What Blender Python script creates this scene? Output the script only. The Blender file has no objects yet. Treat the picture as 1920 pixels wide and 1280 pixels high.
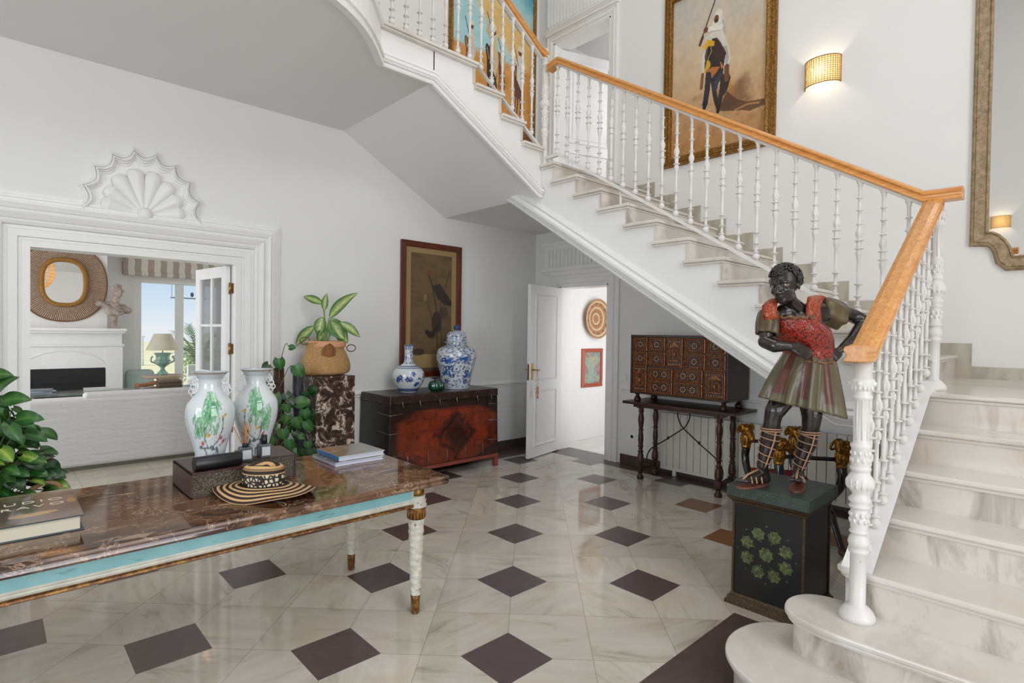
import bpy, bmesh, math, random
import numpy as np
from math import pi, sin, cos, tan, atan2, sqrt, radians
from mathutils import Vector, Matrix, Euler
from mathutils import noise as mnoise

S = bpy.context.scene
COL = S.collection

# ------------------------------------------------------------------ camera
cam_d = bpy.data.cameras.new('camera')
cam_d.sensor_width = 36.0
cam_d.lens = 36.0 * 1042.32 / 1920.0
cam_d.clip_start = 0.05
cam_d.clip_end = 400
cam = bpy.data.objects.new('camera', cam_d)
COL.objects.link(cam)
_R = Vector((0.72893813, -0.68444099, 0.01377428))
_U = Vector((9.40826598e-04, 2.11223515e-02, 0.99977646))
_F = Vector((0.68457893, 0.72876222, -0.01604083))
cam.matrix_world = Matrix(((_R.x, _U.x, -_F.x, 0), (_R.y, _U.y, -_F.y, 0), (_R.z, _U.z, -_F.z, 1.5), (0, 0, 0, 1)))
S.camera = cam

# ------------------------------------------------------------------ view and light
S.view_settings.view_transform = 'Standard'
S.view_settings.look = 'None'
S.view_settings.gamma = 1.0
S.view_settings.use_curve_mapping = False
S.view_settings.exposure = -0.05
try:
    S.cycles.max_bounces = 10
    S.cycles.diffuse_bounces = 5
    S.cycles.glossy_bounces = 4
    S.cycles.sample_clamp_indirect = 6.0
    S.cycles.blur_glossy = 0.5
    S.cycles.use_denoising = True
except Exception:
    pass

world = bpy.data.worlds.new('sky')
S.world = world
world.use_nodes = True
wn = world.node_tree
wn.nodes.clear()
_o = wn.nodes.new('ShaderNodeOutputWorld')
_b = wn.nodes.new('ShaderNodeBackground')
_r = wn.nodes.new('ShaderNodeValToRGB')
_t = wn.nodes.new('ShaderNodeTexCoord')
_s = wn.nodes.new('ShaderNodeSeparateXYZ')
wn.links.new(_t.outputs['Generated'], _s.inputs[0])
wn.links.new(_s.outputs['Z'], _r.inputs[0])
wn.links.new(_r.outputs[0], _b.inputs[0])
wn.links.new(_b.outputs[0], _o.inputs[0])
_e = _r.color_ramp.elements
_e[0].position = 0.0; _e[0].color = (0.86, 0.91, 0.95, 1)
_e[1].position = 0.14; _e[1].color = (0.33, 0.60, 0.90, 1)
_x = _e.new(0.03); _x.color = (0.72, 0.84, 0.95, 1)
_x = _e.new(0.6); _x.color = (0.25, 0.5, 0.85, 1)
_b.inputs[1].default_value = 1.0

def area(name, loc, rot, sx, sy, power, color=(1, 1, 1), spread=pi):
    d = bpy.data.lights.new(name, 'AREA')
    d.shape = 'RECTANGLE'; d.size = sx; d.size_y = sy; d.energy = power; d.color = color
    d.spread = spread
    o = bpy.data.objects.new(name, d); COL.objects.link(o)
    o.location = loc; o.rotation_euler = rot
    return o
# area lamps added as hall daylight, just inside assumed windows behind the camera
area('window_daylight', (-3.45, 1.2, 1.75), (0, radians(-90), 0), 2.4, 2.6, 98, (0.92, 0.96, 1.0))
area('window_daylight', (0.9, -3.35, 2.0), (radians(90), 0, 0), 2.8, 3.0, 116, (1.0, 0.985, 0.97))
area('window_daylight', (0.9, -3.35, 5.3), (radians(90), 0, 0), 2.8, 1.6, 96, (1.0, 0.985, 0.965))
area('skylight_daylight', (1.9, 0.4, 8.2), (0, 0, 0), 2.8, 2.8, 70, (1.0, 0.985, 0.965))  # panel lamp added under the solid ceiling; the roof has no opening
# area lamps added out of view, standing in for living room daylight
area('garden_door_daylight', (4.7, 10.2, 1.2), (radians(-90), 0, 0), 2.4, 2.0, 60, (0.95, 0.98, 1.0))  # inside the hidden end of the garden doors
area('garden_door_daylight', (-1.6, 7.6, 1.4), (0, radians(-90), 0), 2.0, 2.2, 62, (0.98, 0.99, 1.0))  # unseen side lamp added inside the room, away from any garden door
# upright panel lamps added out of view to brighten the two corridors
area('corridor_daylight', (6.3, 3.6, 1.5), (radians(90), 0, 0), 1.2, 2.4, 25, (1.0, 0.99, 0.98))
area('upper_corridor_daylight', (6.5, 3.9, 4.4), (radians(90), 0, 0), 1.0, 2.0, 14, (1.0, 0.98, 0.95))  # added panel in the closed room behind the upper door
sd = bpy.data.lights.new('sun', 'SUN'); sd.energy = 4.2; sd.angle = 0.02; sd.color = (1, 0.95, 0.88)
so = bpy.data.objects.new('sun', sd); COL.objects.link(so); so.rotation_euler = (radians(-8), radians(-26), 0)

# ------------------------------------------------------------------ colour helpers
def lin(c):
    if isinstance(c, str):
        c = c.lstrip('#'); c = [int(c[i:i + 2], 16) / 255 for i in (0, 2, 4)]
    return tuple(x / 12.92 if x <= 0.04045 else ((x + 0.055) / 1.055) ** 2.4 for x in c[:3])

class NT:
    """small wrapper around a material's node tree"""
    def __init__(s, name):
        s.m = bpy.data.materials.new(name); s.m.use_nodes = True
        s.t = s.m.node_tree; s.t.nodes.clear()
        s.out = s.t.nodes.new('ShaderNodeOutputMaterial')
        s.bs = s.t.nodes.new('ShaderNodeBsdfPrincipled')
        s.t.links.new(s.bs.outputs[0], s.out.inputs[0])
    def n(s, ty, **kw):
        x = s.t.nodes.new('ShaderNode' + ty)
        for k, v in kw.items(): setattr(x, k, v)
        return x
    def l(s, a, b): s.t.links.new(a, b)
    def set(s, k, v):
        i = s.bs.inputs[k]
        if isinstance(v, bpy.types.NodeSocket): s.l(v, i)
        elif k in ('Base Color', 'Emission Color'): i.default_value = (*v, 1)
        else: i.default_value = v
        return s
    def pos(s, obj=True):
        c = s.n('TexCoord'); return c.outputs['Object' if obj else 'Generated']
    def geo(s): return s.n('NewGeometry').outputs['Position']
    def math(s, op, a, b=None, c=None):
        x = s.n('Math', operation=op)
        for i, v in enumerate((a, b, c)):
            if v is None: continue
            if isinstance(v, (int, float)): x.inputs[i].default_value = v
            else: s.l(v, x.inputs[i])
        return x.outputs[0]
    def vmath(s, op, a, b=None):
        x = s.n('VectorMath', operation=op)
        for i, v in enumerate((a, b)):
            if v is None: continue
            if isinstance(v, (tuple, list)): x.inputs[i].default_value = v
            else: s.l(v, x.inputs[i])
        return x.outputs[0]
    def mapping(s, v, loc=(0, 0, 0), rot=(0, 0, 0), sc=(1, 1, 1)):
        x = s.n('Mapping'); s.l(v, x.inputs[0])
        x.inputs[1].default_value = loc; x.inputs[2].default_value = rot; x.inputs[3].default_value = sc
        return x.outputs[0]
    def noise(s, v, scale=5, detail=4, rough=.5, dist=0, dim='3D'):
        x = s.n('TexNoise', noise_dimensions=dim); s.l(v, x.inputs['Vector'])
        x.inputs['Scale'].default_value = scale; x.inputs['Detail'].default_value = detail
        x.inputs['Roughness'].default_value = rough; x.inputs['Distortion'].default_value = dist
        return x.outputs[0]
    def ramp(s, f, stops, interp='LINEAR'):
        x = s.n('ValToRGB'); s.l(f, x.inputs[0]); r = x.color_ramp; r.interpolation = interp
        while len(r.elements) > 2: r.elements.remove(r.elements[-1])
        for i, (p, c) in enumerate(stops):
            if i < 2: e = r.elements[i]; e.position = p
            else: e = r.elements.new(p)
            e.color = (*(lin(c) if isinstance(c, str) else c), 1)
        return x.outputs[0]
    def mix(s, f, a, b, bt='MIX'):
        x = s.n('Mix', data_type='RGBA', blend_type=bt)
        for i, v in ((0, f), (6, a), (7, b)):
            if isinstance(v, (int, float)): x.inputs[i].default_value = v
            elif isinstance(v, (tuple, list)): x.inputs[i].default_value = (*v[:3], 1)
            elif isinstance(v, str): x.inputs[i].default_value = (*lin(v), 1)
            else: s.l(v, x.inputs[i])
        return x.outputs[2]
    def bump(s, h, strength=.3, dist=.01):
        x = s.n('Bump'); s.l(h, x.inputs['Height']); x.inputs['Strength'].default_value = strength
        x.inputs['Distance'].default_value = dist; s.l(x.outputs[0], s.bs.inputs['Normal'])
    def attr(s, name='Col'):
        x = s.n('Attribute'); x.attribute_name = name; return x.outputs['Color']

def plain(name, c, rough=.5, metal=0., var=.05, vs=8, bump=0, bs=60, coat=0., spec=None):
    m = NT(name); p = m.pos()
    c = lin(c) if isinstance(c, str) else c
    f = m.noise(p, vs, 3)
    d = tuple(max(0, x * (1 - var * 2)) for x in c); u = tuple(min(1, x * (1 + var)) for x in c)
    m.set('Base Color', m.ramp(f, [(.3, d), (.7, u)])); m.set('Roughness', rough); m.set('Metallic', metal)
    if coat: m.set('Coat Weight', coat); m.set('Coat Roughness', .08)
    if spec is not None: m.set('Specular IOR Level', spec)
    if bump: m.bump(m.noise(p, bs, 4), bump, .005)
    return m.m

def vcol(name, rough=.5, coat=0., var=0., bump=0, bs=40, metal=0):
    m = NT(name); c = m.attr('Col')
    if var:
        c = m.mix(m.math('MULTIPLY', m.noise(m.pos(), 30, 5), var), c, (0.02, 0.015, 0.01))
    m.set('Base Color', c); m.set('Roughness', rough); m.set('Metallic', metal)
    if coat: m.set('Coat Weight', coat); m.set('Coat Roughness', .05)
    if bump: m.bump(m.noise(m.pos(), bs, 4), bump, .005)
    return m.m

def glass(name, tint=(1, 1, 1), rough=0.0):
    m = NT(name)
    g = m.n('BsdfGlossy'); g.inputs['Roughness'].default_value = 0.02
    t = m.n('BsdfTransparent'); t.inputs[0].default_value = (*tint, 1)
    f = m.n('Fresnel'); f.inputs[0].default_value = 1.45
    x = m.n('MixShader'); m.l(m.math('MULTIPLY', f.outputs[0], .8), x.inputs[0]); m.l(t.outputs[0], x.inputs[1]); m.l(g.outputs[0], x.inputs[2])
    m.l(x.outputs[0], m.out.inputs[0])
    return m.m

def emis(name, c, strength):
    m = NT(name); m.set('Base Color', c); m.set('Emission Color', c); m.set('Emission Strength', strength)
    return m.m

def marble(name, base, vein, vein2=None, scale=1.6, rough=.12, stretch=(1, 4, 1), rot=(0, 0, .5), lo=.42, hi=.72, obj=True):
    m = NT(name); p = m.mapping(m.pos() if obj else m.geo(), rot=rot, sc=stretch)
    f = m.noise(p, scale, 6, .6, .8)
    c = m.ramp(f, [(lo, lin(base)), (hi, lin(vein))])
    f2 = m.noise(m.mapping(m.pos() if obj else m.geo(), loc=(3, 7, 1)), scale * 2.3, 5, .6, .3)
    c = m.mix(m.ramp(f2, [(.5, (0, 0, 0)), (.75, (.6, .6, .6))]), c, lin(vein2 or base))
    m.set('Base Color', c); m.set('Roughness', rough)
    return m.m

def wood(name, c1, c2, rough=.35, scale=2.2, axis=0, coat=.2, dark=None):
    m = NT(name); sc = [9, 9, 9]; sc[axis] = .6
    p = m.mapping(m.pos(), sc=tuple(sc))
    f = m.noise(p, scale, 5, .6, 1.2)
    c = m.ramp(f, [(.3, c1), (.7, c2)])
    if dark:
        f2 = m.noise(m.pos(), 4, 5, .65)
        c = m.mix(m.ramp(f2, [(.45, (0, 0, 0)), (.65, (.85, .85, .85))]), c, dark)
    m.set('Base Color', c); m.set('Roughness', rough); m.set('Coat Weight', coat)
    m.bump(f, .12, .004)
    return m.m

# ------------------------------------------------------------------ mesh builder
MW = {}          # world matrices of parents
class MB:
    def __init__(s): s.v = []; s.f = []; s.mi = []; s.c = None; s.sm = []
    def add(s, vs, fs, mi=0, smooth=False, cols=None):
        o = len(s.v); s.v += [tuple(x) for x in vs]
        for f in fs: s.f.append([i + o for i in f]); s.mi.append(mi); s.sm.append(smooth)
        if cols is not None or s.c is not None:
            if s.c is None: s.c = [(1, 1, 1)] * o
            s.c += list(cols) if cols is not None else [(1, 1, 1)] * len(vs)
        return s
    def box(s, x0, x1, y0, y1, z0, z1, mi=0, rot=None, piv=None):
        x0, x1 = sorted((x0, x1)); y0, y1 = sorted((y0, y1)); z0, z1 = sorted((z0, z1))
        vs = [(x, y, z) for z in (z0, z1) for y in (y0, y1) for x in (x0, x1)]
        if rot is not None:
            M = Euler(rot).to_matrix(); pv = Vector(piv or ((x0 + x1) / 2, (y0 + y1) / 2, (z0 + z1) / 2))
            vs = [tuple(M @ (Vector(v) - pv) + pv) for v in vs]
        return s.add(vs, [(0, 2, 3, 1), (4, 5, 7, 6), (0, 1, 5, 4), (2, 6, 7, 3), (0, 4, 6, 2), (1, 3, 7, 5)], mi)
    def prism(s, poly, a, b, ax='z', mi=0, smooth=False):
        """polygon in the other two axes, extruded along ax from a to b"""
        def m(p, h):
            return {'z': (p[0], p[1], h), 'x': (h, p[0], p[1]), 'y': (p[0], h, p[1])}[ax]
        n = len(poly); ar = sum(poly[i][0] * poly[(i + 1) % n][1] - poly[(i + 1) % n][0] * poly[i][1] for i in range(n))
        if (ar < 0) != (ax == 'y'): poly = poly[::-1]
        vs = [m(p, a) for p in poly] + [m(p, b) for p in poly]
        up = a < b
        fs = [tuple(range(n))[::-1], tuple(range(n, 2 * n))] + [(i, (i + 1) % n, (i + 1) % n + n, i + n) for i in range(n)]
        if not up: fs = [f[::-1] for f in fs]
        return s.add(vs, fs, mi, smooth)
    def grid(s, P, closeu=False, closev=False, mi=0, smooth=True, cols=None, flip=False):
        nu = len(P); nv = len(P[0]); vs = [p for r in P for p in r]; fs = []
        for i in range(nu if closeu else nu - 1):
            for j in range(nv if closev else nv - 1):
                a, b = i * nv + j, i * nv + (j + 1) % nv
                c, d = ((i + 1) % nu) * nv + (j + 1) % nv, ((i + 1) % nu) * nv + j
                fs.append((a, d, c, b) if flip else (a, b, c, d))
        return s.add(vs, fs, mi, smooth, cols)
    def lathe(s, prof, n=24, o=(0, 0, 0), M=None, mi=0, smooth=True, caps=True, sq=None, colf=None):
        P = []; cols = []
        for k, (r, z) in enumerate(prof):
            row = []
            for i in range(n):
                t = 2 * pi * i / n
                v = Vector((r * cos(t), r * sin(t), z))
                if M is not None: v = M @ v
                row.append((v.x + o[0], v.y + o[1], v.z + o[2]))
                if colf: cols.append(colf(i / n, k / (len(prof) - 1)))
            P.append(row)
        s.grid(P, closev=True, mi=mi, smooth=smooth, cols=cols if colf else None)
        if caps:
            b = len(s.v) - len(prof) * n
            s.f.append([b + i for i in range(n)][::-1]); s.mi.append(mi); s.sm.append(False)
            b = len(s.v) - n
            s.f.append([b + i for i in range(n)]); s.mi.append(mi); s.sm.append(False)
        return s
    def tube(s, pts, r, n=8, mi=0, caps=True, smooth=True, closed=False, flat=None):
        pts = [Vector(p) for p in pts]; k = len(pts)
        rs = r if isinstance(r, (list, tuple)) else [r] * k
        P = []; up = None
        for i, p in enumerate(pts):
            if closed: t = pts[(i + 1) % k] - pts[i - 1]
            else: t = pts[min(i + 1, k - 1)] - pts[max(i - 1, 0)]
            if t.length < 1e-9: t = Vector((0, 0, 1))
            t.normalize()
            if up is None:
                a = Vector((0, 0, 1)) if abs(t.z) < .9 else Vector((1, 0, 0))
                up = (a - t * a.dot(t)).normalized()
            else:
                up = up - t * up.dot(t)
                up = up.normalized() if up.length > 1e-6 else t.orthogonal().normalized()
            w = t.cross(up)
            fl = flat or 1
            P.append([tuple(p + up * (rs[i] * cos(2 * pi * j / n) * fl) + w * (rs[i] * sin(2 * pi * j / n))) for j in range(n)])
        s.grid(P, closeu=closed, closev=True, mi=mi, smooth=smooth, flip=True)
        if caps and not closed:
            b = len(s.v) - k * n
            s.f.append([b + i for i in range(n)]); s.mi.append(mi); s.sm.append(False)
            b = len(s.v) - n
            s.f.append([b + i for i in range(n)][::-1]); s.mi.append(mi); s.sm.append(False)
        return s
    def ell(s, c, r, M=None, n=16, m=10, mi=0, cols=None):
        if isinstance(r, (int, float)): r = (r, r, r)
        P = []
        for i in range(m + 1):
            ph = -pi / 2 + pi * i / m; row = []
            for j in range(n):
                t = 2 * pi * j / n
                v = Vector((r[0] * cos(ph) * cos(t), r[1] * cos(ph) * sin(t), r[2] * sin(ph)))
                if M is not None: v = M @ v
                row.append((v.x + c[0], v.y + c[1], v.z + c[2]))
            P.append(row)
        return s.grid(P, closev=True, mi=mi)
    def mould(s, path, prof, mp, closed=False, mi=0, smooth=False, caps=True):
        """sweep profile [(offset, depth)] along a mitred 2-D path; mp(a, b, depth) -> xyz"""
        n = len(path); P = []
        for i in range(n):
            p = Vector(path[i])
            a = Vector(path[i - 1]) if (i > 0 or closed) else None
            b = Vector(path[(i + 1) % n]) if (i < n - 1 or closed) else None
            d1 = (p - a).normalized() if a is not None else None
            d2 = (b - p).normalized() if b is not None else None
            if d1 is None: d1 = d2
            if d2 is None: d2 = d1
            n1 = Vector((-d1.y, d1.x)); n2 = Vector((-d2.y, d2.x)); nn = n1 + n2
            nn = nn / max(nn.length_squared / 2, .35) if nn.length > 1e-6 else n1
            P.append([mp(p.x + nn.x * o, p.y + nn.y * o, d) for o, d in prof])
        s.grid(P, closeu=closed, mi=mi, smooth=smooth)
        if caps and not closed:
            b = len(s.v) - n * len(prof); k = len(prof)
            s.f.append([b + i for i in range(k)]); s.mi.append(mi); s.sm.append(False)
            b = len(s.v) - k
            s.f.append([b + i for i in range(k)][::-1]); s.mi.append(mi); s.sm.append(False)
        return s
    def xf(s, M, start=0):
        for i in range(start, len(s.v)): s.v[i] = tuple(M @ Vector(s.v[i]))
        return s
    def build(s, name, mats, parent=None, local=False, bevel=0, sub=0, label=None, remesh=0, smoothit=0, wn=False, fixn=True, seg=2):
        me = bpy.data.meshes.new(name)
        vs = s.v
        org = None
        if not local:
            if parent is not None:
                Mi = MW[parent.name].inverted(); vs = [tuple(Mi @ Vector(v)) for v in vs]
            else:
                xs, ys, zs = zip(*vs)
                org = Vector(((min(xs) + max(xs)) / 2, (min(ys) + max(ys)) / 2, min(zs)))
                vs = [(v[0] - org.x, v[1] - org.y, v[2] - org.z) for v in vs]
        me.from_pydata(vs, [], s.f)
        if not isinstance(mats, (list, tuple)): mats = [mats]
        for m in mats: me.materials.append(m)
        me.polygons.foreach_set('material_index', s.mi)
        me.polygons.foreach_set('use_smooth', s.sm)
        if s.c is not None:
            a = me.color_attributes.new('Col', 'FLOAT_COLOR', 'POINT')
            buf = np.ones((len(vs), 4), dtype=np.float32); buf[:, :3] = np.array(s.c, dtype=np.float32)
            a.data.foreach_set('color', buf.ravel())
        if fixn:
            bm = bmesh.new(); bm.from_mesh(me); bmesh.ops.recalc_face_normals(bm, faces=bm.faces); bm.to_mesh(me); bm.free()
        me.update()
        ob = bpy.data.objects.new(name, me); COL.objects.link(ob)
        if parent is not None:
            ob.parent = parent
            MW[ob.name] = MW[parent.name].copy()
        else:
            if org is not None: ob.location = org
            MW[ob.name] = Matrix.Translation(org) if org is not None else Matrix.Identity(4)
        if remesh:
            m = ob.modifiers.new('r', 'REMESH'); m.mode = 'VOXEL'; m.voxel_size = remesh; m.use_smooth_shade = True
            if smoothit:
                m = ob.modifiers.new('s', 'SMOOTH'); m.factor = .5; m.iterations = smoothit
        if bevel:
            m = ob.modifiers.new('b', 'BEVEL'); m.width = bevel; m.segments = seg; m.limit_method = 'ANGLE'; m.angle_limit = radians(40)
        if sub:
            m = ob.modifiers.new('u', 'SUBSURF'); m.levels = sub; m.render_levels = sub
        if label: ob['label'] = label
        return ob

def thing(name, label, cat, loc=(0, 0, 0), rz=0, group=None):
    o = bpy.data.objects.new(name, None); COL.objects.link(o)
    o.empty_display_size = .1
    o.location = loc; o.rotation_euler = (0, 0, rz)
    MW[o.name] = Matrix.Translation(loc) @ Matrix.Rotation(rz, 4, 'Z')
    o['label'] = label; o['category'] = cat
    if group: o['group'] = group
    return o
def tag(o, label, cat, group=None, kind=None):
    o['label'] = label; o['category'] = cat
    if group: o['group'] = group
    if kind: o['kind'] = kind
    return o
def struct(o):
    o['kind'] = 'structure'; return o
def kids(o): return [c for c in bpy.data.objects if c.parent == o]
def dup(o, loc=None, rz=None, parent=None):
    c = o.copy(); COL.objects.link(c); c.parent = parent
    MW[c.name] = MW.get(o.name, Matrix.Identity(4)).copy()
    for k in kids(o): dup(k, parent=c)
    if loc is not None: c.location = loc
    if rz is not None: c.rotation_euler = (0, 0, rz)
    if loc is not None: MW[c.name] = Matrix.Translation(c.location) @ Matrix.Rotation(c.rotation_euler.z, 4, 'Z')
    return c

def bez(P, n=12):
    """smooth path through points (Catmull-Rom)"""
    P = [Vector(p) for p in P]; out = []
    Q = [P[0] * 2 - P[1]] + P + [P[-1] * 2 - P[-2]]
    for i in range(1, len(Q) - 2):
        for k in range(n):
            t = k / n; a, b, c, d = Q[i - 1], Q[i], Q[i + 1], Q[i + 2]
            out.append(.5 * ((2 * b) + (c - a) * t + (2 * a - 5 * b + 4 * c - d) * t * t + (3 * b - a - 3 * c + d) * t ** 3))
    out.append(P[-1]); return out
def curve1(pts, x):
    """linear interpolation of table"""
    return float(np.interp(x, [p[0] for p in pts], [p[1] for p in pts]))
def sprof(pts, n=40):
    """smooth profile (r,z) through points"""
    return [(max(p.x, 0.0005), p.y) for p in bez([(a, b, 0) for a, b in pts], max(2, n // (len(pts) - 1)))]

# ------------------------------------------------------------------ small raster painter (feeds vertex colours of painted surfaces)
class Img:
    def __init__(s, w, h, bg):
        s.w, s.h = w, h; s.a = np.zeros((h, w, 3)); s.a[:] = lin(bg)
        yy, xx = np.mgrid[0:h, 0:w]; s.x = (xx + .5) / w; s.y = (yy + .5) / h; s.asp = w / h
    def noise(s, fx, fy, seed=0, oct=4):
        r = np.random.RandomState(seed); out = np.zeros((s.h, s.w)); amp = 1; tot = 0
        for o in range(oct):
            gx, gy = int(fx * 2 ** o) + 2, int(fy * 2 ** o) + 2; g = r.rand(gy + 1, gx + 1)
            X = s.x * (gx - 1); Y = s.y * (gy - 1); i = X.astype(int); j = Y.astype(int); u = X - i; v = Y - j
            u = u * u * (3 - 2 * u); v = v * v * (3 - 2 * v)
            out += amp * ((g[j, i] * (1 - u) + g[j, i + 1] * u) * (1 - v) + (g[j + 1, i] * (1 - u) + g[j + 1, i + 1] * u) * v)
            tot += amp; amp *= .55
        return out / tot
    def put(s, mask, c, al=1.):
        c = np.array(lin(c) if isinstance(c, str) else c); m = (mask * al)[..., None]; s.a = s.a * (1 - m) + c * m; return s
    def poly(s, pts, c, al=1.):
        ins = np.zeros((s.h, s.w), bool); n = len(pts)
        for i in range(n):
            x1, y1 = pts[i]; x2, y2 = pts[(i + 1) % n]
            if y1 == y2: continue
            cnd = ((y1 > s.y) != (y2 > s.y)) & (s.x < (x2 - x1) * (s.y - y1) / (y2 - y1) + x1); ins ^= cnd
        return s.put(ins.astype(float), c, al)
    def ell(s, cx, cy, rx, ry, c, rot=0, al=1.):
        dx = (s.x - cx) * s.asp; dy = s.y - cy; ca, sa = cos(rot), sin(rot)
        u = (dx * ca + dy * sa) / (rx * s.asp); v = (-dx * sa + dy * ca) / ry
        return s.put((u * u + v * v < 1).astype(float), c, al)
    def line(s, pts, w, c, al=1.):
        for (x1, y1), (x2, y2) in zip(pts[:-1], pts[1:]):
            ax, ay, bx, by = x1 * s.asp, y1, x2 * s.asp, y2; dx, dy = bx - ax, by - ay; L = dx * dx + dy * dy + 1e-12
            t = np.clip(((s.x * s.asp - ax) * dx + (s.y - ay) * dy) / L, 0, 1)
            d = np.hypot(s.x * s.asp - ax - t * dx, s.y - ay - t * dy); s.put((d < w / 2).astype(float), c, al)
        return s
    def grain(s, k=.35, fx=26, fy=34, seed=7):
        s.a = np.clip(s.a * (1 + (s.noise(fx, fy, seed, 3) - .5)[..., None] * k * 2), 0, 1); return s
    def at(s, x, y):
        return tuple(s.a[min(s.h - 1, max(0, int(y * s.h))), min(s.w - 1, max(0, int(x * s.w)))])
def canvas_mesh(img, mp):
    """grid of the picture's own points, mp(u, v) -> xyz"""
    mb = MB(); P = [[mp((i + .5) / img.w, (j + .5) / img.h) for i in range(img.w)] for j in range(img.h)]
    e = 0.5
    P = [[mp(i / (img.w - 1), j / (img.h - 1)) for i in range(img.w)] for j in range(img.h)]
    mb.grid(P, smooth=False, cols=[tuple(c) for r in img.a for c in r]); return mb
# ================================================================== materials
XB, YL = 5.37, 5.27          # back wall and left wall planes
H = 0.172                    # stair riser
US, Y3 = 3.84, 3.70          # faces of the middle and upper flight
M = {}
def wallpaint(name, c, rough=.6):
    m = NT(name); f = m.noise(m.geo(), 1.3, 3)
    a = lin(c); m.set('Base Color', m.ramp(f, [(.3, tuple(x * .97 for x in a)), (.7, a)])); m.set('Roughness', rough)
    m.bump(m.noise(m.geo(), 9, 5), .04, .01); return m.m
M['wall'] = wallpaint('white_wall_paint', '#e8e8e7')
M['ceil'] = wallpaint('ceiling_paint', '#dedede')
M['trim'] = plain('white_trim_paint', '#ebebea', .35, var=.01)
M['door'] = plain('white_door_lacquer', '#eeeef0', .25, var=.01)
M['iron'] = plain('white_painted_iron', '#dfddda', .38, var=.02, bump=.15, bs=120)
_m = NT('chipped_white_iron'); _p = _m.geo(); _s = _m.n('SeparateXYZ'); _m.l(_p, _s.inputs[0])
_f = _m.noise(_m.mapping(_p, sc=(1, 1, .35)), 26, 5, .7)
_k = _m.math('MULTIPLY', _m.math('GREATER_THAN', _f, .665), _m.math('MULTIPLY', _m.math('LESS_THAN', _s.outputs[2], .63), _m.math('GREATER_THAN', _s.outputs[2], .40)))
_m.set('Base Color', _m.mix(_k, '#dfddda', '#3a3532')); _m.set('Roughness', .4); M['ironchip'] = _m.m

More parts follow.
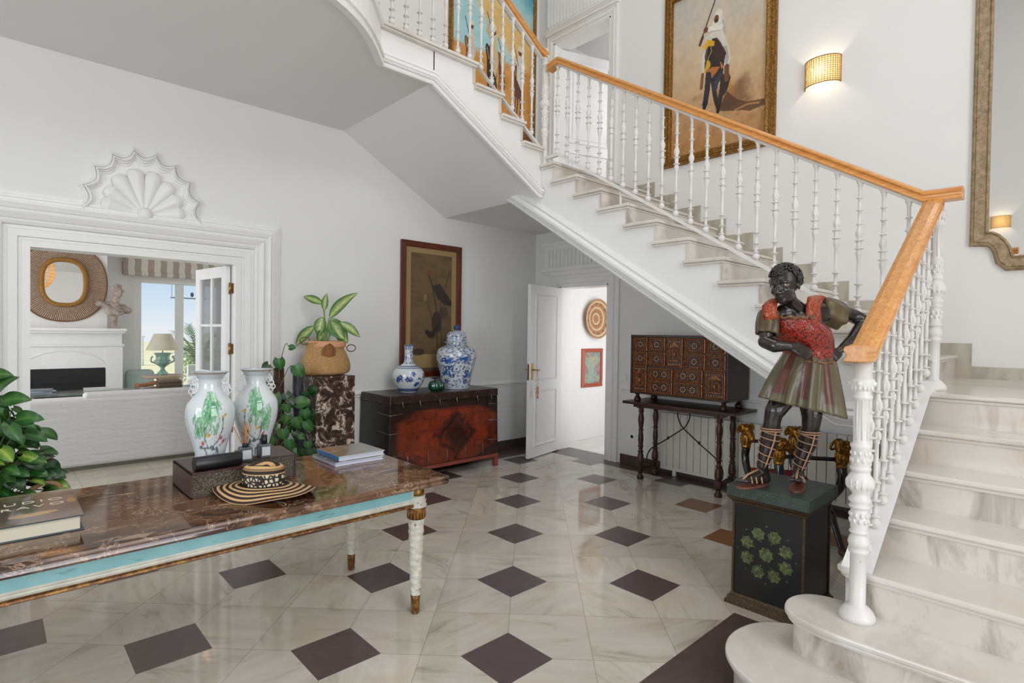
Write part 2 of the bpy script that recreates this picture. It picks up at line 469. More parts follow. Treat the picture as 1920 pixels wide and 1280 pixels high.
def floor_mat():
    m = NT('marble_floor_with_dark_insets')
    g = m.geo(); s = m.n('SeparateXYZ'); m.l(g, s.inputs[0]); X, Y = s.outputs[0], s.outputs[1]
    x0, y0, c = 2.8661, 2.9855, 0.797894
    # lattice coordinates (in half cells)
    dx = m.math('SUBTRACT', X, x0); dy = m.math('SUBTRACT', Y, y0)
    k = sqrt(.5) * 2 / c
    a = m.math('MULTIPLY', m.math('SUBTRACT', dx, dy), k)      # i * 2
    b = m.math('MULTIPLY', m.math('ADD', dx, dy), k)           # j * 2
    fa, fb = m.math('FLOOR', a), m.math('FLOOR', b)
    cb = m.n('CombineXYZ'); m.l(fa, cb.inputs[0]); m.l(fb, cb.inputs[1])
    wnz = m.n('TexWhiteNoise', noise_dimensions='3D'); m.l(cb.outputs[0], wnz.inputs[0])
    rnd = wnz.outputs['Value']; rc = wnz.outputs['Color']
    # seam distance
    ra, rb = m.math('FRACT', a), m.math('FRACT', b)
    ea = m.math('MINIMUM', ra, m.math('SUBTRACT', 1, ra)); eb = m.math('MINIMUM', rb, m.math('SUBTRACT', 1, rb))
    seam = m.math('LESS_THAN', m.math('MINIMUM', ea, eb), .0055)
    # veins rotated per tile
    vr = m.n('VectorRotate', rotation_type='Z_AXIS'); m.l(g, vr.inputs[0])
    m.l(m.math('MULTIPLY', m.math('FLOOR', m.math('MULTIPLY', rnd, 4)), .785), vr.inputs['Angle'])
    off = m.vmath('ADD', vr.outputs[0], m.vmath('MULTIPLY', rc, (40, 40, 40)))
    f = m.noise(m.mapping(off, sc=(1.0, 3.6, 1)), 2.4, 6, .62, .7)
    col = m.ramp(f, [(.34, '#d3cdc2'), (.56, '#c8c1b5'), (.70, '#aca594'), (.82, '#948e80')])
    f2 = m.noise(m.mapping(off, loc=(5, 2, 0)), 3.2, 4, .6, .4)
    col = m.mix(m.ramp(f2, [(.52, (0, 0, 0)), (.75, (.55, .55, .55))]), col, '#cbb79a')
    br = m.math('ADD', m.math('MULTIPLY', rnd, .16), .88)
    bc = m.n('CombineXYZ'); [m.l(br, bc.inputs[i]) for i in range(3)]
    col = m.mix(1.0, col, bc.outputs[0], 'MULTIPLY')
    col = m.mix(m.math('MULTIPLY', seam, .55), col, '#8f8068')
    # dark insets: squares turned 45 degrees at every second corner
    qa = m.math('SUBTRACT', a, m.math('MULTIPLY', m.math('ROUND', m.math('MULTIPLY', a, .5)), 2))
    qb = m.math('SUBTRACT', b, m.math('MULTIPLY', m.math('ROUND', m.math('MULTIPLY', b, .5)), 2))
    d = m.math('ADD', m.math('ABSOLUTE', qa), m.math('ABSOLUTE', qb))
    hall = m.math('MULTIPLY', m.math('LESS_THAN', Y, 4.89), m.math('LESS_THAN', X, 5.15))
    nob = m.math('SUBTRACT', 1, m.math('MULTIPLY', m.math('LESS_THAN', Y, 1.60), m.math('LESS_THAN', X, 3.0)))
    dia = m.math('MULTIPLY', m.math('MULTIPLY', m.math('LESS_THAN', d, .535), hall), nob)
    ia = m.math('ROUND', m.math('MULTIPLY', a, .5)); ib = m.math('ROUND', m.math('MULTIPLY', b, .5))
    orange = m.math('MULTIPLY', m.math('GREATER_THAN', ia, 1.5), m.math('GREATER_THAN', 1.5, m.math('ABSOLUTE', m.math('SUBTRACT', ib, .5))))
    dn = m.noise(g, 14, 4)
    dark = m.ramp(dn, [(.3, '#4f4342'), (.7, '#5b4d4c')])
    oc = m.ramp(dn, [(.3, '#7d4d1d'), (.7, '#8a5826')])
    dark2 = m.mix(orange, dark, oc)
    band = m.math('MULTIPLY', m.math('GREATER_THAN', X, 5.15), m.math('LESS_THAN', X, 5.6))
    band = m.math('MAXIMUM', band, m.math('MULTIPLY', m.math('GREATER_THAN', Y, 4.89), m.math('LESS_THAN', Y, 5.3)))
    b3 = m.math('MULTIPLY', m.math('GREATER_THAN', Y, .98), m.math('LESS_THAN', Y, 1.34))
    b3 = m.math('MULTIPLY', b3, m.math('LESS_THAN', X, 2.94))
    band = m.math('MAXIMUM', band, b3)
    # joints of the band tiles
    j1 = m.math('LESS_THAN', m.math('FRACT', m.math('MULTIPLY', m.math('ADD', X, Y), 4.9)), .02)
    dark3 = m.mix(m.math('MULTIPLY', j1, .5), m.ramp(dn, [(.3, '#4c3f3b'), (.7, '#584944')]), '#3a302d')
    col = m.mix(dia, col, dark2); col = m.mix(band, col, dark3)
    m.set('Base Color', col)
    dd = m.math('MAXIMUM', dia, band)
    m.set('Roughness', m.math('ADD', m.math('MULTIPLY', dd, .22), m.math('ADD', .045, m.math('MULTIPLY', f2, .04))))
    m.set('Specular IOR Level', .6)
    return m.m
M['floor'] = floor_mat()
def plain_floor(name, base, vein):
    m = NT(name); g = m.geo()
    f = m.noise(m.mapping(g, rot=(0, 0, .6), sc=(1, 3, 1)), 1.8, 5, .6, .6)
    c = m.ramp(f, [(.4, base), (.75, vein)])
    s = m.n('SeparateXYZ'); m.l(g, s.inputs[0])
    e = m.math('LESS_THAN', m.math('MINIMUM', m.math('FRACT', m.math('MULTIPLY', s.outputs[0], 1.6)), m.math('FRACT', m.math('MULTIPLY', s.outputs[1], 1.6))), .012)
    m.set('Base Color', m.mix(m.math('MULTIPLY', e, .5), c, '#8f867a')); m.set('Roughness', .15); return m.m
M['lrfloor'] = plain_floor('living_room_marble', '#c2bdae', '#a09a8a')
M['cofloor'] = plain_floor('corridor_marble', '#dcdbd8', '#c9c8c5')
M['darkbase'] = plain('dark_brown_tile', '#4b3d38', .35, var=.08)
M['stairm'] = marble('stair_marble', '#dad5ce', '#b3a99c', '#d2c6b8', 1.5, .14, (1, 1.1, 3.0), (.5, .35, .4), .48, .80)
M['riserm'] = marble('veined_riser_marble', '#d6d0c8', '#94887a', '#cfc2b2', 1.7, .16, (1, 3.2, 1.0), (.75, 0, 0), .50, .68)
M['skirtm'] = marble('skirting_marble', '#b9b4a6', '#989284', '#c4bba8', 1.8, .2)
M['brass'] = plain('brass', '#b08a4a', .3, 1.0)
M['glass'] = glass('window_glass')
M['black'] = plain('black', '#101012', .4)

# ================================================================== room shell
struct(MB().box(-3.8, 5.57, -3.7, 5.35, -.1, 0).build('floor', M['floor']))
struct(MB().box(-3.0, 6.5, 5.35, 10.45, -.1, 0).build('floor_living_room', M['lrfloor']))
struct(MB().box(5.57, 8.2, 2.3, 5.35, -.1, 0).build('floor_corridor', M['cofloor']))

OX0, OX1, OZ = .19, 1.60, 2.085      # wide opening in the left wall
m = MB()
m.box(-3.8, OX0, YL, YL + .16, 0, 8.3).box(OX1, XB, YL, YL + .16, 0, 8.3).box(OX0, OX1, YL, YL + .16, OZ, 8.3)
struct(m.build('wall_left', M['wall']))
DY0, DY1, DZ = 4.045, 4.815, 2.10    # small door in the back wall
UY0, UY1, UZ0, UZ1 = 4.07, 4.98, 3.096, 5.26   # door above, off the quarter landing
m = MB()
x0, x1 = XB, XB + .22
m.box(x0, x1, -3.7, DY0, 0, 3.0).box(x0, x1, DY1, YL + .16, 0, 3.0).box(x0, x1, DY0, DY1, DZ, 3.0)
m.box(x0, x1, -3.7, UY0, 3.0, 8.3).box(x0, x1, UY1, YL + .16, 3.0, 8.3).box(x0, x1, UY0, UY1, UZ1, 8.3).box(x0, x1, UY0, UY1, 3.0, UZ0)
struct(m.build('wall_back', M['wall']))
# walls behind the camera, with openings for the made-up windows
m = MB()
wy0, wy1 = -.2, 2.6
m.box(-3.8, -3.6, -3.7, wy0, 0, 8.3).box(-3.8, -3.6, wy1, YL, 0, 8.3).box(-3.8, -3.6, wy0, wy1, 0, .4).box(-3.8, -3.6, wy0, wy1, 3.0, 8.3)
struct(m.build('wall_garden_side', M['wall']))
m = MB()
a, b = -.6, 2.4
m.box(-3.8, a, -3.7, -3.5, 0, 8.3).box(b, XB, -3.7, -3.5, 0, 8.3).box(a, b, -3.7, -3.5, 0, .4).box(a, b, -3.7, -3.5, 3.6, 4.4).box(a, b, -3.7, -3.5, 6.2, 8.3)
struct(m.build('wall_entrance_side', M['wall']))
struct(MB().box(-3.8, 5.6, -3.7, 5.45, 8.3, 8.45).build('ceiling_stairwell', M['ceil']))

# baseboards
def bb(n, x0, x1, y0, y1, z1=.11, z0=0):
    struct(MB().box(x0, x1, y0, y1, z0, z1).build(n, M['darkbase'], bevel=.004))
bb('baseboard_left', 2.02, XB, YL - .02, YL)
bb('baseboard_back', XB - .02, XB, .72, DY0 - .21)
bb('baseboard_back_corner', XB - .02, XB, DY1 + .2, YL - .02)

# chair rails
prof = [(-.035, 0), (-.03, .012), (-.012, .014), (0, .03), (.012, .03), (.02, .014), (.034, .01), (.036, 0)]
struct(MB().mould([(2.02, .842), (XB - .01, .842)], prof, lambda a, b, d: (a, YL - d, b)).build('trim_chair_rail_left', M['trim']))
struct(MB().mould([(DY0 - .2, .862), (.66, .862)], [(-o, d) for o, d in prof], lambda a, b, d: (XB - d, a, b)).build('trim_chair_rail_back', M['trim']))

# big casing around the wide opening
cp = [(0.0, 0), (0.0, .02), (.025, .02), (.03, .012), (.045, .012), (.05, .03), (.10, .034), (.105, .02), (.125, .02), (.13, .045), (.15, .055),
      (.165, .05), (.17, .06), (.20, .075), (.215, .06), (.235, .055), (.24, .07), (.262, .078), (.275, .066), (.285, .066), (.29, .05), (.31, .05),
      (.318, .034), (.335, .034), (.34, .018), (.362, .016), (.365, 0)]
struct(MB().mould([(OX1, 0), (OX1, OZ), (OX0, OZ), (OX0, 0)], [(-o, d) for o, d in cp], lambda a, b, d: (a, YL - d, b)).build('trim_opening_casing', M['trim']))
struct(MB().box(OX0, OX0 + .02, YL - .02, YL + .18, 0, OZ).box(OX1 - .02, OX1, YL - .02, YL + .18, 0, OZ).box(OX0 + .0205, OX1 - .0205, YL - .0195, YL + .1795, OZ - .02, OZ).build('trim_opening_jamb', M['trim']))

# scalloped crest with the shell over the opening
CX, CZ = .897, 2.40
def scallop(r, k=9, dip=.085, sx=.84):
    pts = []
    cus = [radians(-2 + 184 * i / k) for i in range(k + 1)]
    for i in range(k):
        a0, a1 = cus[i], cus[i + 1]
        p0 = Vector((cos(a0) * r * sx, sin(a0) * r)); p1 = Vector((cos(a1) * r * sx, sin(a1) * r))
        for j in range(8):
            t = j / 8; p = p0.lerp(p1, t); am = a0 + (a1 - a0) * t
            d = -dip * 4 * t * (1 - t) * .55
            p = p + Vector((cos(am), sin(am))) * d
            pts.append((CX + p.x, CZ + p.y))
    pts.append((CX + cos(cus[-1]) * r * sx, CZ + sin(cus[-1]) * r))
    return pts
sc0 = scallop(.525)
m = MB().prism([(sc0[0][0] - .02, CZ - .05)] + scallop(.50) + [(sc0[-1][0] + .02, CZ - .05)], YL, YL - .012, 'y')
m.grid([[(a, YL - d, b) for a, b in [(p[0][0], CZ - .045)] + p + [(p[-1][0], CZ - .045)]] for p, d in [(scallop(.525 - o, dip=.085 - o * .15), d) for o, d in [(0, 0), (0, .014), (.010, .018), (.015, .038), (.027, .042), (.031, .026), (.039, .026), (.044, .054), (.058, .060), (.064, .040), (.074, .038), (.080, .024), (.096, .020), (.104, .0)]]], smooth=False)
struct(m.build('trim_crest_panel', M['trim']))
m = MB()
for i in range(10):
    th = radians(-12 + 204 * i / 9)
    L = .362 - .075 * abs(cos(th)) ** 2; w = .060
    prof = [(.010, .03), (.020, .08), (w * .64, L * .50), (w * .93, L * .76), (w, L - .05), (w * .8, L - .018), (w * .45, L - .003), (.002, L)]
    R_ = Matrix(((cos(th), 0, -sin(th)), (0, 1, 0), (sin(th), 0, cos(th))))   # local z -> radial handled below
    Mx = Matrix(((sin(th), 0, cos(th)), (0, .60, 0), (-cos(th), 0, sin(th))))
    m.lathe(sprof(prof, 28), 14, (CX, YL - .022, CZ - .005), M=Mx, caps=False)
m.ell((CX, YL - .040, CZ - .005), (.055, .04, .055))
shell = m.build('scallop_shell', M['trim'])
tag(shell, 'white plaster scallop shell ornament in the crest over the wide opening', 'ornament')

# casing and entablature of the small door
def casing_door(name, y0, y1, z0, z1, w, extra):
    p = [(0, 0), (0, .018), (.03, .018), (.035, .03), (w * .55, .034), (w * .6, .02), (w * .8, .02), (w * .85, .035), (w, .03), (w, 0)]
    m = MB().mould([(y1, z0), (y1, z1), (y0, z1), (y0, z0)], [(-o, d) for o, d in p], lambda a, b, d: (XB - d, a, b))
    m.box(XB - .015, XB + .23, y0, y0 + .018, z0, z1).box(XB - .015, XB + .23, y1 - .018, y1, z0, z1).box(XB - .015, XB + .23, y0, y1, z1 - .018, z1)
    return struct(m.build(name, M['trim']))
casing_door('trim_door_casing', DY0, DY1, 0, DZ, .165, 1)
m = MB()
ey0, ey1 = DY0 - .24, DY1 + .30
m.mould([(ey0, 2.29), (ey1, 2.29)], [(-.03, 0), (-.025, .03), (0, .035), (.012, .055), (.05, .06), (.055, 0)], lambda a, b, d: (XB - d, a, b))
m.box(XB - .022, XB, ey0 + .03, ey1 - .03, 2.33, 2.60)
for i in range(18):
    y = ey1 - .08 - i * .064
    if y > ey0 + .05: m.box(XB - .036, XB - .02, y - .04, y, 2.36, 2.575)
m.mould([(ey0, 2.62), (ey1, 2.62)], [(-.035, 0), (-.03, .03), (0, .04), (.02, .055), (.05, .06), (.055, 0)], lambda a, b, d: (XB - d, a, b))
struct(m.build('trim_door_entablature', M['trim']))
casing_door('trim_upper_door_casing', UY0, UY1, UZ0, UZ1, .11, 1)
m = MB()
m.box(XB - .02, XB, UY0 - .1, UY1 + .1, 5.44, 6.2)
for i in range(20): m.box(XB - .03, XB - .018, UY0 - .05 + i * .055, UY0 - .05 + i * .055 + .03, 5.5, 6.15)
m.mould([(UY0 - .12, 5.40), (UY1 + .12, 5.40)], [(-.03, 0), (-.025, .04), (0, .05), (.03, .08), (.04, 0)], lambda a, b, d: (XB - d, a, b))
struct(m.build('trim_upper_door_frieze', M['trim']))

# corridor behind the small door, and the room behind the upper door
struct(MB().box(5.59, 8.2, 5.05, 5.2, 0, 2.6).build('wall_corridor_left', M['wall']))
struct(MB().box(8.0, 8.2, 2.3, 5.05, 0, 2.6).box(5.59, 8.0, 2.3, 2.5, 0, 2.6).build('wall_corridor_end', M['wall']))
struct(MB().box(5.59, 8.2, 2.3, 5.2, 2.6, 2.7).build('ceiling_corridor', M['ceil']))
struct(MB().box(5.59, 8.2, 3.0, 5.6, 3.0, 3.09).build('floor_upper_corridor', M['cofloor']))
struct(MB().box(5.59, 8.2, 5.3, 5.45, 3.09, 5.6).box(7.6, 7.8, 3.0, 5.3, 3.09, 5.6).box(5.59, 7.6, 3.0, 3.15, 3.09, 5.6).build('wall_upper_corridor', M['wall']))
struct(MB().box(5.59, 8.2, 3.0, 5.6, 5.6, 5.7).build('ceiling_upper_corridor', M['ceil']))

# upper floor slab over the left part of the hall, curved edge
SL = [(2.60, Y3), (2.105, Y3), (2.044, 3.63), (1.95, 3.52), (1.852, 3.42), (1.76, 3.34), (1.67, 3.276), (1.58, 3.222), (1.50, 3.185), (1.38, 3.15), (1.2, 3.115), (.9, 3.09), (-3.6, 3.09)]
poly = [(a, b + .02) for a, b in SL] + [(-3.6, YL), (2.60, YL)]
struct(MB().prism(poly, 3.50, 3.754, 'z').build('ceiling', M['wall']))
struct(MB().prism([(a, b) for a, b in poly], 3.754, 3.784, 'z').build('floor_upper', M['stairm']))
fp = [(-.03, 3.50), (-.03, 3.462), (.022, 3.458), (.026, 3.482), (.016, 3.488), (.016, 3.502), (.034, 3.512), (.034, 3.53), (.014, 3.548), (.010, 3.572), (.0, 3.585), (0, 3.75), (.02, 3.752), (.03, 3.775), (.012, 3.786), (-.03, 3.786)]
m = MB().mould(SL[1:], fp, lambda a, b, d: (a, b, d))
struct(m.build('trim_slab_edge', M['trim']))
# ================================================================== the staircase
YE = .65                       # outer edge of the lower flight
def nx(n): return 2.69 + .26 * (n - 3) if n != 3 else 2.655        # nosing x of lower tread n
RUN2 = .2765
def ny(n): return .766 + RUN2 * (n - 1)       # riser y of the middle flight (n = 1..11)
LZ = 7 * H                                    # landing
st = thing('staircase', 'white staircase with veined marble treads turning up around the hall', 'staircase', (3.9, .7, 0))
# lower flight: plaster block under the treads
pf = [(nx(3) + .03, 0)]
for n in range(3, 7): pf += [(nx(n) + .03, n * H - .035), (nx(n + 1) + .03, n * H - .035)]
pf += [(nx(7) + .03, LZ - .035), (XB, LZ - .035), (XB, 0)]
MB().prism(pf, -1.6, YE + .085, 'y').build('lower_flight_block', M['wall'], st)
# curb the lower balusters stand on
sl1 = H / .26
cz = lambda x: 3 * H + sl1 * (x - 2.69)
x0, x1 = 2.672, 3.80
MB().prism([(x0, 3 * H + .001),  (x0, cz(x0) + .012), (x1, cz(x1) + .012), (x1 + .10, cz(x1) + .012), (x1 + .10, LZ), (x1 - .06, LZ)], YE - .012, YE + .105, 'y').build('curb', M['trim'], st, bevel=.004)
# first two rounded steps and the straight ones
def outline(p, back, n=5): return [(2.41 if back else 2.055, -1.6)] + [(v.x, v.y) for v in bez([(a, b, 0) for a, b in p], n)] + [(p[-1][0] + .004, -1.6)]
t2 = outline([(2.41, .3), (2.395, .60), (2.398, .744), (2.423, .844), (2.465, .900), (2.519, .926), (2.585, .932), (2.650, .914), (2.702, .872), (2.730, .80), (2.738, .66)], 1)
t1 = outline([(2.055, .3), (2.065, .62), (2.09, .78), (2.130, .893), (2.175, .981), (2.228, 1.040), (2.29, 1.080), (2.37, 1.108), (2.462, 1.113), (2.57, 1.090), (2.652, 1.035), (2.706, .960), (2.735, .85), (2.742, .66)], 0)
def inset(p, d):
    n = len(p); out = []
    for i in range(n):
        a, b, c = Vector(p[i - 1]), Vector(p[i]), Vector(p[(i + 1) % n])
        e1 = (b - a); e2 = (c - b)
        if e1.length < 1e-6 or e2.length < 1e-6: out.append(tuple(b)); continue
        n1 = Vector((e1.y, -e1.x)).normalized(); n2 = Vector((e2.y, -e2.x)).normalized(); q = n1 + n2
        q = q / max(q.length_squared / 2, .4)
        out.append((b.x + q.x * d, b.y + q.y * d))
    return out
for i, t in ((1, t1), (2, t2)):
    a = sum(t[k][0] * t[(k + 1) % len(t)][1] - t[(k + 1) % len(t)][0] * t[k][1] for k in range(len(t)))
    ins = inset(t, .035 if a < 0 else -.035); ins2 = inset(t, .012 if a < 0 else -.012)
    MB().prism(ins, (i - 1) * H, i * H - .045, 'z').build('riser', M['riserm'], st)
    m = MB().prism(t, i * H - .026, i * H, 'z').prism(ins2, i * H - .047, i * H - .026, 'z')
    m.build('tread', M['stairm'], st, bevel=.008)
def tread_bar(mb, x0, x1, y0, y1, z):
    mb.box(x0, x1, y0, y1, z - .026, z)
for n in range(3, 8):
    xe = nx(n + 1) + .05 if n < 7 else nx(7) + .4
    y1 = .775 if n == 3 else YE
    if n == 3:
        m = MB().prism([(nx(3), -1.6), (nx(3), .745), (nx(3) + .03, .775), (nx(3) + .27, .775), (nx(3) + .27, YE + .09), (xe, YE + .09), (xe, -1.6)], 3 * H - .026, 3 * H, 'z')
        m.prism([(nx(3) + .012, -1.6), (nx(3) + .012, .735), (nx(3) + .04, .763), (nx(3) + .25, .763), (nx(3) + .25, YE + .085), (xe, YE + .085), (xe, -1.6)], 3 * H - .046, 3 * H - .026, 'z')
        m.build('tread', M['stairm'], st, bevel=.008)
        MB().box(nx(3) + .052, nx(3) + .25, YE + .087, .745, 2 * H, 3 * H - .047).build('plinth', M['trim'], st)
    elif n < 7:
        MB().box(nx(n), xe, -1.6, YE + .095, n * H - .026, n * H).box(nx(n) + .012, xe, -1.6, YE + .09, n * H - .046, n * H - .026).build('tread', M['stairm'], st, bevel=.008)
    MB().box(nx(n) + .022, nx(n) + .05, -1.6, YE + (.088 if n > 3 else .085), (n - 1) * H, n * H - .045).build('riser', M['riserm'], st)
# landing
m = MB().box(nx(7), XB - .005, -1.6, .80, LZ - .026, LZ).box(nx(7) + .012, XB - .01, -1.6, .80, LZ - .046, LZ - .026)
m.build('landing', M['stairm'], st, bevel=.008)
# middle flight: one plaster body with a stepped top
ZS = 2.82
pf = [(YE - .04, .965), (1.115, .965), (4.14, ZS), (YL, ZS), (YL, 18 * H - .03), (ny(11) + .02, 18 * H - .03)]
for n in range(11, 0, -1):
    pf += [(ny(n) + .02, LZ + (n - 1) * H - (.03 if n > 1 else .05))]
    if n > 1: pf += [(ny(n - 1) + .02, LZ + (n - 1) * H - .03)]
pf += [(YE - .04, LZ - .05)]
MB().prism(pf, US + .012, XB, 'x').build('middle_flight_body', M['wall'], st)
for n in range(1, 12):
    z = LZ + n * H; ye = ny(n + 1) + .045 if n < 11 else YL
    y0 = ny(n) - .012
    if n < 11:
        MB().box(US - .03, XB - .005, y0, ye, z - .026, z).box(US - .018, XB - .005, y0 + .012, ye, z - .044, z - .026).build('tread', M['stairm'], st, bevel=.006)
    else:
        MB().box(US - .03, XB - .005, y0, Y3 - .0, z - .026, z).box(US - .018, XB - .005, y0 + .012, Y3, z - .044, z - .026).build('tread', M['stairm'], st, bevel=.006)
        MB().box(US, XB - .005, Y3, YL - .005, z - .03, z).build('landing', M['stairm'], st)
    MB().box(US + .004, XB - .005, ny(n) + .006, ny(n) + .03, z - H, z - .044).build('riser', M['riserm'], st)
# upper flight
def fx(k): return (None, US - .02, 3.60, 3.33, 3.03)[k]
z18 = 18 * H
pf = [(US + .01, ZS), (US + .01, z18 + H - .03), (3.585, z18 + H - .03), (3.585, z18 + 2 * H - .03), (3.315, z18 + 2 * H - .03), (3.315, z18 + 3 * H - .03), (3.015, z18 + 3 * H - .03), (3.015, 3.754), (2.59, 3.754), (2.59, 3.50)]
MB().prism(pf, Y3 + .02, YL, 'y').build('upper_flight_body', M['wall'], st)
for k, (a, b) in enumerate(((US + .015, 3.575), (3.60, 3.305), (3.33, 3.005)), 1):
    z = z18 + k * H
    MB().box(b, a, Y3 - .03, YL - .005, z - .026, z).box(b, a - .012, Y3 - .018, YL - .005, z - .044, z - .026).build('tread', M['stairm'], st, bevel=.006)
MB().box(2.59, 3.03, Y3 - .03, YL - .005, 3.758, 3.784).box(2.59, 3.02, Y3 - .018, YL - .005, 3.74, 3.758).box(2.09, 2.60, Y3 - .03, Y3 + .1, 3.758, 3.784).box(2.09, 2.60, Y3 - .018, Y3 + .1, 3.74, 3.758).build('tread', M['stairm'], st, bevel=.006)
for k, x in enumerate((US + .004, 3.58, 3.31, 3.01), 1):
    MB().box(x - .02, x, Y3 + .004, YL - .005, z18 + (k - 1) * H, z18 + k * H - .044).build('riser', M['riserm'], st)
# string mouldings
sp = [(-.02, 0), (-.02, .036), (-.006, .046), (.002, .046), (.004, .034), (.018, .032), (.020, .056), (.030, .064), (.034, .052), (.040, .052), (.044, .068), (.064, .070), (.076, .058), (.086, .038), (.094, .030), (.096, .044), (.106, .044), (.108, .024), (.120, .022), (.122, .012), (.134, .010), (.136, 0)]
MB().mould([(4.20, ZS + .025 + .036), (1.125, .965), (.66, .965)], [(-o, d) for o, d in sp], lambda a, b, d: (US + .012 - d, a, b)).build('string_moulding', M['trim'], st)
MB().mould([(3.84, ZS - .015), (3.80, ZS - .015), (2.575, 3.478), (2.10, 3.474)], [(-o * .82, d * .75) for o, d in sp], lambda a, b, d: (a, Y3 + .02 - d, b)).build('string_moulding', M['trim'], st)
# stepped marble skirting along the back wall
m = MB()
m.box(XB - .014, XB, -1.6, ny(1) - .09, LZ, LZ + .09)
for n in range(1, 12):
    z = LZ + n * H; y = ny(n)
    m.box(XB - .014, XB, y - .09, (ny(n + 1) - .09 if n < 11 else UY0 - .11), z - H if n == 1 else z - H + .09, z + .09)
m.build('skirting', M['skirtm'], st)

# ================================================================== railings
def bal_profile(L, ball=True):
    """slender cast-iron baluster of height L, (r, z) points"""
    r = .0098; P = []
    def bar(z0, z1, rr=None): P.extend([(rr or r, z0), (rr or r, z1)])
    def ring(z, w=.0225, t=.004): P.extend([(r, z - t * 1.5), (w * .85, z - t), (w, z - t * .3), (w, z + t * .4), (w * .8, z + t), (r, z + t * 1.5)])
    P.append((.006, 0)); P += [(.018, .006), (.0235, .02), (.022, .034), (.013, .045)]
    ring(.055)
    for z in (.115, .19): ring(z * L / .84)
    k = L / .84
    P += [(r * 1.05, .345 * k), (.014, .35 * k), (.013, .36 * k), (.0165, .37 * k), (.0180, .385 * k), (.013, .398 * k)]
    ring(.408 * k, .026)
    P += [(.0145, .42 * k), (.0145, .45 * k)]; ring(.458 * k, .026)
    P += [(.012, .47 * k), (.017, .485 * k), (.0205, .50 * k), (.018, .518 * k), (.012, .535 * k), (.011, .55 * k)]
    ring(.558 * k, .019)
    for z in (.645, .72): ring(z * k, .019)
    P += [(r, L - .055), (.014, L - .05), (.013, L - .04), (.020, L - .025), (.022, L - .012), (.014, L)]
    return P
def leafrows(mb, z0, z1, r, n=8, rr=.005):
    for i in range(n):
        t = 2 * pi * i / n
        mb.ell((cos(t) * r, sin(t) * r, (z0 + z1) / 2), (rr, rr, (z1 - z0) / 2), n=6, m=5)
def baluster_mesh(L):
    mb = MB().lathe(bal_profile(L), 12); k = L / .84
    leafrows(mb, .362 * k, .396 * k, .0145, 8, .0046); leafrows(mb, .484 * k, .522 * k, .0165, 8, .0050)
    return mb.build('baluster', M['iron'], None, local=True)
def newel_mesh(mb, L, base_r=.066):
    T = lambda t: t * L
    P = [(base_r, 0), (base_r, .018), (base_r * .95, .024), (base_r * .88, .034), (base_r * .74, .046), (base_r * .66, .052), (.037, T(.058)), (.037, T(.255)), (.046, T(.262)), (.046, T(.272)), (.038, T(.28)),
         (.044, T(.285)), (.050, T(.30)), (.044, T(.318)), (.036, T(.328)), (.036, T(.335)), (.044, T(.338)), (.044, T(.345)), (.038, T(.348)), (.040, T(.36)), (.040, T(.425)), (.037, T(.43)), (.048, T(.437)), (.048, T(.445)), (.038, T(.45)),
         (.051, T(.462)), (.051, T(.470)), (.036, T(.482)), (.034, T(.490)), (.050, T(.505)), (.064, T(.528)), (.060, T(.548)), (.044, T(.568)), (.038, T(.576)), (.048, T(.582)), (.048, T(.592)), (.041, T(.596)),
         (.043, T(.60)), (.043, T(.665)), (.048, T(.672)), (.048, T(.682)), (.036, T(.688)), (.0355, T(.70)), (.034, T(.855)), (.047, T(.862)), (.047, T(.870)), (.037, T(.876)), (.040, T(.89)), (.052, T(.915)), (.054, T(.925)), (.054, T(.935)), (.040, T(.938)), (.041, L)]
    P = [(r if i < 6 else r * .80, z) for i, (r, z) in enumerate(P)]
    mb.lathe(P, 24)
    for i in range(14):
        t = 2 * pi * i / 14
        for zz, rr, s, h in ((.530, .045, .008, .022), (.905, .036, .0065, .016)):
            mb.ell((cos(t) * rr, sin(t) * rr, T(zz)), (s, s, h), n=6, m=6)
    for i in range(10):
        t = 2 * pi * i / 10
        for zz in (.385, .408, .620, .648): mb.ell((cos(t + zz * 9) * .0325, sin(t + zz * 9) * .0325, T(zz)), (.007, .007, .011), n=6, m=6)
    for i in range(9):
        t = 2 * pi * i / 9
        mb.tube([(cos(t) * .0276, sin(t) * .0276, T(.70)), (cos(t) * .0268, sin(t) * .0268, T(.85))], .0028, 5)
        if i < 4: mb.ell((cos(t * 9 / 4) * .041, sin(t * 9 / 4) * .041, T(.918)), (.011, .011, .012), n=8, m=6)
    return mb
railwood = wood('honey_pine', '#c27a33', '#e0a45c', .32, 6.5, 1, .3)
railwoodx = wood('honey_pine_lengthwise', '#c27a33', '#e2a860', .32, 6.5, 0, .3)
rprof = [(-.045, -.026), (-.045, -.012), (-.036, -.004), (-.038, .008), (-.048, .018), (-.044, .034), (-.02, .044), (.02, .044), (.044, .034), (.048, .018), (.038, .008), (.036, -.004), (.045, -.012), (.045, -.026)]
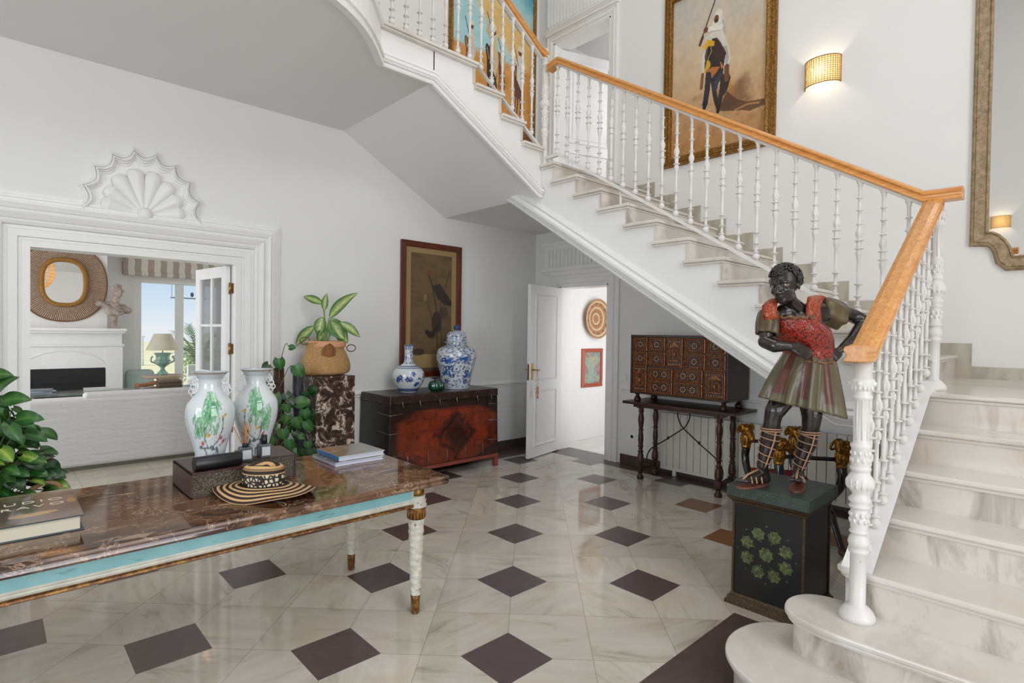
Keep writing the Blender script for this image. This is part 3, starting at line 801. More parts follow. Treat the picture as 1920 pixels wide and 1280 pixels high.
def handrail(pts, parent, mat, name='handrail', w=1.):
    """moulded rail along a 3-D path; profile kept upright"""
    mb = MB(); P = []; pts = [Vector(p) for p in pts]; n = len(pts)
    for i, p in enumerate(pts):
        d1 = (pts[i] - pts[i - 1]) if i else None; d2 = (pts[i + 1] - pts[i]) if i < n - 1 else None
        d1 = d1 or d2; d2 = d2 or d1
        h1 = Vector((d1.x, d1.y)).normalized(); h2 = Vector((d2.x, d2.y)).normalized(); s1 = Vector((-h1.y, h1.x)); s2 = Vector((-h2.y, h2.x)); q = s1 + s2
        q = q / max(q.length_squared / 2, .4)
        P.append([(p.x + q.x * a * w, p.y + q.y * a * w, p.z + b) for a, b in rprof])
    mb.grid(P, closev=True, smooth=False)
    k = len(rprof); b = len(mb.v) - n * k
    mb.f.append([b + i for i in range(k)]); mb.mi.append(0); mb.sm.append(False)
    b = len(mb.v) - k; mb.f.append([b + i for i in range(k)][::-1]); mb.mi.append(0); mb.sm.append(False)
    return mb.build(name, mat, parent, bevel=.004)
# --- middle flight railing
def nz2(y): return 18 * H - (H / RUN2) * (ny(11) - y)
XR = US + .06
r2 = thing('stair_railing', 'white iron balustrade with pine handrail along the long middle flight', 'railing', (XR, .7, LZ))
bal0 = baluster_mesh(.84); bal0.parent = None
bal_src = bal0.data
def bal(parent, x, y, z, mesh=bal_src):
    o = bpy.data.objects.new('baluster', mesh); COL.objects.link(o); o.parent = parent
    o.location = MW[parent.name].inverted() @ Vector((x, y, z)); MW[o.name] = Matrix.Translation((x, y, z)); return o
bpy.data.objects.remove(bal0)
SH = .075
for i in range(23):
    y = .792 + i * .1263; z = nz2(min(y, ny(11))) + SH + .012
    bal(r2, XR, y, z)
yA, yB = .66, ny(11) + .02
ztop = lambda y: nz2(min(y, ny(11))) + SH + .84 + .035
handrail([(XR, .545, 2.295), (XR, .64, 2.295), (XR, yA + .06, ztop(yA + .06)), (XR, yB, ztop(yB)), (XR, Y3 - .02, ztop(yB) - .03)], r2, railwood)
m = MB().prism([(yA, nz2(yA) + SH - .018), (yA, nz2(yA) + SH + .01), (yB, nz2(yB) + SH + .01), (Y3 + .02, nz2(yB) + SH + .01), (Y3 + .02, nz2(yB) + SH - .018), (yB, nz2(yB) + SH - .018)], XR - .016, XR + .016, 'x')
m.prism([(yA, ztop(yA) - .045), (yA, ztop(yA) - .026), (yB, ztop(yB) - .026), (yB, ztop(yB) - .045)], XR - .02, XR + .02, 'x')
m.build('shoe_rail', M['iron'], r2)
for y in (ny(3) + .12, ny(8) + .13):
    zt = LZ + (3 if y < 2 else 8) * H; MB().lathe([(.02, 0), (.022, .01), (.01, .02), (.009, nz2(y) + SH - zt)], 10, (XR, y, zt)).build('support_foot', M['iron'], r2)
nb = MB(); newel_mesh(nb, 1.085); nb.xf(Matrix.Translation((3.93, .665, LZ))); nb.build('newel_post', M['iron'], r2)
# --- upper flight and gallery railing
def nz3(x): return z18 + H * (1 + (US - x) / .27)
r3 = thing('stair_railing', 'white iron balustrade with pine handrail on the top flight and gallery edge', 'railing', (US, Y3, z18))
YR = Y3 + .035
xs = [3.722 - i * .1255 for i in range(14)]
zt3 = lambda x: min(nz3(x) + .012, 3.784 + .02)
for x in xs:
    if x > 2.12: bal(r3, x, YR, zt3(x) + .008)
gal = [(2.09, YR), (2.03, 3.67), (1.90, 3.50), (1.74, 3.37), (1.5, 3.235), (1.2, 3.16), (.9, 3.14)]
acc = 0
for (a, b), (c, d) in zip(gal[:-1], gal[1:]):
    L = sqrt((c - a) ** 2 + (d - b) ** 2)
    while acc < L:
        t = acc / L; bal(r3, a + (c - a) * t, b + (d - b) * t, 3.784 + .028); acc += .126
    acc -= L
x3 = 3.03
hz = lambda x: zt3(x) + .84 + .035
handrail([(US + .06, YR, hz(3.80) - .03), (3.80, YR, hz(3.80)), (x3, YR, hz(x3)), (2.09, YR, hz(x3))] + [(a, b, hz(x3)) for a, b in gal[1:]], r3, railwoodx)
m = MB().prism([(3.84, nz3(3.84) - .015), (3.84, nz3(3.84) + .015), (3.03, 3.80), (2.09, 3.80), (2.09, 3.784), (3.05, 3.784)], YR - .016, YR + .016, 'y')
m.prism([(3.84, hz(3.84) - .045), (3.84, hz(3.84) - .026), (x3, hz(x3) - .026), (2.09, hz(x3) - .026), (2.09, hz(x3) - .045), (x3, hz(x3) - .045)], YR - .02, YR + .02, 'y')
m.build('shoe_rail', M['iron'], r3)
nb = MB(); newel_mesh(nb, 1.13, .055); nb.xf(Matrix.Translation((US + .06, Y3 + .035, z18))); nb.build('newel_post', M['iron'], r3)
# --- lower flight railing
r1 = thing('stair_railing', 'white iron balustrade with steep pine handrail on the lowest flight', 'railing', (2.6, .67, 0))
YQ = .672
r1z = lambda x: cz(x) + .012
bl_ = baluster_mesh(.915); bal_low = bl_.data; bpy.data.objects.remove(bl_)
for i in range(10):
    x = 2.76 + i * .1195; bal(r1, x, YQ + .012, r1z(x) - .004, bal_low)
rw = 1.0
zr = lambda x: 1.455 + (2.25 - 1.455) * (x - 2.47) / (3.86 - 2.47)
handrail([(2.505, YQ, 1.427), (2.60, YQ, 1.427), (3.90, YQ, 2.268)], r1, railwoodx, w=rw)
nb = MB(); newel_mesh(nb, 1.055, .066); nb.xf(Matrix.Translation((2.60, YQ, 2 * H))); nb.build('newel_post', M['ironchip'], r1)

# ================================================================== doors
def panel_door(name, w, h, th, panels, mat, M4, kind='n'):
    """leaf in local x (0..w), z; returns MB"""
    mb = MB().box(0, w, 0, th, 0, h)
    for (x0, x1, z0, z1) in panels:
        for side in (0, 1):
            f = (lambda a, b, d: (a, -d, b)) if side == 0 else (lambda a, b, d: (a, th + d, b))
            mb.mould([(x0, z0), (x1, z0), (x1, z1), (x0, z1)], [(0, 0), (.003, .012), (.014, .014), (.018, .004), (.026, -.006), (.034, -.008), (.036, .0)], f, closed=True)
            y = -.007 if side == 0 else th + .001
            mb.box(x0 + .060, x1 - .060, y, y + .006, z0 + .060, z1 - .060)
    return mb
# small door leaf swung into the hall
hx, hy = 5.335, DY1 - .02
ang = atan2(4.671 - 4.817, 4.614 - 5.336)
Md = Matrix.Translation((hx, hy, .012)) @ Matrix.Rotation(ang, 4, 'Z')
W2 = .735
d1 = struct(panel_door('d', W2, 2.06, .038, [(.12, W2 - .10, .92, 1.95), (.12, W2 - .10, .13, .80)], None, None).xf(Md).build('door_1', M['door'], bevel=.002))
m = MB()
for s_, y in ((-1, -.001), (1, .039)):
    m.box(W2 - .075, W2 - .04, y - .004, y + .004, .93, 1.13)
    m.tube([(W2 - .057, y, 1.05), (W2 - .057, y + s_ * .045, 1.05), (W2 - .15, y + s_ * .048, 1.045)], .008, 8)
m.box(W2, W2 + .003, .008, .03, .93, 1.12)
m.xf(Md); m.build('door_handle', M['brass'], d1, label='brass lever handle')
# tassel hanging from the handle
Mt = Md @ Matrix.Translation((W2 - .10, .088, 0))
m = MB().tube([(0.0, 0, 1.05), (.012, 0, .95), (.012, 0, .86)], .002, 6).tube([(0.0, 0, 1.05), (-.014, 0, .95), (-.002, 0, .86)], .002, 6)
m.lathe([(.004, .86), (.016, .85), (.019, .83), (.013, .81), (.017, .79), (.019, .77), (.008, .755), (.013, .745), (.019, .715)], 12)
m.xf(Mt)
tag(m.build('key_tassel', plain('dusty_pink_silk', '#c99a82', .6)), 'small dusty pink tassel hanging from the brass handle of the open door', 'tassel')
# hinged glazed leaf of the wide opening, swung into the living room
def french(name, w, h):
    mb = MB()
    mb.box(0, .09, 0, .04, 0, h).box(w - .09, w, 0, .04, 0, h).box(.09, w - .09, 0, .04, 0, .22).box(.09, w - .09, 0, .04, h - .10, h)
    rows = 4; z0, z1 = .22, h - .10
    for i in range(1, rows): z = z0 + (z1 - z0) * i / rows; mb.box(.09, w - .09, .008, .032, z - .012, z + .012)
    mb.box(w / 2 - .012, w / 2 + .012, .008, .032, z0, z1)
    return mb
Mf = Matrix.Translation((OX1 - .03, YL + .10, .01)) @ Matrix.Rotation(radians(97), 4, 'Z')
d2 = struct(french('door_2', .66, 2.05).xf(Mf).build('door_2', M['door'], bevel=.003))
MB().box(.09, .57, .018, .022, .22, 1.95).xf(Mf).build('pane', M['glass'], d2)
m = MB()
for z in (.62, 1.32, 1.86): m.tube([(OX1 - .035, YL + .085, z - .05), (OX1 - .035, YL + .085, z + .05)], .011, 10).box(OX1 - .021, OX1 - .018, YL + .03, YL + .08, z - .045, z + .045)
m.build('hinge', M['brass'], d2)
m = MB()
for z in (.72, 1.32, 1.93): m.box(OX0 + .02, OX0 + .023, YL + .05, YL + .085, z - .05, z + .05)
struct(m.build('trim_jamb_hinge_plates', M['brass']))
# upper door leaf, ajar behind the railing
Mu = Matrix.Translation((XB + .10, UY1 - .02, z18 + .01)) @ Matrix.Rotation(radians(-20), 4, 'Z')
d3 = struct(panel_door('d', .88, 2.12, .038, [(.13, .75, .92, 2.0), (.13, .75, .13, .80)], None, None).xf(Mu).build('door_3', M['door'], bevel=.002))
m = MB().box(.80, .83, -.008, 0, .92, 1.10).tube([(.815, 0, 1.03), (.815, -.045, 1.03), (.72, -.048, 1.025)], .008, 8).xf(Mu)
m.build('door_handle', M['black'], d3, label='dark lever handle')
# unseen windows, made up behind the camera to go with the daylight lamps
def win(name, parts, gl, mat=None):
    w = struct(parts.build(name, M['trim'])); gl.build('pane', M['glass'], w); return w
m = MB(); x0, x1 = -3.72, -3.66
m.box(x0, x1, wy0, wy1, .4, .46).box(x0, x1, wy0, wy1, 2.94, 3.0)
for y in (wy0, wy0 + .9, wy0 + 1.84, wy1 - .06): m.box(x0, x1, y, y + .06, .4, 3.0)
win('window_1', m, MB().box(-3.70, -3.695, wy0, wy1, .4, 3.0))
for k, (za, zb) in enumerate(((.4, 3.6), (4.4, 6.2))):
    m = MB(); m.box(a, b, -3.62, -3.56, za, za + .06) if False else None
    A, B = -.6, 2.4
    m.box(A, B, -3.62, -3.56, za, za + .06).box(A, B, -3.62, -3.56, zb - .06, zb)
    for x in (A, A + .98, A + 1.96, B - .06): m.box(x, x + .06, -3.62, -3.56, za, zb)
    win('window_%d' % (k + 2), m, MB().box(A, B, -3.595, -3.59, za, zb))
# ================================================================== furniture in the hall
def zrot(a): return Matrix.Rotation(a, 4, 'Z')
# ---------- long console table with the brown marble top
mt = NT('brown_emperador_marble')
p = mt.pos()
f = mt.noise(mt.mapping(p, sc=(1, 1, 1)), 3.2, 7, .62, .9)
c = mt.ramp(f, [(.28, '#241610'), (.43, '#4b3022'), (.56, '#7a583f'), (.64, '#553726'), (.76, '#2e1d15')])
f2 = mt.noise(p, 6.5, 5, .62, .5)
v = mt.math('ABSOLUTE', mt.math('SUBTRACT', f2, .5))
c = mt.mix(mt.ramp(v, [(.0, (.8, .8, .8)), (.014, (0, 0, 0))]), c, '#b09278')
f3 = mt.noise(mt.mapping(p, loc=(4, 4, 4), sc=(1.2, 3, 3)), 4.2, 3, .6, .4)
c = mt.mix(mt.ramp(f3, [(.63, (0, 0, 0)), (.69, (.75, .75, .75))]), c, '#b59a82')
mt.set('Base Color', c); mt.set('Roughness', .06); mt.set('Specular IOR Level', .7)
M['emp'] = mt.m
TX0, TX1, TY0, TY1, TZ = -1.35, 1.785, 2.35, 3.30, .74
M['aqua'] = NT('painted_turquoise_panel')
_m = M['aqua']; _f = _m.noise(_m.pos(), 5, 4, .6); _c = _m.ramp(_f, [(.3, '#7fb7bd'), (.7, '#9bd0d6')]); _f2 = _m.noise(_m.mapping(_m.pos(), rot=(0, .6, 0), sc=(6, 1, 40)), 1.5, 3)
_m.set('Base Color', _m.mix(_m.ramp(_f2, [(.68, (0, 0, 0)), (.72, (.5, .5, .5))]), _c, '#4f7f88')); _m.set('Roughness', .22); M['aqua'] = _m.m
M['cream'] = plain('aged_cream_paint', '#d8d6c8', .45, var=.08, vs=20)
M['gilt'] = NT('worn_gilding'); _m = M['gilt']; _f = _m.noise(_m.pos(), 40, 5, .7); _m.set('Base Color', _m.ramp(_f, [(.35, '#4a2a14'), (.5, '#7a4f22'), (.65, '#a57c38')])); _m.set('Roughness', .4); _m.set('Metallic', .35); M['gilt'] = _m.m
M['legpaint'] = NT('worn_white_leg_paint'); _m = M['legpaint']; _f = _m.noise(_m.pos(), 34, 4, .6); _m.set('Base Color', _m.ramp(_f, [(.28, '#7d5f48'), (.36, '#c4c0b2'), (.7, '#dedccf')])); _m.set('Roughness', .5); _m.bump(_f, .4, .004); M['legpaint'] = _m.m
tb = thing('console_table', 'long console table with brown marble top, turquoise apron and carved white legs', 'table', ((TX0 + TX1) / 2, (TY0 + TY1) / 2, 0))
ep = [(-.045, 0), (-.02, 0), (-.008, -.003), (0, -.010), (.0, -.016), (-.007, -.020), (-.005, -.026), (-.001, -.033), (-.006, -.041), (-.014, -.045), (-.06, -.045)]
tp = [(TX1, TY0), (TX1, TY1), (TX0, TY1), (TX0, TY0)]
def corners(x0, x1, y0, y1, c):
    """rectangle with notched, rounded corners"""
    out = []
    for cx, cy, a in ((x1, y0, -90), (x1, y1, 0), (x0, y1, 90), (x0, y0, 180)):
        sx = -1 if cx == x1 else 1; sy = 1 if cy == y0 else -1
        ox, oy = cx + sx * c, cy + sy * c
        for k in range(7):
            t = radians(a + 90 * k / 6); out.append((ox + c * cos(t), oy + c * sin(t)))
    return out
tp = corners(TX0, TX1, TY0, TY1, .035)
m = MB().mould(tp, [(-o, TZ + d) for o, d in ep], lambda a, b, d: (a, b, d), closed=True)
tin = inset(tp, .045)
ar = MB().prism([(a, b) for a, b in corners(TX0 + .04, TX1 - .04, TY0 + .04, TY1 - .04, .02)], TZ - .045, TZ - .0002, 'z')
m.add(ar.v, ar.f); m.build('tabletop', M['emp'], tb)
AX0, AX1, AY0, AY1 = TX0 + .15, TX1 - .150, TY0 + .108, TY1 - .083
MB().box(AX0, AX1, AY0, AY1, .586, .695).build('apron', M['cream'], tb)
apr = bpy.data.objects['apron']
m = MB()
for s_, yy in ((-1, AY0), (1, AY1)):
    m.box(AX0 + .02, AX1 - .03, yy, yy + s_ * .004, .622, .690)
m.box(AX1, AX1 + .004, AY0 + .05, AY1 - .05, .622, .690)
m.build('apron_panel', M['aqua'], apr, label='turquoise painted apron panel')
m = MB()
ed = [(AX1 + .012, AY0 - .012), (AX1 + .012, AY1 + .012), (AX0 - .012, AY1 + .012), (AX0 - .012, AY0 - .012)]
m.mould(ed, [(.02, .580), (.004, .578), (-.002, .583), (.000, .590), (.006, .594), (.02, .596)], lambda a, b, d: (a, b, d), closed=True)
m.build('apron_bead', M['gilt'], apr, label='worn gilt bead under the apron')
m = MB().mould([(AX1 + .002, AY0 - .002), (AX1 + .002, AY1 + .002), (AX0 - .002, AY1 + .002), (AX0 - .002, AY0 - .002)], [(.01, .597), (-.002, .599), (-.005, .604), (-.002, .611), (.01, .613)], lambda a, b, d: (a, b, d), closed=True)
m.build('apron_bead', M['cream'], apr)
M['giltb'] = plain('old_gold_collar', '#8a6a2c', .35, .6, .2, 60)
def table_leg(x, y):
    L = MB()
    P = [(.010, 0), (.019, .004), (.022, .014), (.020, .03)]
    P += [(.0225, .035), (.024, .08), (.0255, .105)]
    L.lathe(P, 16, (x, y, 0), mi=1)
    # white twisted shaft
    prof = []
    for i in range(90):
        t = i / 89; r = .0245 + .0145 * t; prof.append((r, .105 + .405 * t))
    G = []
    for k, (r, z) in enumerate(prof):
        row = []
        for i in range(24):
            a = 2 * pi * i / 24; w = abs(sin(a + z * 62)) ** .6 * (.75 + .25 * sin(z * 190)); row.append((x + cos(a) * (r + .0058 * w), y + sin(a) * (r + .0058 * w), z))
        G.append(row)
    L.grid(G, closev=True, mi=0)
    L.lathe([(.042, .510), (.044, .54), (.049, .558), (.049, .566), (.045, .571)], 20, (x, y, 0), mi=1)
    for i in range(16):
        a = 2 * pi * i / 16; L.ell((x + cos(a) * .045, y + sin(a) * .044, .536), (.007, .007, .026), n=6, m=6, mi=1)
    L.lathe([(.045, .570), (.053, .575), (.055, .583), (.049, .592), (.045, .597), (.051, .602), (.051, .609), (.044, .614), (.044, .622), (.047, .626), (.047, .632), (.040, .636)], 24, (x, y, 0), mi=0)
    L.lathe([(.040, .636), (.040, .645), (.042, .649), (.040, .653), (.041, .69), (.04, .695)], 24, (x, y, 0), mi=2)
    L.build('leg', [M['legpaint'], M['gilt'], M['giltb']], tb)
for x in (TX1 - .135, TX0 + .135):
    for y in (TY0 + .13, TY1 - .10): table_leg(x, y)

# ---------- things on the table
def book(name, label, x0, x1, y0, y1, z0, z1, cov, pages, group=None, spine='x0', rz=0, th=.004, rounded=False, inner=.006):
    cx, cy = (x0 + x1) / 2, (y0 + y1) / 2
    b = thing(name, label, 'book', (cx, cy, z0), rz, group)
    hx, hy = (x1 - x0) / 2, (y1 - y0) / 2
    h = z1 - z0
    L = lambda mb: mb.xf(MW[b.name])
    m = MB().box(-hx, hx, -hy, hy, 0, th).box(-hx, hx, -hy, hy, h - th, h)
    sx = {'x0': (-hx, -hx + th), 'x1': (hx - th, hx)}.get(spine)
    if sx: m.box(sx[0], sx[1], -hy, hy, 0, h)
    else:
        sy = (-hy, -hy + th) if spine == 'y0' else (hy - th, hy); m.box(-hx, hx, sy[0], sy[1], 0, h)
    L(m).build('cover', cov, b, bevel=.0015)
    i = inner
    px = [-hx + (th if spine == 'x0' else i), hx - (th if spine == 'x1' else i)]; py = [-hy + (th if spine == 'y0' else i), hy - (th if spine == 'y1' else i)]
    L(MB().box(px[0], px[1], py[0], py[1], th, h - th)).build('pages', pages, b)
    return b
pg = NT('book_pages'); _f = pg.noise(pg.mapping(pg.pos(), sc=(.3, .3, 260)), 3, 2); pg.set('Base Color', pg.ramp(_f, [(.3, '#cfc8b0'), (.7, '#e6e0cc')])); pg.set('Roughness', .7); M['pages'] = pg.m
pg = NT('white_pages'); _f = pg.noise(pg.mapping(pg.pos(), sc=(.3, .3, 260)), 3, 2); pg.set('Base Color', pg.ramp(_f, [(.3, '#b8bdcc'), (.7, '#dfe3ee')])); pg.set('Roughness', .6); M['pagesw'] = pg.m
# big art book at the left end
im = Img(140, 100, '#5d4744'); nz = im.noise(5, 4, 3)
im.put(np.clip((nz - .45) * 4, 0, 1), '#7a6058', .8); im.put(np.clip((im.noise(3, 6, 8) - .55) * 5, 0, 1), '#8c7a58', .5)
im.ell(.60, .25, .16, .055, '#b98f45'); im.ell(.72, .27, .10, .04, '#c9a35c', al=.8); im.ell(.25, .12, .2, .05, '#6e5a48', al=.8); im.poly([(0, .93), (1, .93), (1, 1), (0, 1)], '#8d7f60', .8)
im.ell(.95, .55, .04, .08, '#c08b4a', al=.7)
BX0, BX1, BY0, BY1 = -.12, .258, 2.605, 3.07
bk = book('art_book', 'thick art book with brown painting cover and pale title at the table corner', BX0, BX1, BY0, BY1, TZ, TZ + .056, plain('dark_teal_cloth', '#2c4650', .4), M['pages'], spine='x0', inner=.012)
canvas_mesh(im, lambda u, v: (BX0 + .001 + u * (BX1 - BX0 - .002), BY0 + .001 + v * (BY1 - BY0 - .002), TZ + .0568)).build('dust_jacket', vcol('book_jacket', .12, .5), bk, label='brown printed jacket')
def text_obj(s, size, M4, mat, parent, name='lettering', ext=.0004, sx=1.):
    cu = bpy.data.curves.new('t', 'FONT'); cu.body = s; cu.size = size; cu.extrude = ext; cu.align_x = 'RIGHT'; cu.space_character = 1.35
    o = bpy.data.objects.new('t', cu); COL.objects.link(o); bpy.context.view_layer.update()
    me = bpy.data.meshes.new_from_object(o.evaluated_get(bpy.context.evaluated_depsgraph_get()))
    bpy.data.objects.remove(o); bpy.data.curves.remove(cu)
    mb = MB().add([tuple(M4 @ Vector((v.co.x * sx, v.co.y, v.co.z))) for v in me.vertices], [tuple(p.vertices) for p in me.polygons])
    bpy.data.meshes.remove(me)
    return mb.build(name, mat, parent, fixn=False)
lt = plain('pale_lettering', '#d9cdb8', .5)
text_obj('CLAUDIO', .050, Matrix.Translation((BX1 - .04, 2.90, TZ + .0575)), lt, bk, 'title', sx=1.2)
text_obj('BRAVO', .050, Matrix.Translation((BX1 - .04, 2.825, TZ + .0575)), lt, bk, 'title', sx=1.2)
# two books at the right end
im = Img(90, 90, '#6f6a60'); im.put(np.clip((im.noise(5, 5, 5) - .45) * 4, 0, 1), '#8d9a94', .8); im.put(np.clip((im.noise(6, 6, 9) - .5) * 5, 0, 1), '#8d6a4a', .6); im.put(np.clip((im.noise(7, 9, 2) - .6) * 6, 0, 1), '#a33b3b', .6); im.put(np.clip((im.noise(4, 9, 12) - .6) * 6, 0, 1), '#c9c7c0', .6)
vj = vcol('printed_cover', .15, .4)
b1 = book('picture_book', 'lower of two picture books near the right end of the table', 1.395, 1.70, 2.905, 3.20, TZ, TZ + .022, plain('white_cover', '#cfd6e4', .2), M['pagesw'], 'books at the right end of the table', spine='x0')
canvas_mesh(im, lambda u, v: (1.397 + u * .301, 2.907 + v * .291, TZ + .0228)).build('printed_cover', vj, b1)
im2 = Img(90, 90, '#6a645c'); im2.put(np.clip((im2.noise(5, 5, 15) - .42) * 4, 0, 1), '#7f8d90', .8); im2.put(np.clip((im2.noise(6, 6, 19) - .5) * 5, 0, 1), '#94765a', .6); im2.put(np.clip((im2.noise(7, 9, 22) - .62) * 6, 0, 1), '#b04444', .7)
b2 = book('picture_book', 'upper picture book with bright blue spine near the right end of the table', 1.425, 1.715, 2.92, 3.21, TZ + .0235, TZ + .05, plain('blue_white_cover', '#d5d9dc', .25), M['pagesw'], 'books at the right end of the table', spine='x0')
m = MB().box(1.4235, 1.4255, 2.922, 3.208, TZ + .028, TZ + .049); m.build('spine', plain('bright_blue', '#1879c0', .3), b2, label='bright blue spine')
canvas_mesh(im2, lambda u, v: (1.427 + u * .286, 2.922 + v * .286, TZ + .0508)).build('printed_cover', vj, b2)
# old leather books under the vases
lea = NT('old_brown_leather'); _f = lea.noise(lea.pos(), 30, 6, .7); lea.set('Base Color', lea.ramp(_f, [(.3, '#2c1a17'), (.6, '#4a2c26'), (.75, '#6b463a')])); lea.set('Roughness', .38); lea.bump(_f, .25, .003); M['leather'] = lea.m
oldp = NT('marbled_page_edges'); _f = oldp.noise(oldp.pos(), 150, 4, .8); oldp.set('Base Color', oldp.ramp(_f, [(.42, '#1d1815'), (.52, '#4f463c'), (.64, '#857963')])); oldp.set('Roughness', .6); M['oldpages'] = oldp.m
ob1 = book('antique_book', 'thick antique leather book under the left green-willow vase', .648, .905, 2.755, 3.09, TZ, TZ + .115, M['leather'], M['oldpages'], 'antique books under the vases', spine='x0', th=.008, inner=.006)
m = MB()
for z in (.03,): pass
ob2 = book('antique_book', 'antique leather book under the right green-willow vase behind the straw hat', .932, 1.175, 2.875, 3.14, TZ, TZ + .115, M['leather'], M['oldpages'], 'antique books under the vases', spine='x1', rz=-.1, th=.008)
# ---------- porcelain vases with willow painting
def lathe_painted(mb, prof, n, o, img, u0=0., ripple=0):
    P = []; cols = []
    zs = [p[1] for p in prof]; z0, z1 = min(zs), max(zs)
    for r, z in prof:
        row = []
        for i in range(n):
            t = 2 * pi * i / n; row.append((o[0] + r * cos(t), o[1] + r * sin(t), o[2] + z))
            cols.append(img.at(((i / n) + u0) % 1.0, (z - z0) / (z1 - z0)))
        P.append(row)
    return mb.grid(P, closev=True, cols=cols)
def willow(seed, flip):
    im = Img(420, 260, '#d3dadd'); R = random.Random(seed)
    X = lambda u: u if not flip else 1 - u
    c0 = .5
    def sx(x): return c0 + (x if not flip else -x) * .21      # x in vase half widths around the front
    green = ['#6fae80', '#559a6a', '#86bb92', '#43855a']
    for base, top, n in (((.02, .56), (.05, .80), 130), ((-.40, .38), (-.22, .62), 80), ((.02, .40), (.05, .52), 16)):
        for k in range(n):
            t = R.random(); a = (base[0] + (top[0] - base[0]) * t + R.uniform(-.27, .27) * (.5 + .5 * t), base[1] + (top[1] - base[1]) * t)
            L = R.uniform(.05, .12); dx = R.uniform(-.12, .12)
            im.line([(sx(a[0]), a[1]), (sx(a[0] + dx), a[1] - L)], .011, R.choice(green), .75)
    br = '#4c5a60'
    for pts, w in (([(-.45, .215), (-.2, .20), (.1, .195), (.35, .17), (.42, .10), (.40, .05)], .016), ([(-.1, .20), (-.2, .30), (-.18, .42)], .007), ([(.0, .20), (.3, .27), (.42, .40), (.38, .52)], .009),
                   ([(-.25, .20), (-.15, .12), (.05, .09), (.05, .03)], .010), ([(.2, .19), (.5, .23), (.7, .28)], .006), ([(.1, .12), (.3, .15)], .006)):
        im.line([(sx(a), b) for a, b in pts], w * 1.7, br, .9)
    for (a, b) in ((-.3, .255), (.42, .30), (.56, .265)):
        for k in range(6): t = k * 1.047; im.ell(sx(a) + cos(t) * .009, b + sin(t) * .014, .007, .011, '#c4726c')
        im.ell(sx(a), b, .006, .010, '#a23b3b')
    for k in range(46): im.ell(sx(R.uniform(-.6, .75)), R.uniform(.20, .33), .0035, .005, R.choice(['#8a8f97', '#b98a90', '#66727a', '#a9b0b6']), al=.8)
    for (a, b) in ((.42, .54), (-.08, .34)): im.ell(sx(a), b, .016, .016, '#cfb64e'); im.ell(sx(a) + .012, b + .012, .006, .008, '#8a7a3c')
    for (a, b) in ((.65, .50), (.62, .49)): im.line([(sx(a) - .006, b), (sx(a), b + .008), (sx(a) + .007, b + .002)], .003, '#555b66')
    im.line([(0, .985), (1, .985)], .02, '#8a6a4a'); im.line([(0, .008), (1, .008)], .012, '#a08a70')
    return im
vp = [(r * .95, z * .985) for r, z in sprof([(.062, 0), (.064, .008), (.066, .05), (.083, .115), (.103, .18), (.111, .235), (.105, .285), (.082, .322), (.062, .345), (.051, .365), (.048, .385), (.051, .405), (.064, .430), (.080, .443), (.083, .446)], 120)]
porc = vcol('glazed_porcelain', .08, .8)
camdir = lambda x, y: atan2(-y, -x) / (2 * pi)        # angle (turns) of the side facing the room
def front_u(x, y, c=.5): return (c - camdir(x, y)) % 1.0
def vase(x, y, z, flip, label, seed):
    t = thing('porcelain_vase', label, 'vase', (x, y, z), 0, 'willow vases on the antique books')
    m = MB(); lathe_painted(m, vp, 160, (x, y, z), willow(seed, flip), front_u(x, y)); m.lathe([(.074, .439), (.044, .395), (.044, .34)], 40, (x, y, z), caps=False, colf=lambda u, v: lin('#b9c0c4'))
    m.lathe([(.0789, .4393), (.074, .4395)], 40, (x, y, z), caps=False, colf=lambda u, v: lin('#8a6a4a')); m.lathe([(.001, 0.001), (.058, 0.001)], 40, (x, y, z), caps=False, colf=lambda u, v: lin('#b9c0c4'))
    m.build('body', porc, t)
    rx, ry = y / sqrt(x * x + y * y), -x / sqrt(x * x + y * y)
    for s_ in (-1, 1):
        h = MB()
        for (a, b, r) in ((.060, .385, .013), (.070, .368, .013), (.078, .348, .012), (.064, .352, .011), (.070, .332, .010), (.058, .402, .010), (.068, .392, .008)):
            c_ = (x + rx * a * s_, y + ry * a * s_, z + b)
            h.tube([(c_[0] + rx * cos(q) * r, c_[1] + ry * cos(q) * r, c_[2] + sin(q) * r) for q in [2 * pi * i / 12 for i in range(12)]], .0028, 6, closed=True)
        h.build('handle', M['porcw'], t)
    return t
M['porcw'] = plain('white_porcelain', '#dcdde0', .15, var=.1, vs=60)
vase(.765, 2.905, TZ + .1152, False, 'porcelain vase with green willow painting on the left antique book', 4)
vase(1.0, 2.985, TZ + .1152, True, 'porcelain vase with green willow painting behind the glass bottles, right one of the pair', 9)
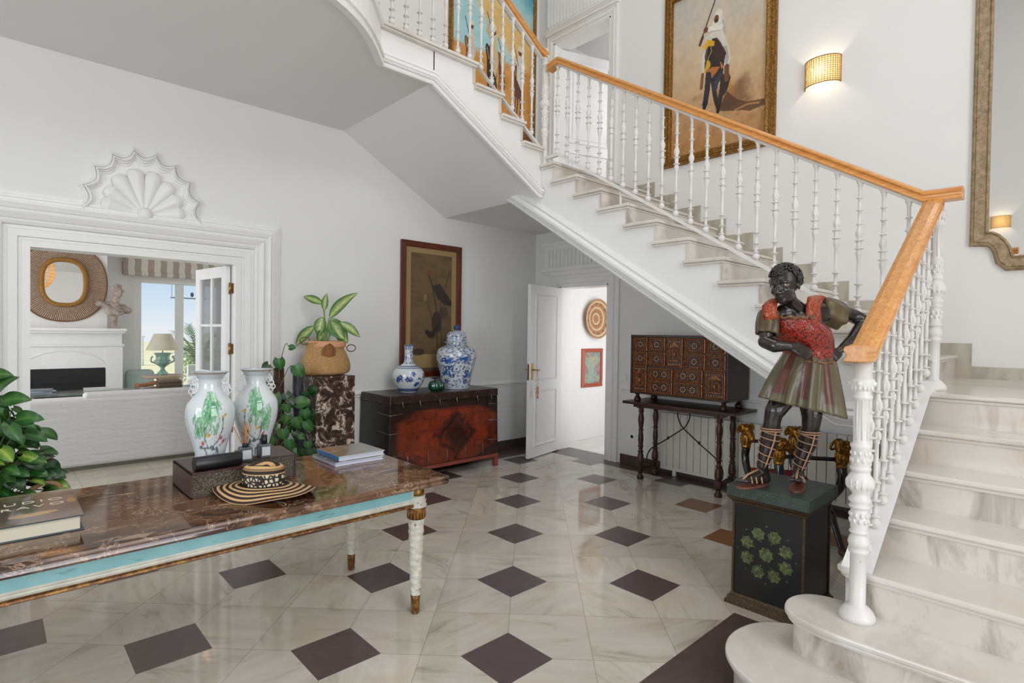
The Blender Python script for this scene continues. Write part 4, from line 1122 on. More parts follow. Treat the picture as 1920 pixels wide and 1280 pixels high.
# ---------- black tube, reed diffuser, room spray
def cyl(mb, a, b, r, n=24, mi=0):
    return mb.tube([a, b], r, n, mi)
tube = MB(); za = TZ + .1152 + .032
cyl(tube, (.668, 2.79, za), (.868, 2.80, za), .032)
tag(tube.build('cardboard_tube', plain('matt_black_card', '#15161a', .35), bevel=.002), 'matt black cylinder box lying on the front edge of the left antique book', 'box')
def bottle(name, label, x, y, z, s, cap_h, reeds):
    t = thing(name, label, 'bottle', (x, y, z), 0)
    m = MB().box(x - s, x + s, y - s, y + s, z, z + .068)
    bd_ = m.build('bottle_body', M['bottleglass'], t, bevel=.006)
    MB().box(x - s * .72, x + s * .72, y - s - .001, y - s - .0004, z + .012, z + .055).build('paper_label', plain('paper_label', '#c9ccd2', .6), bd_)
    MB().lathe([(.012, .068), (.014, .07), (.014, .068 + cap_h), (.009, .069 + cap_h)], 20, (x, y, z)).build('cap', M['black'], t, label='black cap')
    if reeds:
        rm = plain('reed', '#c9853f', .6)
        for k, (dx, dy, h) in enumerate(((-.055, .0, .17), (-.004, .01, .185), (.004, -.005, .19), (.01, .006, .18), (.03, .0, .175), (-.002, -.01, .165))):
            MB().tube([(x, y, z + .05), (x + dx, y + dy, z + h)], .0022, 6).build('reed', rm, t)
    return t
M['bottleglass'] = plain('smoked_bottle_glass', '#5e6468', .05, var=.2)
zt_ = TZ + .1152
bottle('reed_diffuser', 'square glass reed diffuser with orange sticks beside the black cylinder box', .912, 2.87, zt_, .028, .016, True)
bottle('room_spray_bottle', 'square glass spray bottle with tall black cap in front of the right vase', 1.010, 2.893, zt_, .027, .042, False)
# ---------- straw hat
hat = NT('woven_cane_bands')
g = hat.pos(); s_ = hat.n('SeparateXYZ'); hat.l(hat.attr('Col'), s_.inputs[0])
st_ = hat.math('FRACT', hat.math('MULTIPLY', s_.outputs[0], 4.6))
w_ = hat.noise(g, 240, 2)
cc = hat.ramp(hat.math('ADD', st_, hat.math('MULTIPLY', w_, .08)), [(.0, '#2b1a18'), (.50, '#33201d'), (.56, '#c9a26b'), (.97, '#d5b07a'), (1.0, '#2b1a18')])
hat.set('Base Color', cc); hat.set('Roughness', .7); hat.bump(w_, .3, .002)
hx_, hy_ = .917, 2.628
HR, HF = Vector((.7289, -.6844, 0)), Vector((.6844, .7289, 0))
def hpt(u, v, z): p = Vector((hx_, hy_, 0)) + HR * u + HF * v; return (p.x, p.y, z)
ht = thing('straw_hat', 'wide brimmed straw hat with black and cream bands lying on the table', 'hat', (hx_, hy_, TZ))
P = []; cols = []
NB = 26; rxy = (.222, .160)
for i in range(NB + 1):
    t = i / NB; row = []
    for j in range(72):
        a = 2 * pi * j / 72; k = .46 + .54 * t
        e = 1 + .05 * cos(a * 2 + .7) * t + .03 * sin(3 * a) * t
        z = TZ + .052 - .034 * t ** 1.3 + .014 * t * t * sin(a * 2 + 2.0) + .018 * t * t * max(0, cos(a - 2.4)) + .004 * sin(a * 5 + 1) * t
        row.append(hpt(cos(a) * rxy[0] * k * e, sin(a) * rxy[1] * k * e, max(z, TZ + .003))); cols.append((t, 0, 0))
    P.append(row)
m = MB().grid(P, closev=True, cols=cols)
ob = m.build('brim', hat.m, ht); md = ob.modifiers.new('s', 'SOLIDIFY'); md.thickness = .003
P = []; cols = []
for i in range(22):
    t = i / 21; row = []
    for j in range(56):
        a = 2 * pi * j / 56
        if t < .5: r = 1.0 - .03 * t; z = .052 + .074 * (t / .5)
        else: q = (t - .5) / .5; r = (1 - q) ** .8 * .985; z = .126 + .016 * sin(pi * min(1, q * 1.3)) - .012 * q * q - .014 * q * cos(a * 2)
        row.append(hpt(cos(a) * .094 * r, sin(a) * .070 * r, TZ + z)); cols.append((t * 1.0 + (.0 if t > .5 else 2), 0, 0))
    P.append(row)
m = MB().grid(P, closev=True, cols=cols); crn = m.build('crown', hat.m, ht)
bandm = NT('patterned_hat_band'); g = bandm.pos(); v = bandm.n('TexVoronoi', feature='DISTANCE_TO_EDGE'); bandm.l(bandm.mapping(g, sc=(1, 1, 1)), v.inputs['Vector']); v.inputs['Scale'].default_value = 55
bandm.set('Base Color', bandm.ramp(v.outputs['Distance'], [(.0, '#1d1715'), (.16, '#241d1a'), (.2, '#cbbf9f'), (.7, '#d8cfb4')])); bandm.set('Roughness', .6)
MB().lathe([(.0935, .052), (.0950, .056), (.0940, .100), (.0925, .104)], 48, (hx_, hy_, TZ), M=Matrix.Rotation(radians(-43.2), 3, 'Z') @ Matrix.Diagonal((1.01, .755, 1)), caps=False).build('hat_band', bandm.m, crn, label='black and cream patterned band')

# ---------- lacquer chest
im = Img(260, 150, '#7e3016')
n1, n2, n3 = im.noise(6, 4, 1), im.noise(20, 5, 2), im.noise(40, 10, 4)
im.put(np.clip((n1 - .4) * 3, 0, 1), '#a23a17', .7); im.put(np.clip((n2 - .5) * 4, 0, 1), '#5a2012', .6)
cx_ = .52
d_oct = np.maximum(np.maximum(abs(im.x - cx_) / .47, abs(im.y - .47) / .47), (abs(im.x - cx_) / .47 + abs(im.y - .47) / .47) / 1.5)
im.put(np.clip((d_oct - .93) * 9, 0, 1), '#22130f', .93)
im.put(((n1 > .52) & (d_oct > .8)).astype(float), '#2b1712', .55)
dl = abs(im.x - .58) / .19 + abs(im.y - .44) / .40
im.put(np.clip((1.15 - dl + (n2 - .5) * .8) * 3, 0, 1), '#4b1d12', .75); im.put(np.clip(1 - abs(dl + (n2 - .5) * .9 - .85) * 5, 0, 1), '#20110e', .85); im.put(np.clip((.5 - dl + n1 * .3) * 4, 0, 1), '#26130f', .75)
im.put(np.clip((n3 - .62) * 6, 0, 1), '#1d1211', .6); im.poly([(0, .88), (1, .88), (1, 1), (0, 1)], '#1f1410', .85)
for y in (.28, .55, .74): im.line([(0, y - .02), (.4, y), (1, y + .012)], .006, '#231411', .8)
lac = vcol('worn_lacquer', .22, .5, .35, .12, 60); blk = NT('black_lacquer'); _f = blk.noise(blk.pos(), 14, 6, .7); blk.set('Base Color', blk.ramp(_f, [(.4, '#0c0b0b'), (.75, '#2e2521')])); blk.set('Roughness', .3); M['blk'] = blk.m
CX0, CX1, CY0, CY1 = 2.785, 4.17, 4.655, 5.235
ch = thing('lacquer_chest', 'large dark red lacquered chest with iron staples against the left wall', 'chest', ((CX0 + CX1) / 2, (CY0 + CY1) / 2, 0))
tz = .872; bz = .145; tpx = .028
def ctap(x, y, z):     # slight taper towards the top
    k = (z - bz) / (tz - bz); mx, my = (CX0 + CX1) / 2, (CY0 + CY1) / 2
    return (mx + (x - mx) * (1 + .012 - .024 * k), my + (y - my) * (1 - .02 * k) , z)
v8 = [ctap(x, y, z) for z in (bz, tz - .085) for y in (CY0, CY1) for x in (CX0, CX1)]
MB().add(v8, [(0, 2, 3, 1), (4, 5, 7, 6), (0, 1, 5, 4), (2, 6, 7, 3), (0, 4, 6, 2), (1, 3, 7, 5)]).build('body', M['blk'], ch, bevel=.006)
canvas_mesh(im, lambda u, v: tuple(Vector(ctap(CX0 + .004 + u * (CX1 - CX0 - .008), CY0, bz + .002 + v * (tz - .09 - bz))) + Vector((0, -.0015, 0)))).build('front_panel', lac, ch, label='red lacquer front with a dark medallion')
lid = NT('worn_dark_lid'); _f = lid.noise(lid.pos(), 12, 6, .7); _g = lid.noise(lid.pos(), 60, 4, .7)
_c = lid.mix(lid.ramp(_g, [(.6, (0, 0, 0)), (.68, (.8, .8, .8))]), lid.ramp(_f, [(.35, '#170f0d'), (.6, '#38241c'), (.75, '#5b3a2a')]), '#8a7f76'); lid.set('Base Color', _c); lid.set('Roughness', .3); lid.bump(_g, .2, .004)
v8 = [ctap(x, y, z) for z in (tz - .083, tz) for y in (CY0 - .006, CY1) for x in (CX0 - .006, CX1 + .006)]
MB().add(v8, [(0, 2, 3, 1), (4, 5, 7, 6), (0, 1, 5, 4), (2, 6, 7, 3), (0, 4, 6, 2), (1, 3, 7, 5)]).build('lid', lid.m, ch, bevel=.008)
steel = plain('old_iron', '#8d8a88', .4, .7, .2)
m = MB()
for x in (2.98, 3.22, 3.46, 3.70, 3.94): m.tube([(x, CY0 - .008, bz + .01), (x + .004, CY0 - .010, bz + .11), (x, CY0 - .004, bz + .13)], .005, 6)
for x in (2.92, 3.12, 3.36, 3.58, 3.86, 4.06): m.tube([(x, CY0 - .008, tz - .06), (x, CY0 - .014, tz - .09), (x + .012, CY0 - .006, tz - .12)], .005, 6)
for z in (.30, .52, .70): m.tube([(CX0 - .008, CY0 + .22, z), (CX0 - .008, CY0, z - .012), (CX0 + .0, CY0 - .008, z - .012), (CX0 + .14, CY0 - .006, z - .006)], .003, 6).tube([(CX1 - .14, CY0 - .004, z + .01), (CX1 + .004, CY0 - .006, z), (CX1 + .006, CY0 + .1, z)], .003, 6)
m.build('iron_staples', steel, ch)
redw = plain('dusty_red_paint', '#8a4638', .45, var=.1)
m = MB().box(CX0, CX1 + .01, CY0 - .005, CY0 + .04, .105, .142).box(CX0, CX1, CY1 - .05, CY1, .105, .142).box(CX1 - .035, CX1 + .01, CY0 + .04, CY1 - .05, .105, .142).box(CX0, CX0 + .04, CY0 + .04, CY1 - .05, .105, .142)
m.build('stand_frame', redw, ch)
for x in (CX0 + .02, CX1 - .018):
    for y in (CY0 + .018, CY1 - .03): MB().box(x - .026, x + .026, y - .024, y + .024, 0, .105).build('leg', redw, ch, bevel=.004)
# blue and white bottle vase
def blue(seed, dense):
    im = Img(360, 220, '#cfd5d8'); R = random.Random(seed); B = ['#22407c', '#2f5596', '#1b3568', '#3d68a8']
    if dense:
        n = im.noise(70, 45, seed, 2); im.put((n > .52).astype(float), '#2c4f8c', .9)
        n = im.noise(90, 60, seed + 5, 2); im.put((n > .60).astype(float), '#cfd5d8', .9)
        for k in range(16):
            x, y = R.random(), R.uniform(.12, .72)
            for q in range(9): t = q * .7; im.ell(x + cos(t) * .018, y + sin(t) * .03, .010, .016, R.choice(B), rot=t)
            im.ell(x, y, .008, .013, '#cfd5d8')
        for (x, y) in ((.44, .62), (.62, .30), (.38, .35), (.55, .66), (.9, .5), (.1, .4)):
            im.ell(x, y, .055, .03, '#2b5ba0', rot=R.uniform(-1, 1)); im.ell(x + .03, y - .03, .03, .022, '#3a6cb0', rot=R.uniform(-1, 1))
        im.line([(0, .035), (1, .035)], .02, '#9fb0c4'); im.line([(0, .012), (1, .012)], .02, '#cfd5d8')
    else:
        for k in range(26):
            x, y = R.random(), R.uniform(.13, .43)
            im.line([(x, y), (x + R.uniform(-.05, .05), y + R.uniform(-.05, .05))], .004, B[0])
            for q in range(R.randint(4, 9)): t = q * .8; im.ell(x + cos(t) * R.uniform(.008, .026), y + sin(t) * R.uniform(.012, .045), .010, .016, R.choice(B), rot=t)
        im.put(((im.y < .085) & (im.y > .015)).astype(float), '#2a4f8a', .9)
        for k in range(60): im.line([(k / 60, .02), (k / 60, .08)], .003, '#cfd5d8', .8)
        im.put(((im.y > .50) & (im.y < .56)).astype(float), '#2a4f8a', .85); im.put(((im.y > .52) & (im.y < .535)).astype(float), '#cfd5d8', .8)
        n = im.noise(60, 50, seed, 2); im.put(((im.y > .60) & (n > .52)).astype(float), '#2a4f8a', .9); im.put((im.y > .97).astype(float), '#2a4f8a', .8)
    return im
BVX, BVY = 3.165, 4.93; BZ = tz + .001
p_ = sprof([(.085, 0), (.088, .006), (.115, .04), (.150, .10), (.165, .16), (.155, .21), (.115, .255), (.068, .285), (.048, .31), (.043, .36), (.043, .43), (.047, .475), (.050, .487)], 110)
m = MB(); lathe_painted(m, p_, 150, (BVX, BVY, BZ), blue(3, False), front_u(BVX, BVY)); m.lathe([(.050, .487), (.040, .484), (.037, .40)], 30, (BVX, BVY, BZ), caps=False, colf=lambda u, v: lin('#9aa4ad'))
tag(m.build('bottle_vase', porc), 'round blue and white vase with a narrow neck, left on the lacquer chest', 'vase')
JX, JY = 3.80, 4.95
jt = thing('ginger_jar', 'tall lidded blue and white temple jar on the right of the lacquer chest', 'jar', (JX, JY, BZ))
p_ = sprof([(.150, 0), (.154, .008), (.158, .04), (.176, .14), (.208, .27), (.222, .34), (.218, .40), (.190, .445), (.140, .468), (.118, .480), (.116, .51)], 120)
m = MB(); lathe_painted(m, p_, 180, (JX, JY, BZ), blue(11, True), front_u(JX, JY)); m.build('body', porc, jt)
p_ = sprof([(.150, .508), (.152, .512), (.120, .517), (.112, .53), (.112, .56), (.105, .60), (.080, .628), (.04, .640), (.018, .648)], 60)
m = MB(); lathe_painted(m, p_, 120, (JX, JY, BZ), blue(17, True), .3); jl_ = m.build('lid', porc, jt)
MB().ell((JX, JY, BZ + .672), (.034, .034, .032)).build('knob', plain('cobalt_glaze', '#1d3f7d', .1), jl_)
# green glass persimmons
gg = NT('green_glass'); _f = gg.noise(gg.pos(), 30, 4); gg.set('Base Color', gg.ramp(_f, [(.3, '#04261c'), (.7, '#0a5a3e')])); gg.set('Roughness', .04); gg.set('Coat Weight', 1.0)
for k, (x, y, r, lab) in enumerate(((3.40, 4.80, .060, 'dark green glass fruit with a stalk, beside the round vase on the chest'), (3.515, 4.85, .050, 'smaller dark green glass fruit against the temple jar on the chest'))):
    t = thing('glass_fruit', lab, 'ornament', (x, y, BZ), 0, 'green glass fruit on the chest')
    m = MB()
    for i in range(5): a = 2 * pi * i / 5; m.ell((x + cos(a) * r * .38, y + sin(a) * r * .38, BZ + r * .93), (r * .72, r * .72, r * .92), n=14, m=10)
    m.build('fruit', gg.m, t, remesh=.004, smoothit=2)
    if k == 0:
        m = MB().tube([(x, y, BZ + r * 1.7), (x + .004, y, BZ + r * 2.3)], .007, 8)
        for i in range(5): a = 2 * pi * i / 5; m.ell((x + cos(a) * .02, y + sin(a) * .02, BZ + r * 2.32), (.02, .012, .006), M=Matrix.Rotation(a, 3, 'Z'), n=8, m=6)
        m.build('stalk', plain('bronze_green', '#1c2a22', .3, .5), t)

# ---------- framed scroll picture above the chest
def framed(name, label, cat, plane, c, a0, a1, z0, z1, fw, prof, fmat, img, extra=None, group=None, mat=None, flipu=False):
    """picture on wall; plane 'y' (left wall) or 'x' (back wall), c = wall coordinate"""
    if plane == 'y':
        mp = lambda a, b, d: (a, c - d, b); pos = ((a0 + a1) / 2, c - .02, z0)
    else:
        mp = lambda a, b, d: (c - d, a, b); pos = (c - .02, (a0 + a1) / 2, z0)
    t = thing(name, label, cat, pos, 0, group)
    path = [(a0, z0), (a1, z0), (a1, z1), (a0, z1)]
    MB().mould(path, prof, mp, closed=True).build('frame', fmat, t)
    i = fw * .9
    canvas_mesh(img, lambda u, v: mp(a0 + i + ((1 - u) if flipu else u) * (a1 - a0 - 2 * i), z0 + i + v * (z1 - z0 - 2 * i), .012)).build('canvas', mat or vcol(name + '_paint', .45), t)
    return t
im = Img(120, 220, '#9c8358')
im.poly([(.10, .14), (.90, .14), (.90, .955), (.10, .955)], '#6e5a3d')
mask = ((im.x > .10) & (im.x < .90) & (im.y > .14) & (im.y < .955)).astype(float)
im.put(mask * np.clip((im.noise(8, 14, 3) - .4) * 2.5, 0, 1), '#5d4a33', .7); im.put(mask * np.clip((im.noise(3, 40, 6) - .55) * 4, 0, 1), '#4e3e2c', .5)
im.line([(.70, .18), (.68, .55), (.86, .84)], .006, '#2f261e'); im.line([(.62, .2), (.6, .5), (.5, .72), (.42, .80)], .012, '#3b2f25')
im.poly([(.50, .70), (.66, .72), (.9, .58), (.9, .54), (.75, .55), (.62, .60)], '#382e2a'); im.ell(.60, .40, .10, .09, '#3a302c'); im.ell(.74, .48, .09, .05, '#453931', al=.8); im.ell(.45, .80, .05, .02, '#7c3f2c'); im.ell(.38, .60, .03, .03, '#8c7654')
im.line([(.38, .6), (.5, .45), (.56, .3)], .006, '#3b3026'); im.ell(.5, .30, .08, .03, '#2c241f'); im.ell(.42, .32, .04, .02, '#2c241f'); im.line([(.52, .32), (.64, .38)], .02, '#2c241f'); im.ell(.25, .16, .12, .03, '#332a22', al=.8)
im.poly([(0, 0), (1, 0), (1, .03), (0, .03)], '#5a4a38')
M['redwood'] = wood('red_brown_frame_wood', '#4a1f10', '#6b2f19', .3, 2.4, 2, .3)
framed('framed_scroll_painting', 'tall framed brown ink painting of birds on stems above the lacquer chest', 'picture', 'y', YL, 3.26, 4.085, .985, 2.50, .07,
       [(.070, .0), (.066, .012), (.062, .030), (.05, .034), (.02, .030), (.0, .034), (-.0, .03), (0, .0)], M['redwood'], im)

# ---------- marble pillar, basket with dieffenbachia
brk = NT('breccia_marble'); p = brk.pos(); f = brk.noise(p, 11, 8, .70, 1.0); f2 = brk.noise(brk.mapping(p, loc=(7, 1, 3)), 24, 6, .7, .8)
c = brk.ramp(f, [(.36, '#2b211e'), (.49, '#4a3830'), (.535, '#6e594d'), (.56, '#bdae9f'), (.66, '#d4c8bb'), (.72, '#4a3830')])
c = brk.mix(brk.ramp(f2, [(.52, (0, 0, 0)), (.60, (.7, .7, .7))]), c, '#231a18'); brk.set('Base Color', c); brk.set('Roughness', .1)
PX0, PX1, PY0, PY1, PZ = 2.10, 2.475, 4.755, 5.13, 1.085
tag(MB().box(PX0, PX1, PY0, PY1, 0, PZ).build('marble_pillar', brk.m, bevel=.006), 'square brown and cream marble pillar beside the wide opening', 'plinth')
bg = NT('woven_seagrass'); p = bg.pos(); w = bg.n('TexWave', wave_type='BANDS', bands_direction='Z'); bg.l(p, w.inputs[0]); w.inputs['Scale'].default_value = 45; w.inputs['Distortion'].default_value = 6; w.inputs['Detail Scale'].default_value = 4
f = bg.noise(p, 130, 3); c = bg.ramp(bg.math('ADD', bg.math('MULTIPLY', w.outputs[1], .5), bg.math('MULTIPLY', f, .6)), [(.25, '#7d5a34'), (.6, '#b98f5c'), (.85, '#cfa873')]); bg.set('Base Color', c); bg.set('Roughness', .8); bg.bump(f, .6, .006)
bx, by, bz_ = 2.275, 4.94, PZ + .001
bt = thing('basket_planter', 'squashed seagrass basket planter with a brown leaf emblem on the marble pillar', 'planter', (bx, by, bz_))
G = []
pr = sprof([(.12, 0), (.165, .004), (.205, .03), (.200, .10), (.165, .20), (.150, .255), (.155, .30)], 60)
for r, z in pr:
    row = []
    for i in range(72):
        a = 2 * pi * i / 72; k = 1 + .05 * sin(a * 3 + z * 14) * (1 if z < .22 else .2)
        row.append((bx + cos(a) * r * k * 1.16 - .012, by + sin(a) * r * k * .85, bz_ + z))
    G.append(row)
bsk = MB().grid(G, closev=True).build('basket', bg.m, bt)
terr = plain('peach_leather_band', '#d39a72', .6)
MB().lathe([(.158, .255), (.162, .26), (.163, .312), (.155, .314), (.150, .30)], 60, (bx, by, bz_), M=Matrix.Diagonal((1.14, .84, 1)), caps=False).build('rim_band', terr, bsk)
MB().lathe([(.148, .29), (.01, .292)], 40, (bx, by, bz_), M=Matrix.Diagonal((1.14, .84, 1)), caps=False).build('soil', plain('potting_soil', '#2c2019', .9), bt)
rope = plain('twisted_cord', '#6b5138', .8)
for (cx_, cz_, s_) in ((bx - .215, .315, -1), (bx + .235, .245, 1)):
    MB().tube([(cx_ + cos(q) * .045, by - .03 - .03 * s_ * cos(q) * 0, bz_ + cz_ + sin(q) * .032) for q in [2 * pi * i / 18 for i in range(18)]], .005, 6, closed=True).build('cord_handle', rope, bsk)
# leaf emblem
def leaf(mb, base, d, up, L, W, bend=.35, fold=.18, n=9, k=5, col=None, col2=None, heart=False, drip=1.0, sine=0.):
    """a leaf blade starting at base along d, face normal up"""
    d = Vector(d).normalized(); up = Vector(up); up = (up - d * up.dot(d)).normalized(); s = d.cross(up)
    P = []; cols = []
    for i in range(n + 1):
        t = i / n
        if heart: w = W * ((max(0, 1 - ((t - .28) / .72) ** 2)) ** .8 if t > .28 else (.55 + .45 * sin(pi / 2 * t / .28)))
        else: w = W * sin(pi * min(1, t ** .8)) ** .85
        if i == n: w = 0.0005
        ang = bend * t * t * 1.6
        c = Vector(base) + d * (L * t * cos(ang * .6)) - up * (L * t * sin(ang * .6)) 
        row = []
        for j in range(-k, k + 1):
            q = j / k; back = (abs(q) ** 2) * L * .16 * max(0, 1 - t / .3) if heart else 0
            row.append(tuple(c + s * (w * q) + up * (abs(q) * fold * w + sine * sin(q * 5 + t * 8) * W) - d * back))
            if col: cols.append(col(t, abs(q)))
        P.append(row)
    mb.grid(P, cols=cols if col else None); return mb
lf = NT('leaf_green'); c = lf.attr('Col'); lf.set('Base Color', c); lf.set('Roughness', .32); lf.set('Specular IOR Level', .5)
try: lf.set('Subsurface Weight', 0.0)
except Exception: pass
M['leaf'] = lf.m
def vein(c0, c1, c2, fr=26):
    c0, c1, c2 = lin(c0), lin(c1), lin(c2)
    def f(t, q):
        a = max(0, min(1, (q - .0) / 1.0)); b = .5 + .5 * sin((t * fr - q * 7))
        m_ = (1 - a) ** 1.2 * (.55 + .45 * b) if q < .8 else 0
        base = [c1[i] * (1 - m_) + c0[i] * m_ for i in range(3)]
        if q < .12: base = [x * .6 + y * .4 for x, y in zip(base, c2)]
        return tuple(base)
    return f
RGT = Vector((.72, -.69, 0)); FWD = Vector((.69, .72, 0))
def sv(x, z, d=0): return RGT * x + Vector((0, 0, z)) + FWD * d
em = MB(); leaf(em, (bx - .035, by - .155, bz_ + .295), (-.06, .02, -1), (-.05, -1, -.1), .21, .066, .1, -.2, col=lambda t, q: lin('#8a5a2c') if int(t * 30 + q * 4) % 3 else lin('#74481f'))
e_ = em.build('leaf_emblem', vcol('brown_fibre', .7), bsk); e_.modifiers.new('s', 'SOLIDIFY').thickness = .006
dp = thing('dieffenbachia', 'dieffenbachia with cream-veined leaves growing from the seagrass basket', 'plant', (bx, by, bz_ + .29))
bs = Vector((bx, by, bz_ + .29)); m = MB(); stx = MB()
dv = vein('#c3cf86', '#3e7030', '#d8dfa0')
px = lambda X, Y: bs + sv((X - 607) / 202, (632 - Y) / 202)     
specs = [((612, 585), (657, 533), .055, (0, -.2, 1)), ((600, 558), (562, 541), .035, (0, -.1, 1)), ((585, 600), (540, 637), .045, (-.3, -.3, 1)), ((600, 583), (592, 618), .052, (-.2, -.9, .2)),
         ((616, 585), (648, 628), .055, (.5, -.8, .4)), ((633, 592), (670, 616), .04, (.4, -.5, .8)), ((612, 590), (640, 622), .06, (0, -1, .3)), ((606, 605), (590, 630), .04, (0, -1, .4)), ((622, 600), (640, 632), .04, (.3, -1, .3)),
         ((603, 570), (607, 540), .03, (0, -1, .5))]
for k, (a, b, w, up) in enumerate(specs):
    A, B = px(*a), px(*b); up = tuple(Vector(up) * .45 - FWD * .9 + RGT * (.25 * ((k % 3) - 1))); B = B + FWD * (.03 * ((k % 3) - 1)); d = B - A
    stx.tube(bez([bs + sv((k - 5) * .006, 0), bs.lerp(A, .5) + Vector((0, 0, .03)), A], 5), .005, 6)
    leaf(m, A, d, up, d.length * 1.05, w * 1.12, .25, .22, 14, 5, dv)
m.build('foliage', M['leaf'], dp, fixn=False); stx.build('stems', plain('pale_green_stem', '#6f8a45', .5), dp)
# ================================================================== cabinet on stand, radiator
wal = NT('carved_walnut'); _f = wal.noise(wal.mapping(wal.pos(), sc=(3, 3, 12)), 6, 6, .65); wal.set('Base Color', wal.ramp(_f, [(.3, '#22120c'), (.6, '#452618'), (.8, '#5f3822')])); wal.set('Roughness', .38); wal.bump(_f, .2, .003); M['walnut'] = wal.m
M['walgilt'] = NT('gilt_carving'); _m = M['walgilt']; _f = _m.noise(_m.pos(), 70, 4, .7); _m.set('Base Color', _m.ramp(_f, [(.35, '#4a2412'), (.5, '#8f5228'), (.68, '#c99458')])); _m.set('Roughness', .35); _m.set('Metallic', .3); M['walgilt'] = _m.m
M['bone'] = plain('bone_inlay', '#c2ae8c', .5, var=.15, vs=60)
SX0, SX1, SY0, SY1 = 4.87, 5.335, 2.255, 3.47
sd_ = thing('trestle_stand', 'dark turned-leg trestle table with iron braces carrying the carved cabinet', 'table', ((SX0 + SX1) / 2, (SY0 + SY1) / 2, 0))
MB().box(SX0, SX1, SY0, SY1, .772, .80).build('tabletop', M['walnut'], sd_, bevel=.005)
MB().box(SX0 + .03, SX0 + .065, SY0 + .12, SY1 - .12, .745, .772).box(SX1 - .13, SX1 - .10, SY0 + .12, SY1 - .12, .745, .772).build('rail', M['walnut'], sd_)
LP = sprof([(.028, 0), (.034, .006), (.035, .03), (.026, .045), (.022, .06), (.030, .075), (.034, .085)], 30) + [(.030, .086), (.030, .155)] + sprof([(.024, .157), (.034, .17), (.036, .20), (.030, .25), (.022, .275)], 20) + \
     [(.030, .28), (.030, .29), (.021, .296), (.021, .33), (.029, .335), (.029, .345), (.022, .35)] + sprof([(.022, .352), (.027, .41), (.024, .47), (.020, .50)], 16) + [(.028, .505), (.028, .515), (.020, .52)] + sprof([(.020, .522), (.026, .57), (.031, .62), (.026, .66), (.021, .69)], 20) + [(.029, .695), (.029, .705), (.025, .71), (.027, .772)]
legp = {}
for y in (SY0 + .165, SY1 - .20):
    for x in (SX0 + .055, SX1 - .135):
        m = MB().lathe(LP, 18, (x, y, 0)); m.box(x - .03, x + .03, y - .03, y + .03, .09, .15); m.build('leg', M['walnut'], sd_)
        MB().prism([(y - .09, .772), (y + .09, .772), (y + .035, .735), (y - .035, .735)], x - .02, x + .02, 'x').build('bracket', M['walnut'], sd_)
    MB().tube([(SX0 + .055, y, .12), (SX0 + .10, y, .12), (SX0 + .16, y, .12), (SX0 + .22, y, .12), (SX1 - .135, y, .12)], [.02, .028, .018, .026, .02], 12).build('stretcher', M['walnut'], sd_)
xi = 5.06; yc = (SY0 + SY1) / 2 + .0
ir = plain('wrought_iron', '#2c2420', .45, .6)
for s_ in (-1, 1):
    pts = [(xi, yc + s_ * .06, .77), (xi, yc + s_ * .065, .68), (xi, yc + s_ * .03, .60), (xi, yc - s_ * .02, .55), (xi, yc - s_ * .20, .42), (xi, yc - s_ * .36, .31), (xi, yc - s_ * .415, .22), (xi, yc - s_ * .415, .14)]
    m = MB().tube(bez(pts, 8), .0065, 8); m.ell((xi, yc - s_ * .17, .445), (.012, .012, .018)); m.build('iron_brace', ir, sd_)
# ---- cabinet
VX0, VX1, VY0, VY1, VZ0, VZ1 = 4.90, 5.32, 2.335, 3.395, .885, 1.495
cb = thing('drawer_cabinet', 'antique carved walnut cabinet of small drawers with bone rosettes on the trestle stand', 'cabinet', ((VX0 + VX1) / 2, (VY0 + VY1) / 2, .80))
m = MB().box(VX0 + .015, VX1, VY0, VY1, VZ0, VZ1)
m.box(VX0, VX0 + .02, VY0, VY0 + .022, VZ0, VZ1).box(VX0, VX0 + .02, VY1 - .022, VY1, VZ0, VZ1).box(VX0, VX0 + .02, VY0, VY1, VZ1 - .025, VZ1).box(VX0, VX0 + .02, VY0, VY1, VZ0, VZ0 + .018)
m.build('carcass', M['walnut'], cb, bevel=.003)
for y in (VY0 + .06, VY1 - .06):
    for x in (VX0 + .05, VX1 - .06):
        MB().lathe(sprof([(.022, .0), (.034, .006), (.036, .03), (.024, .05), (.018, .06), (.022, .072), (.026, .084)], 30), 18, (x, y, .8005)).build('bun_foot', M['walnut'], cb)
W_, Hh = VY1 - VY0, VZ1 - VZ0
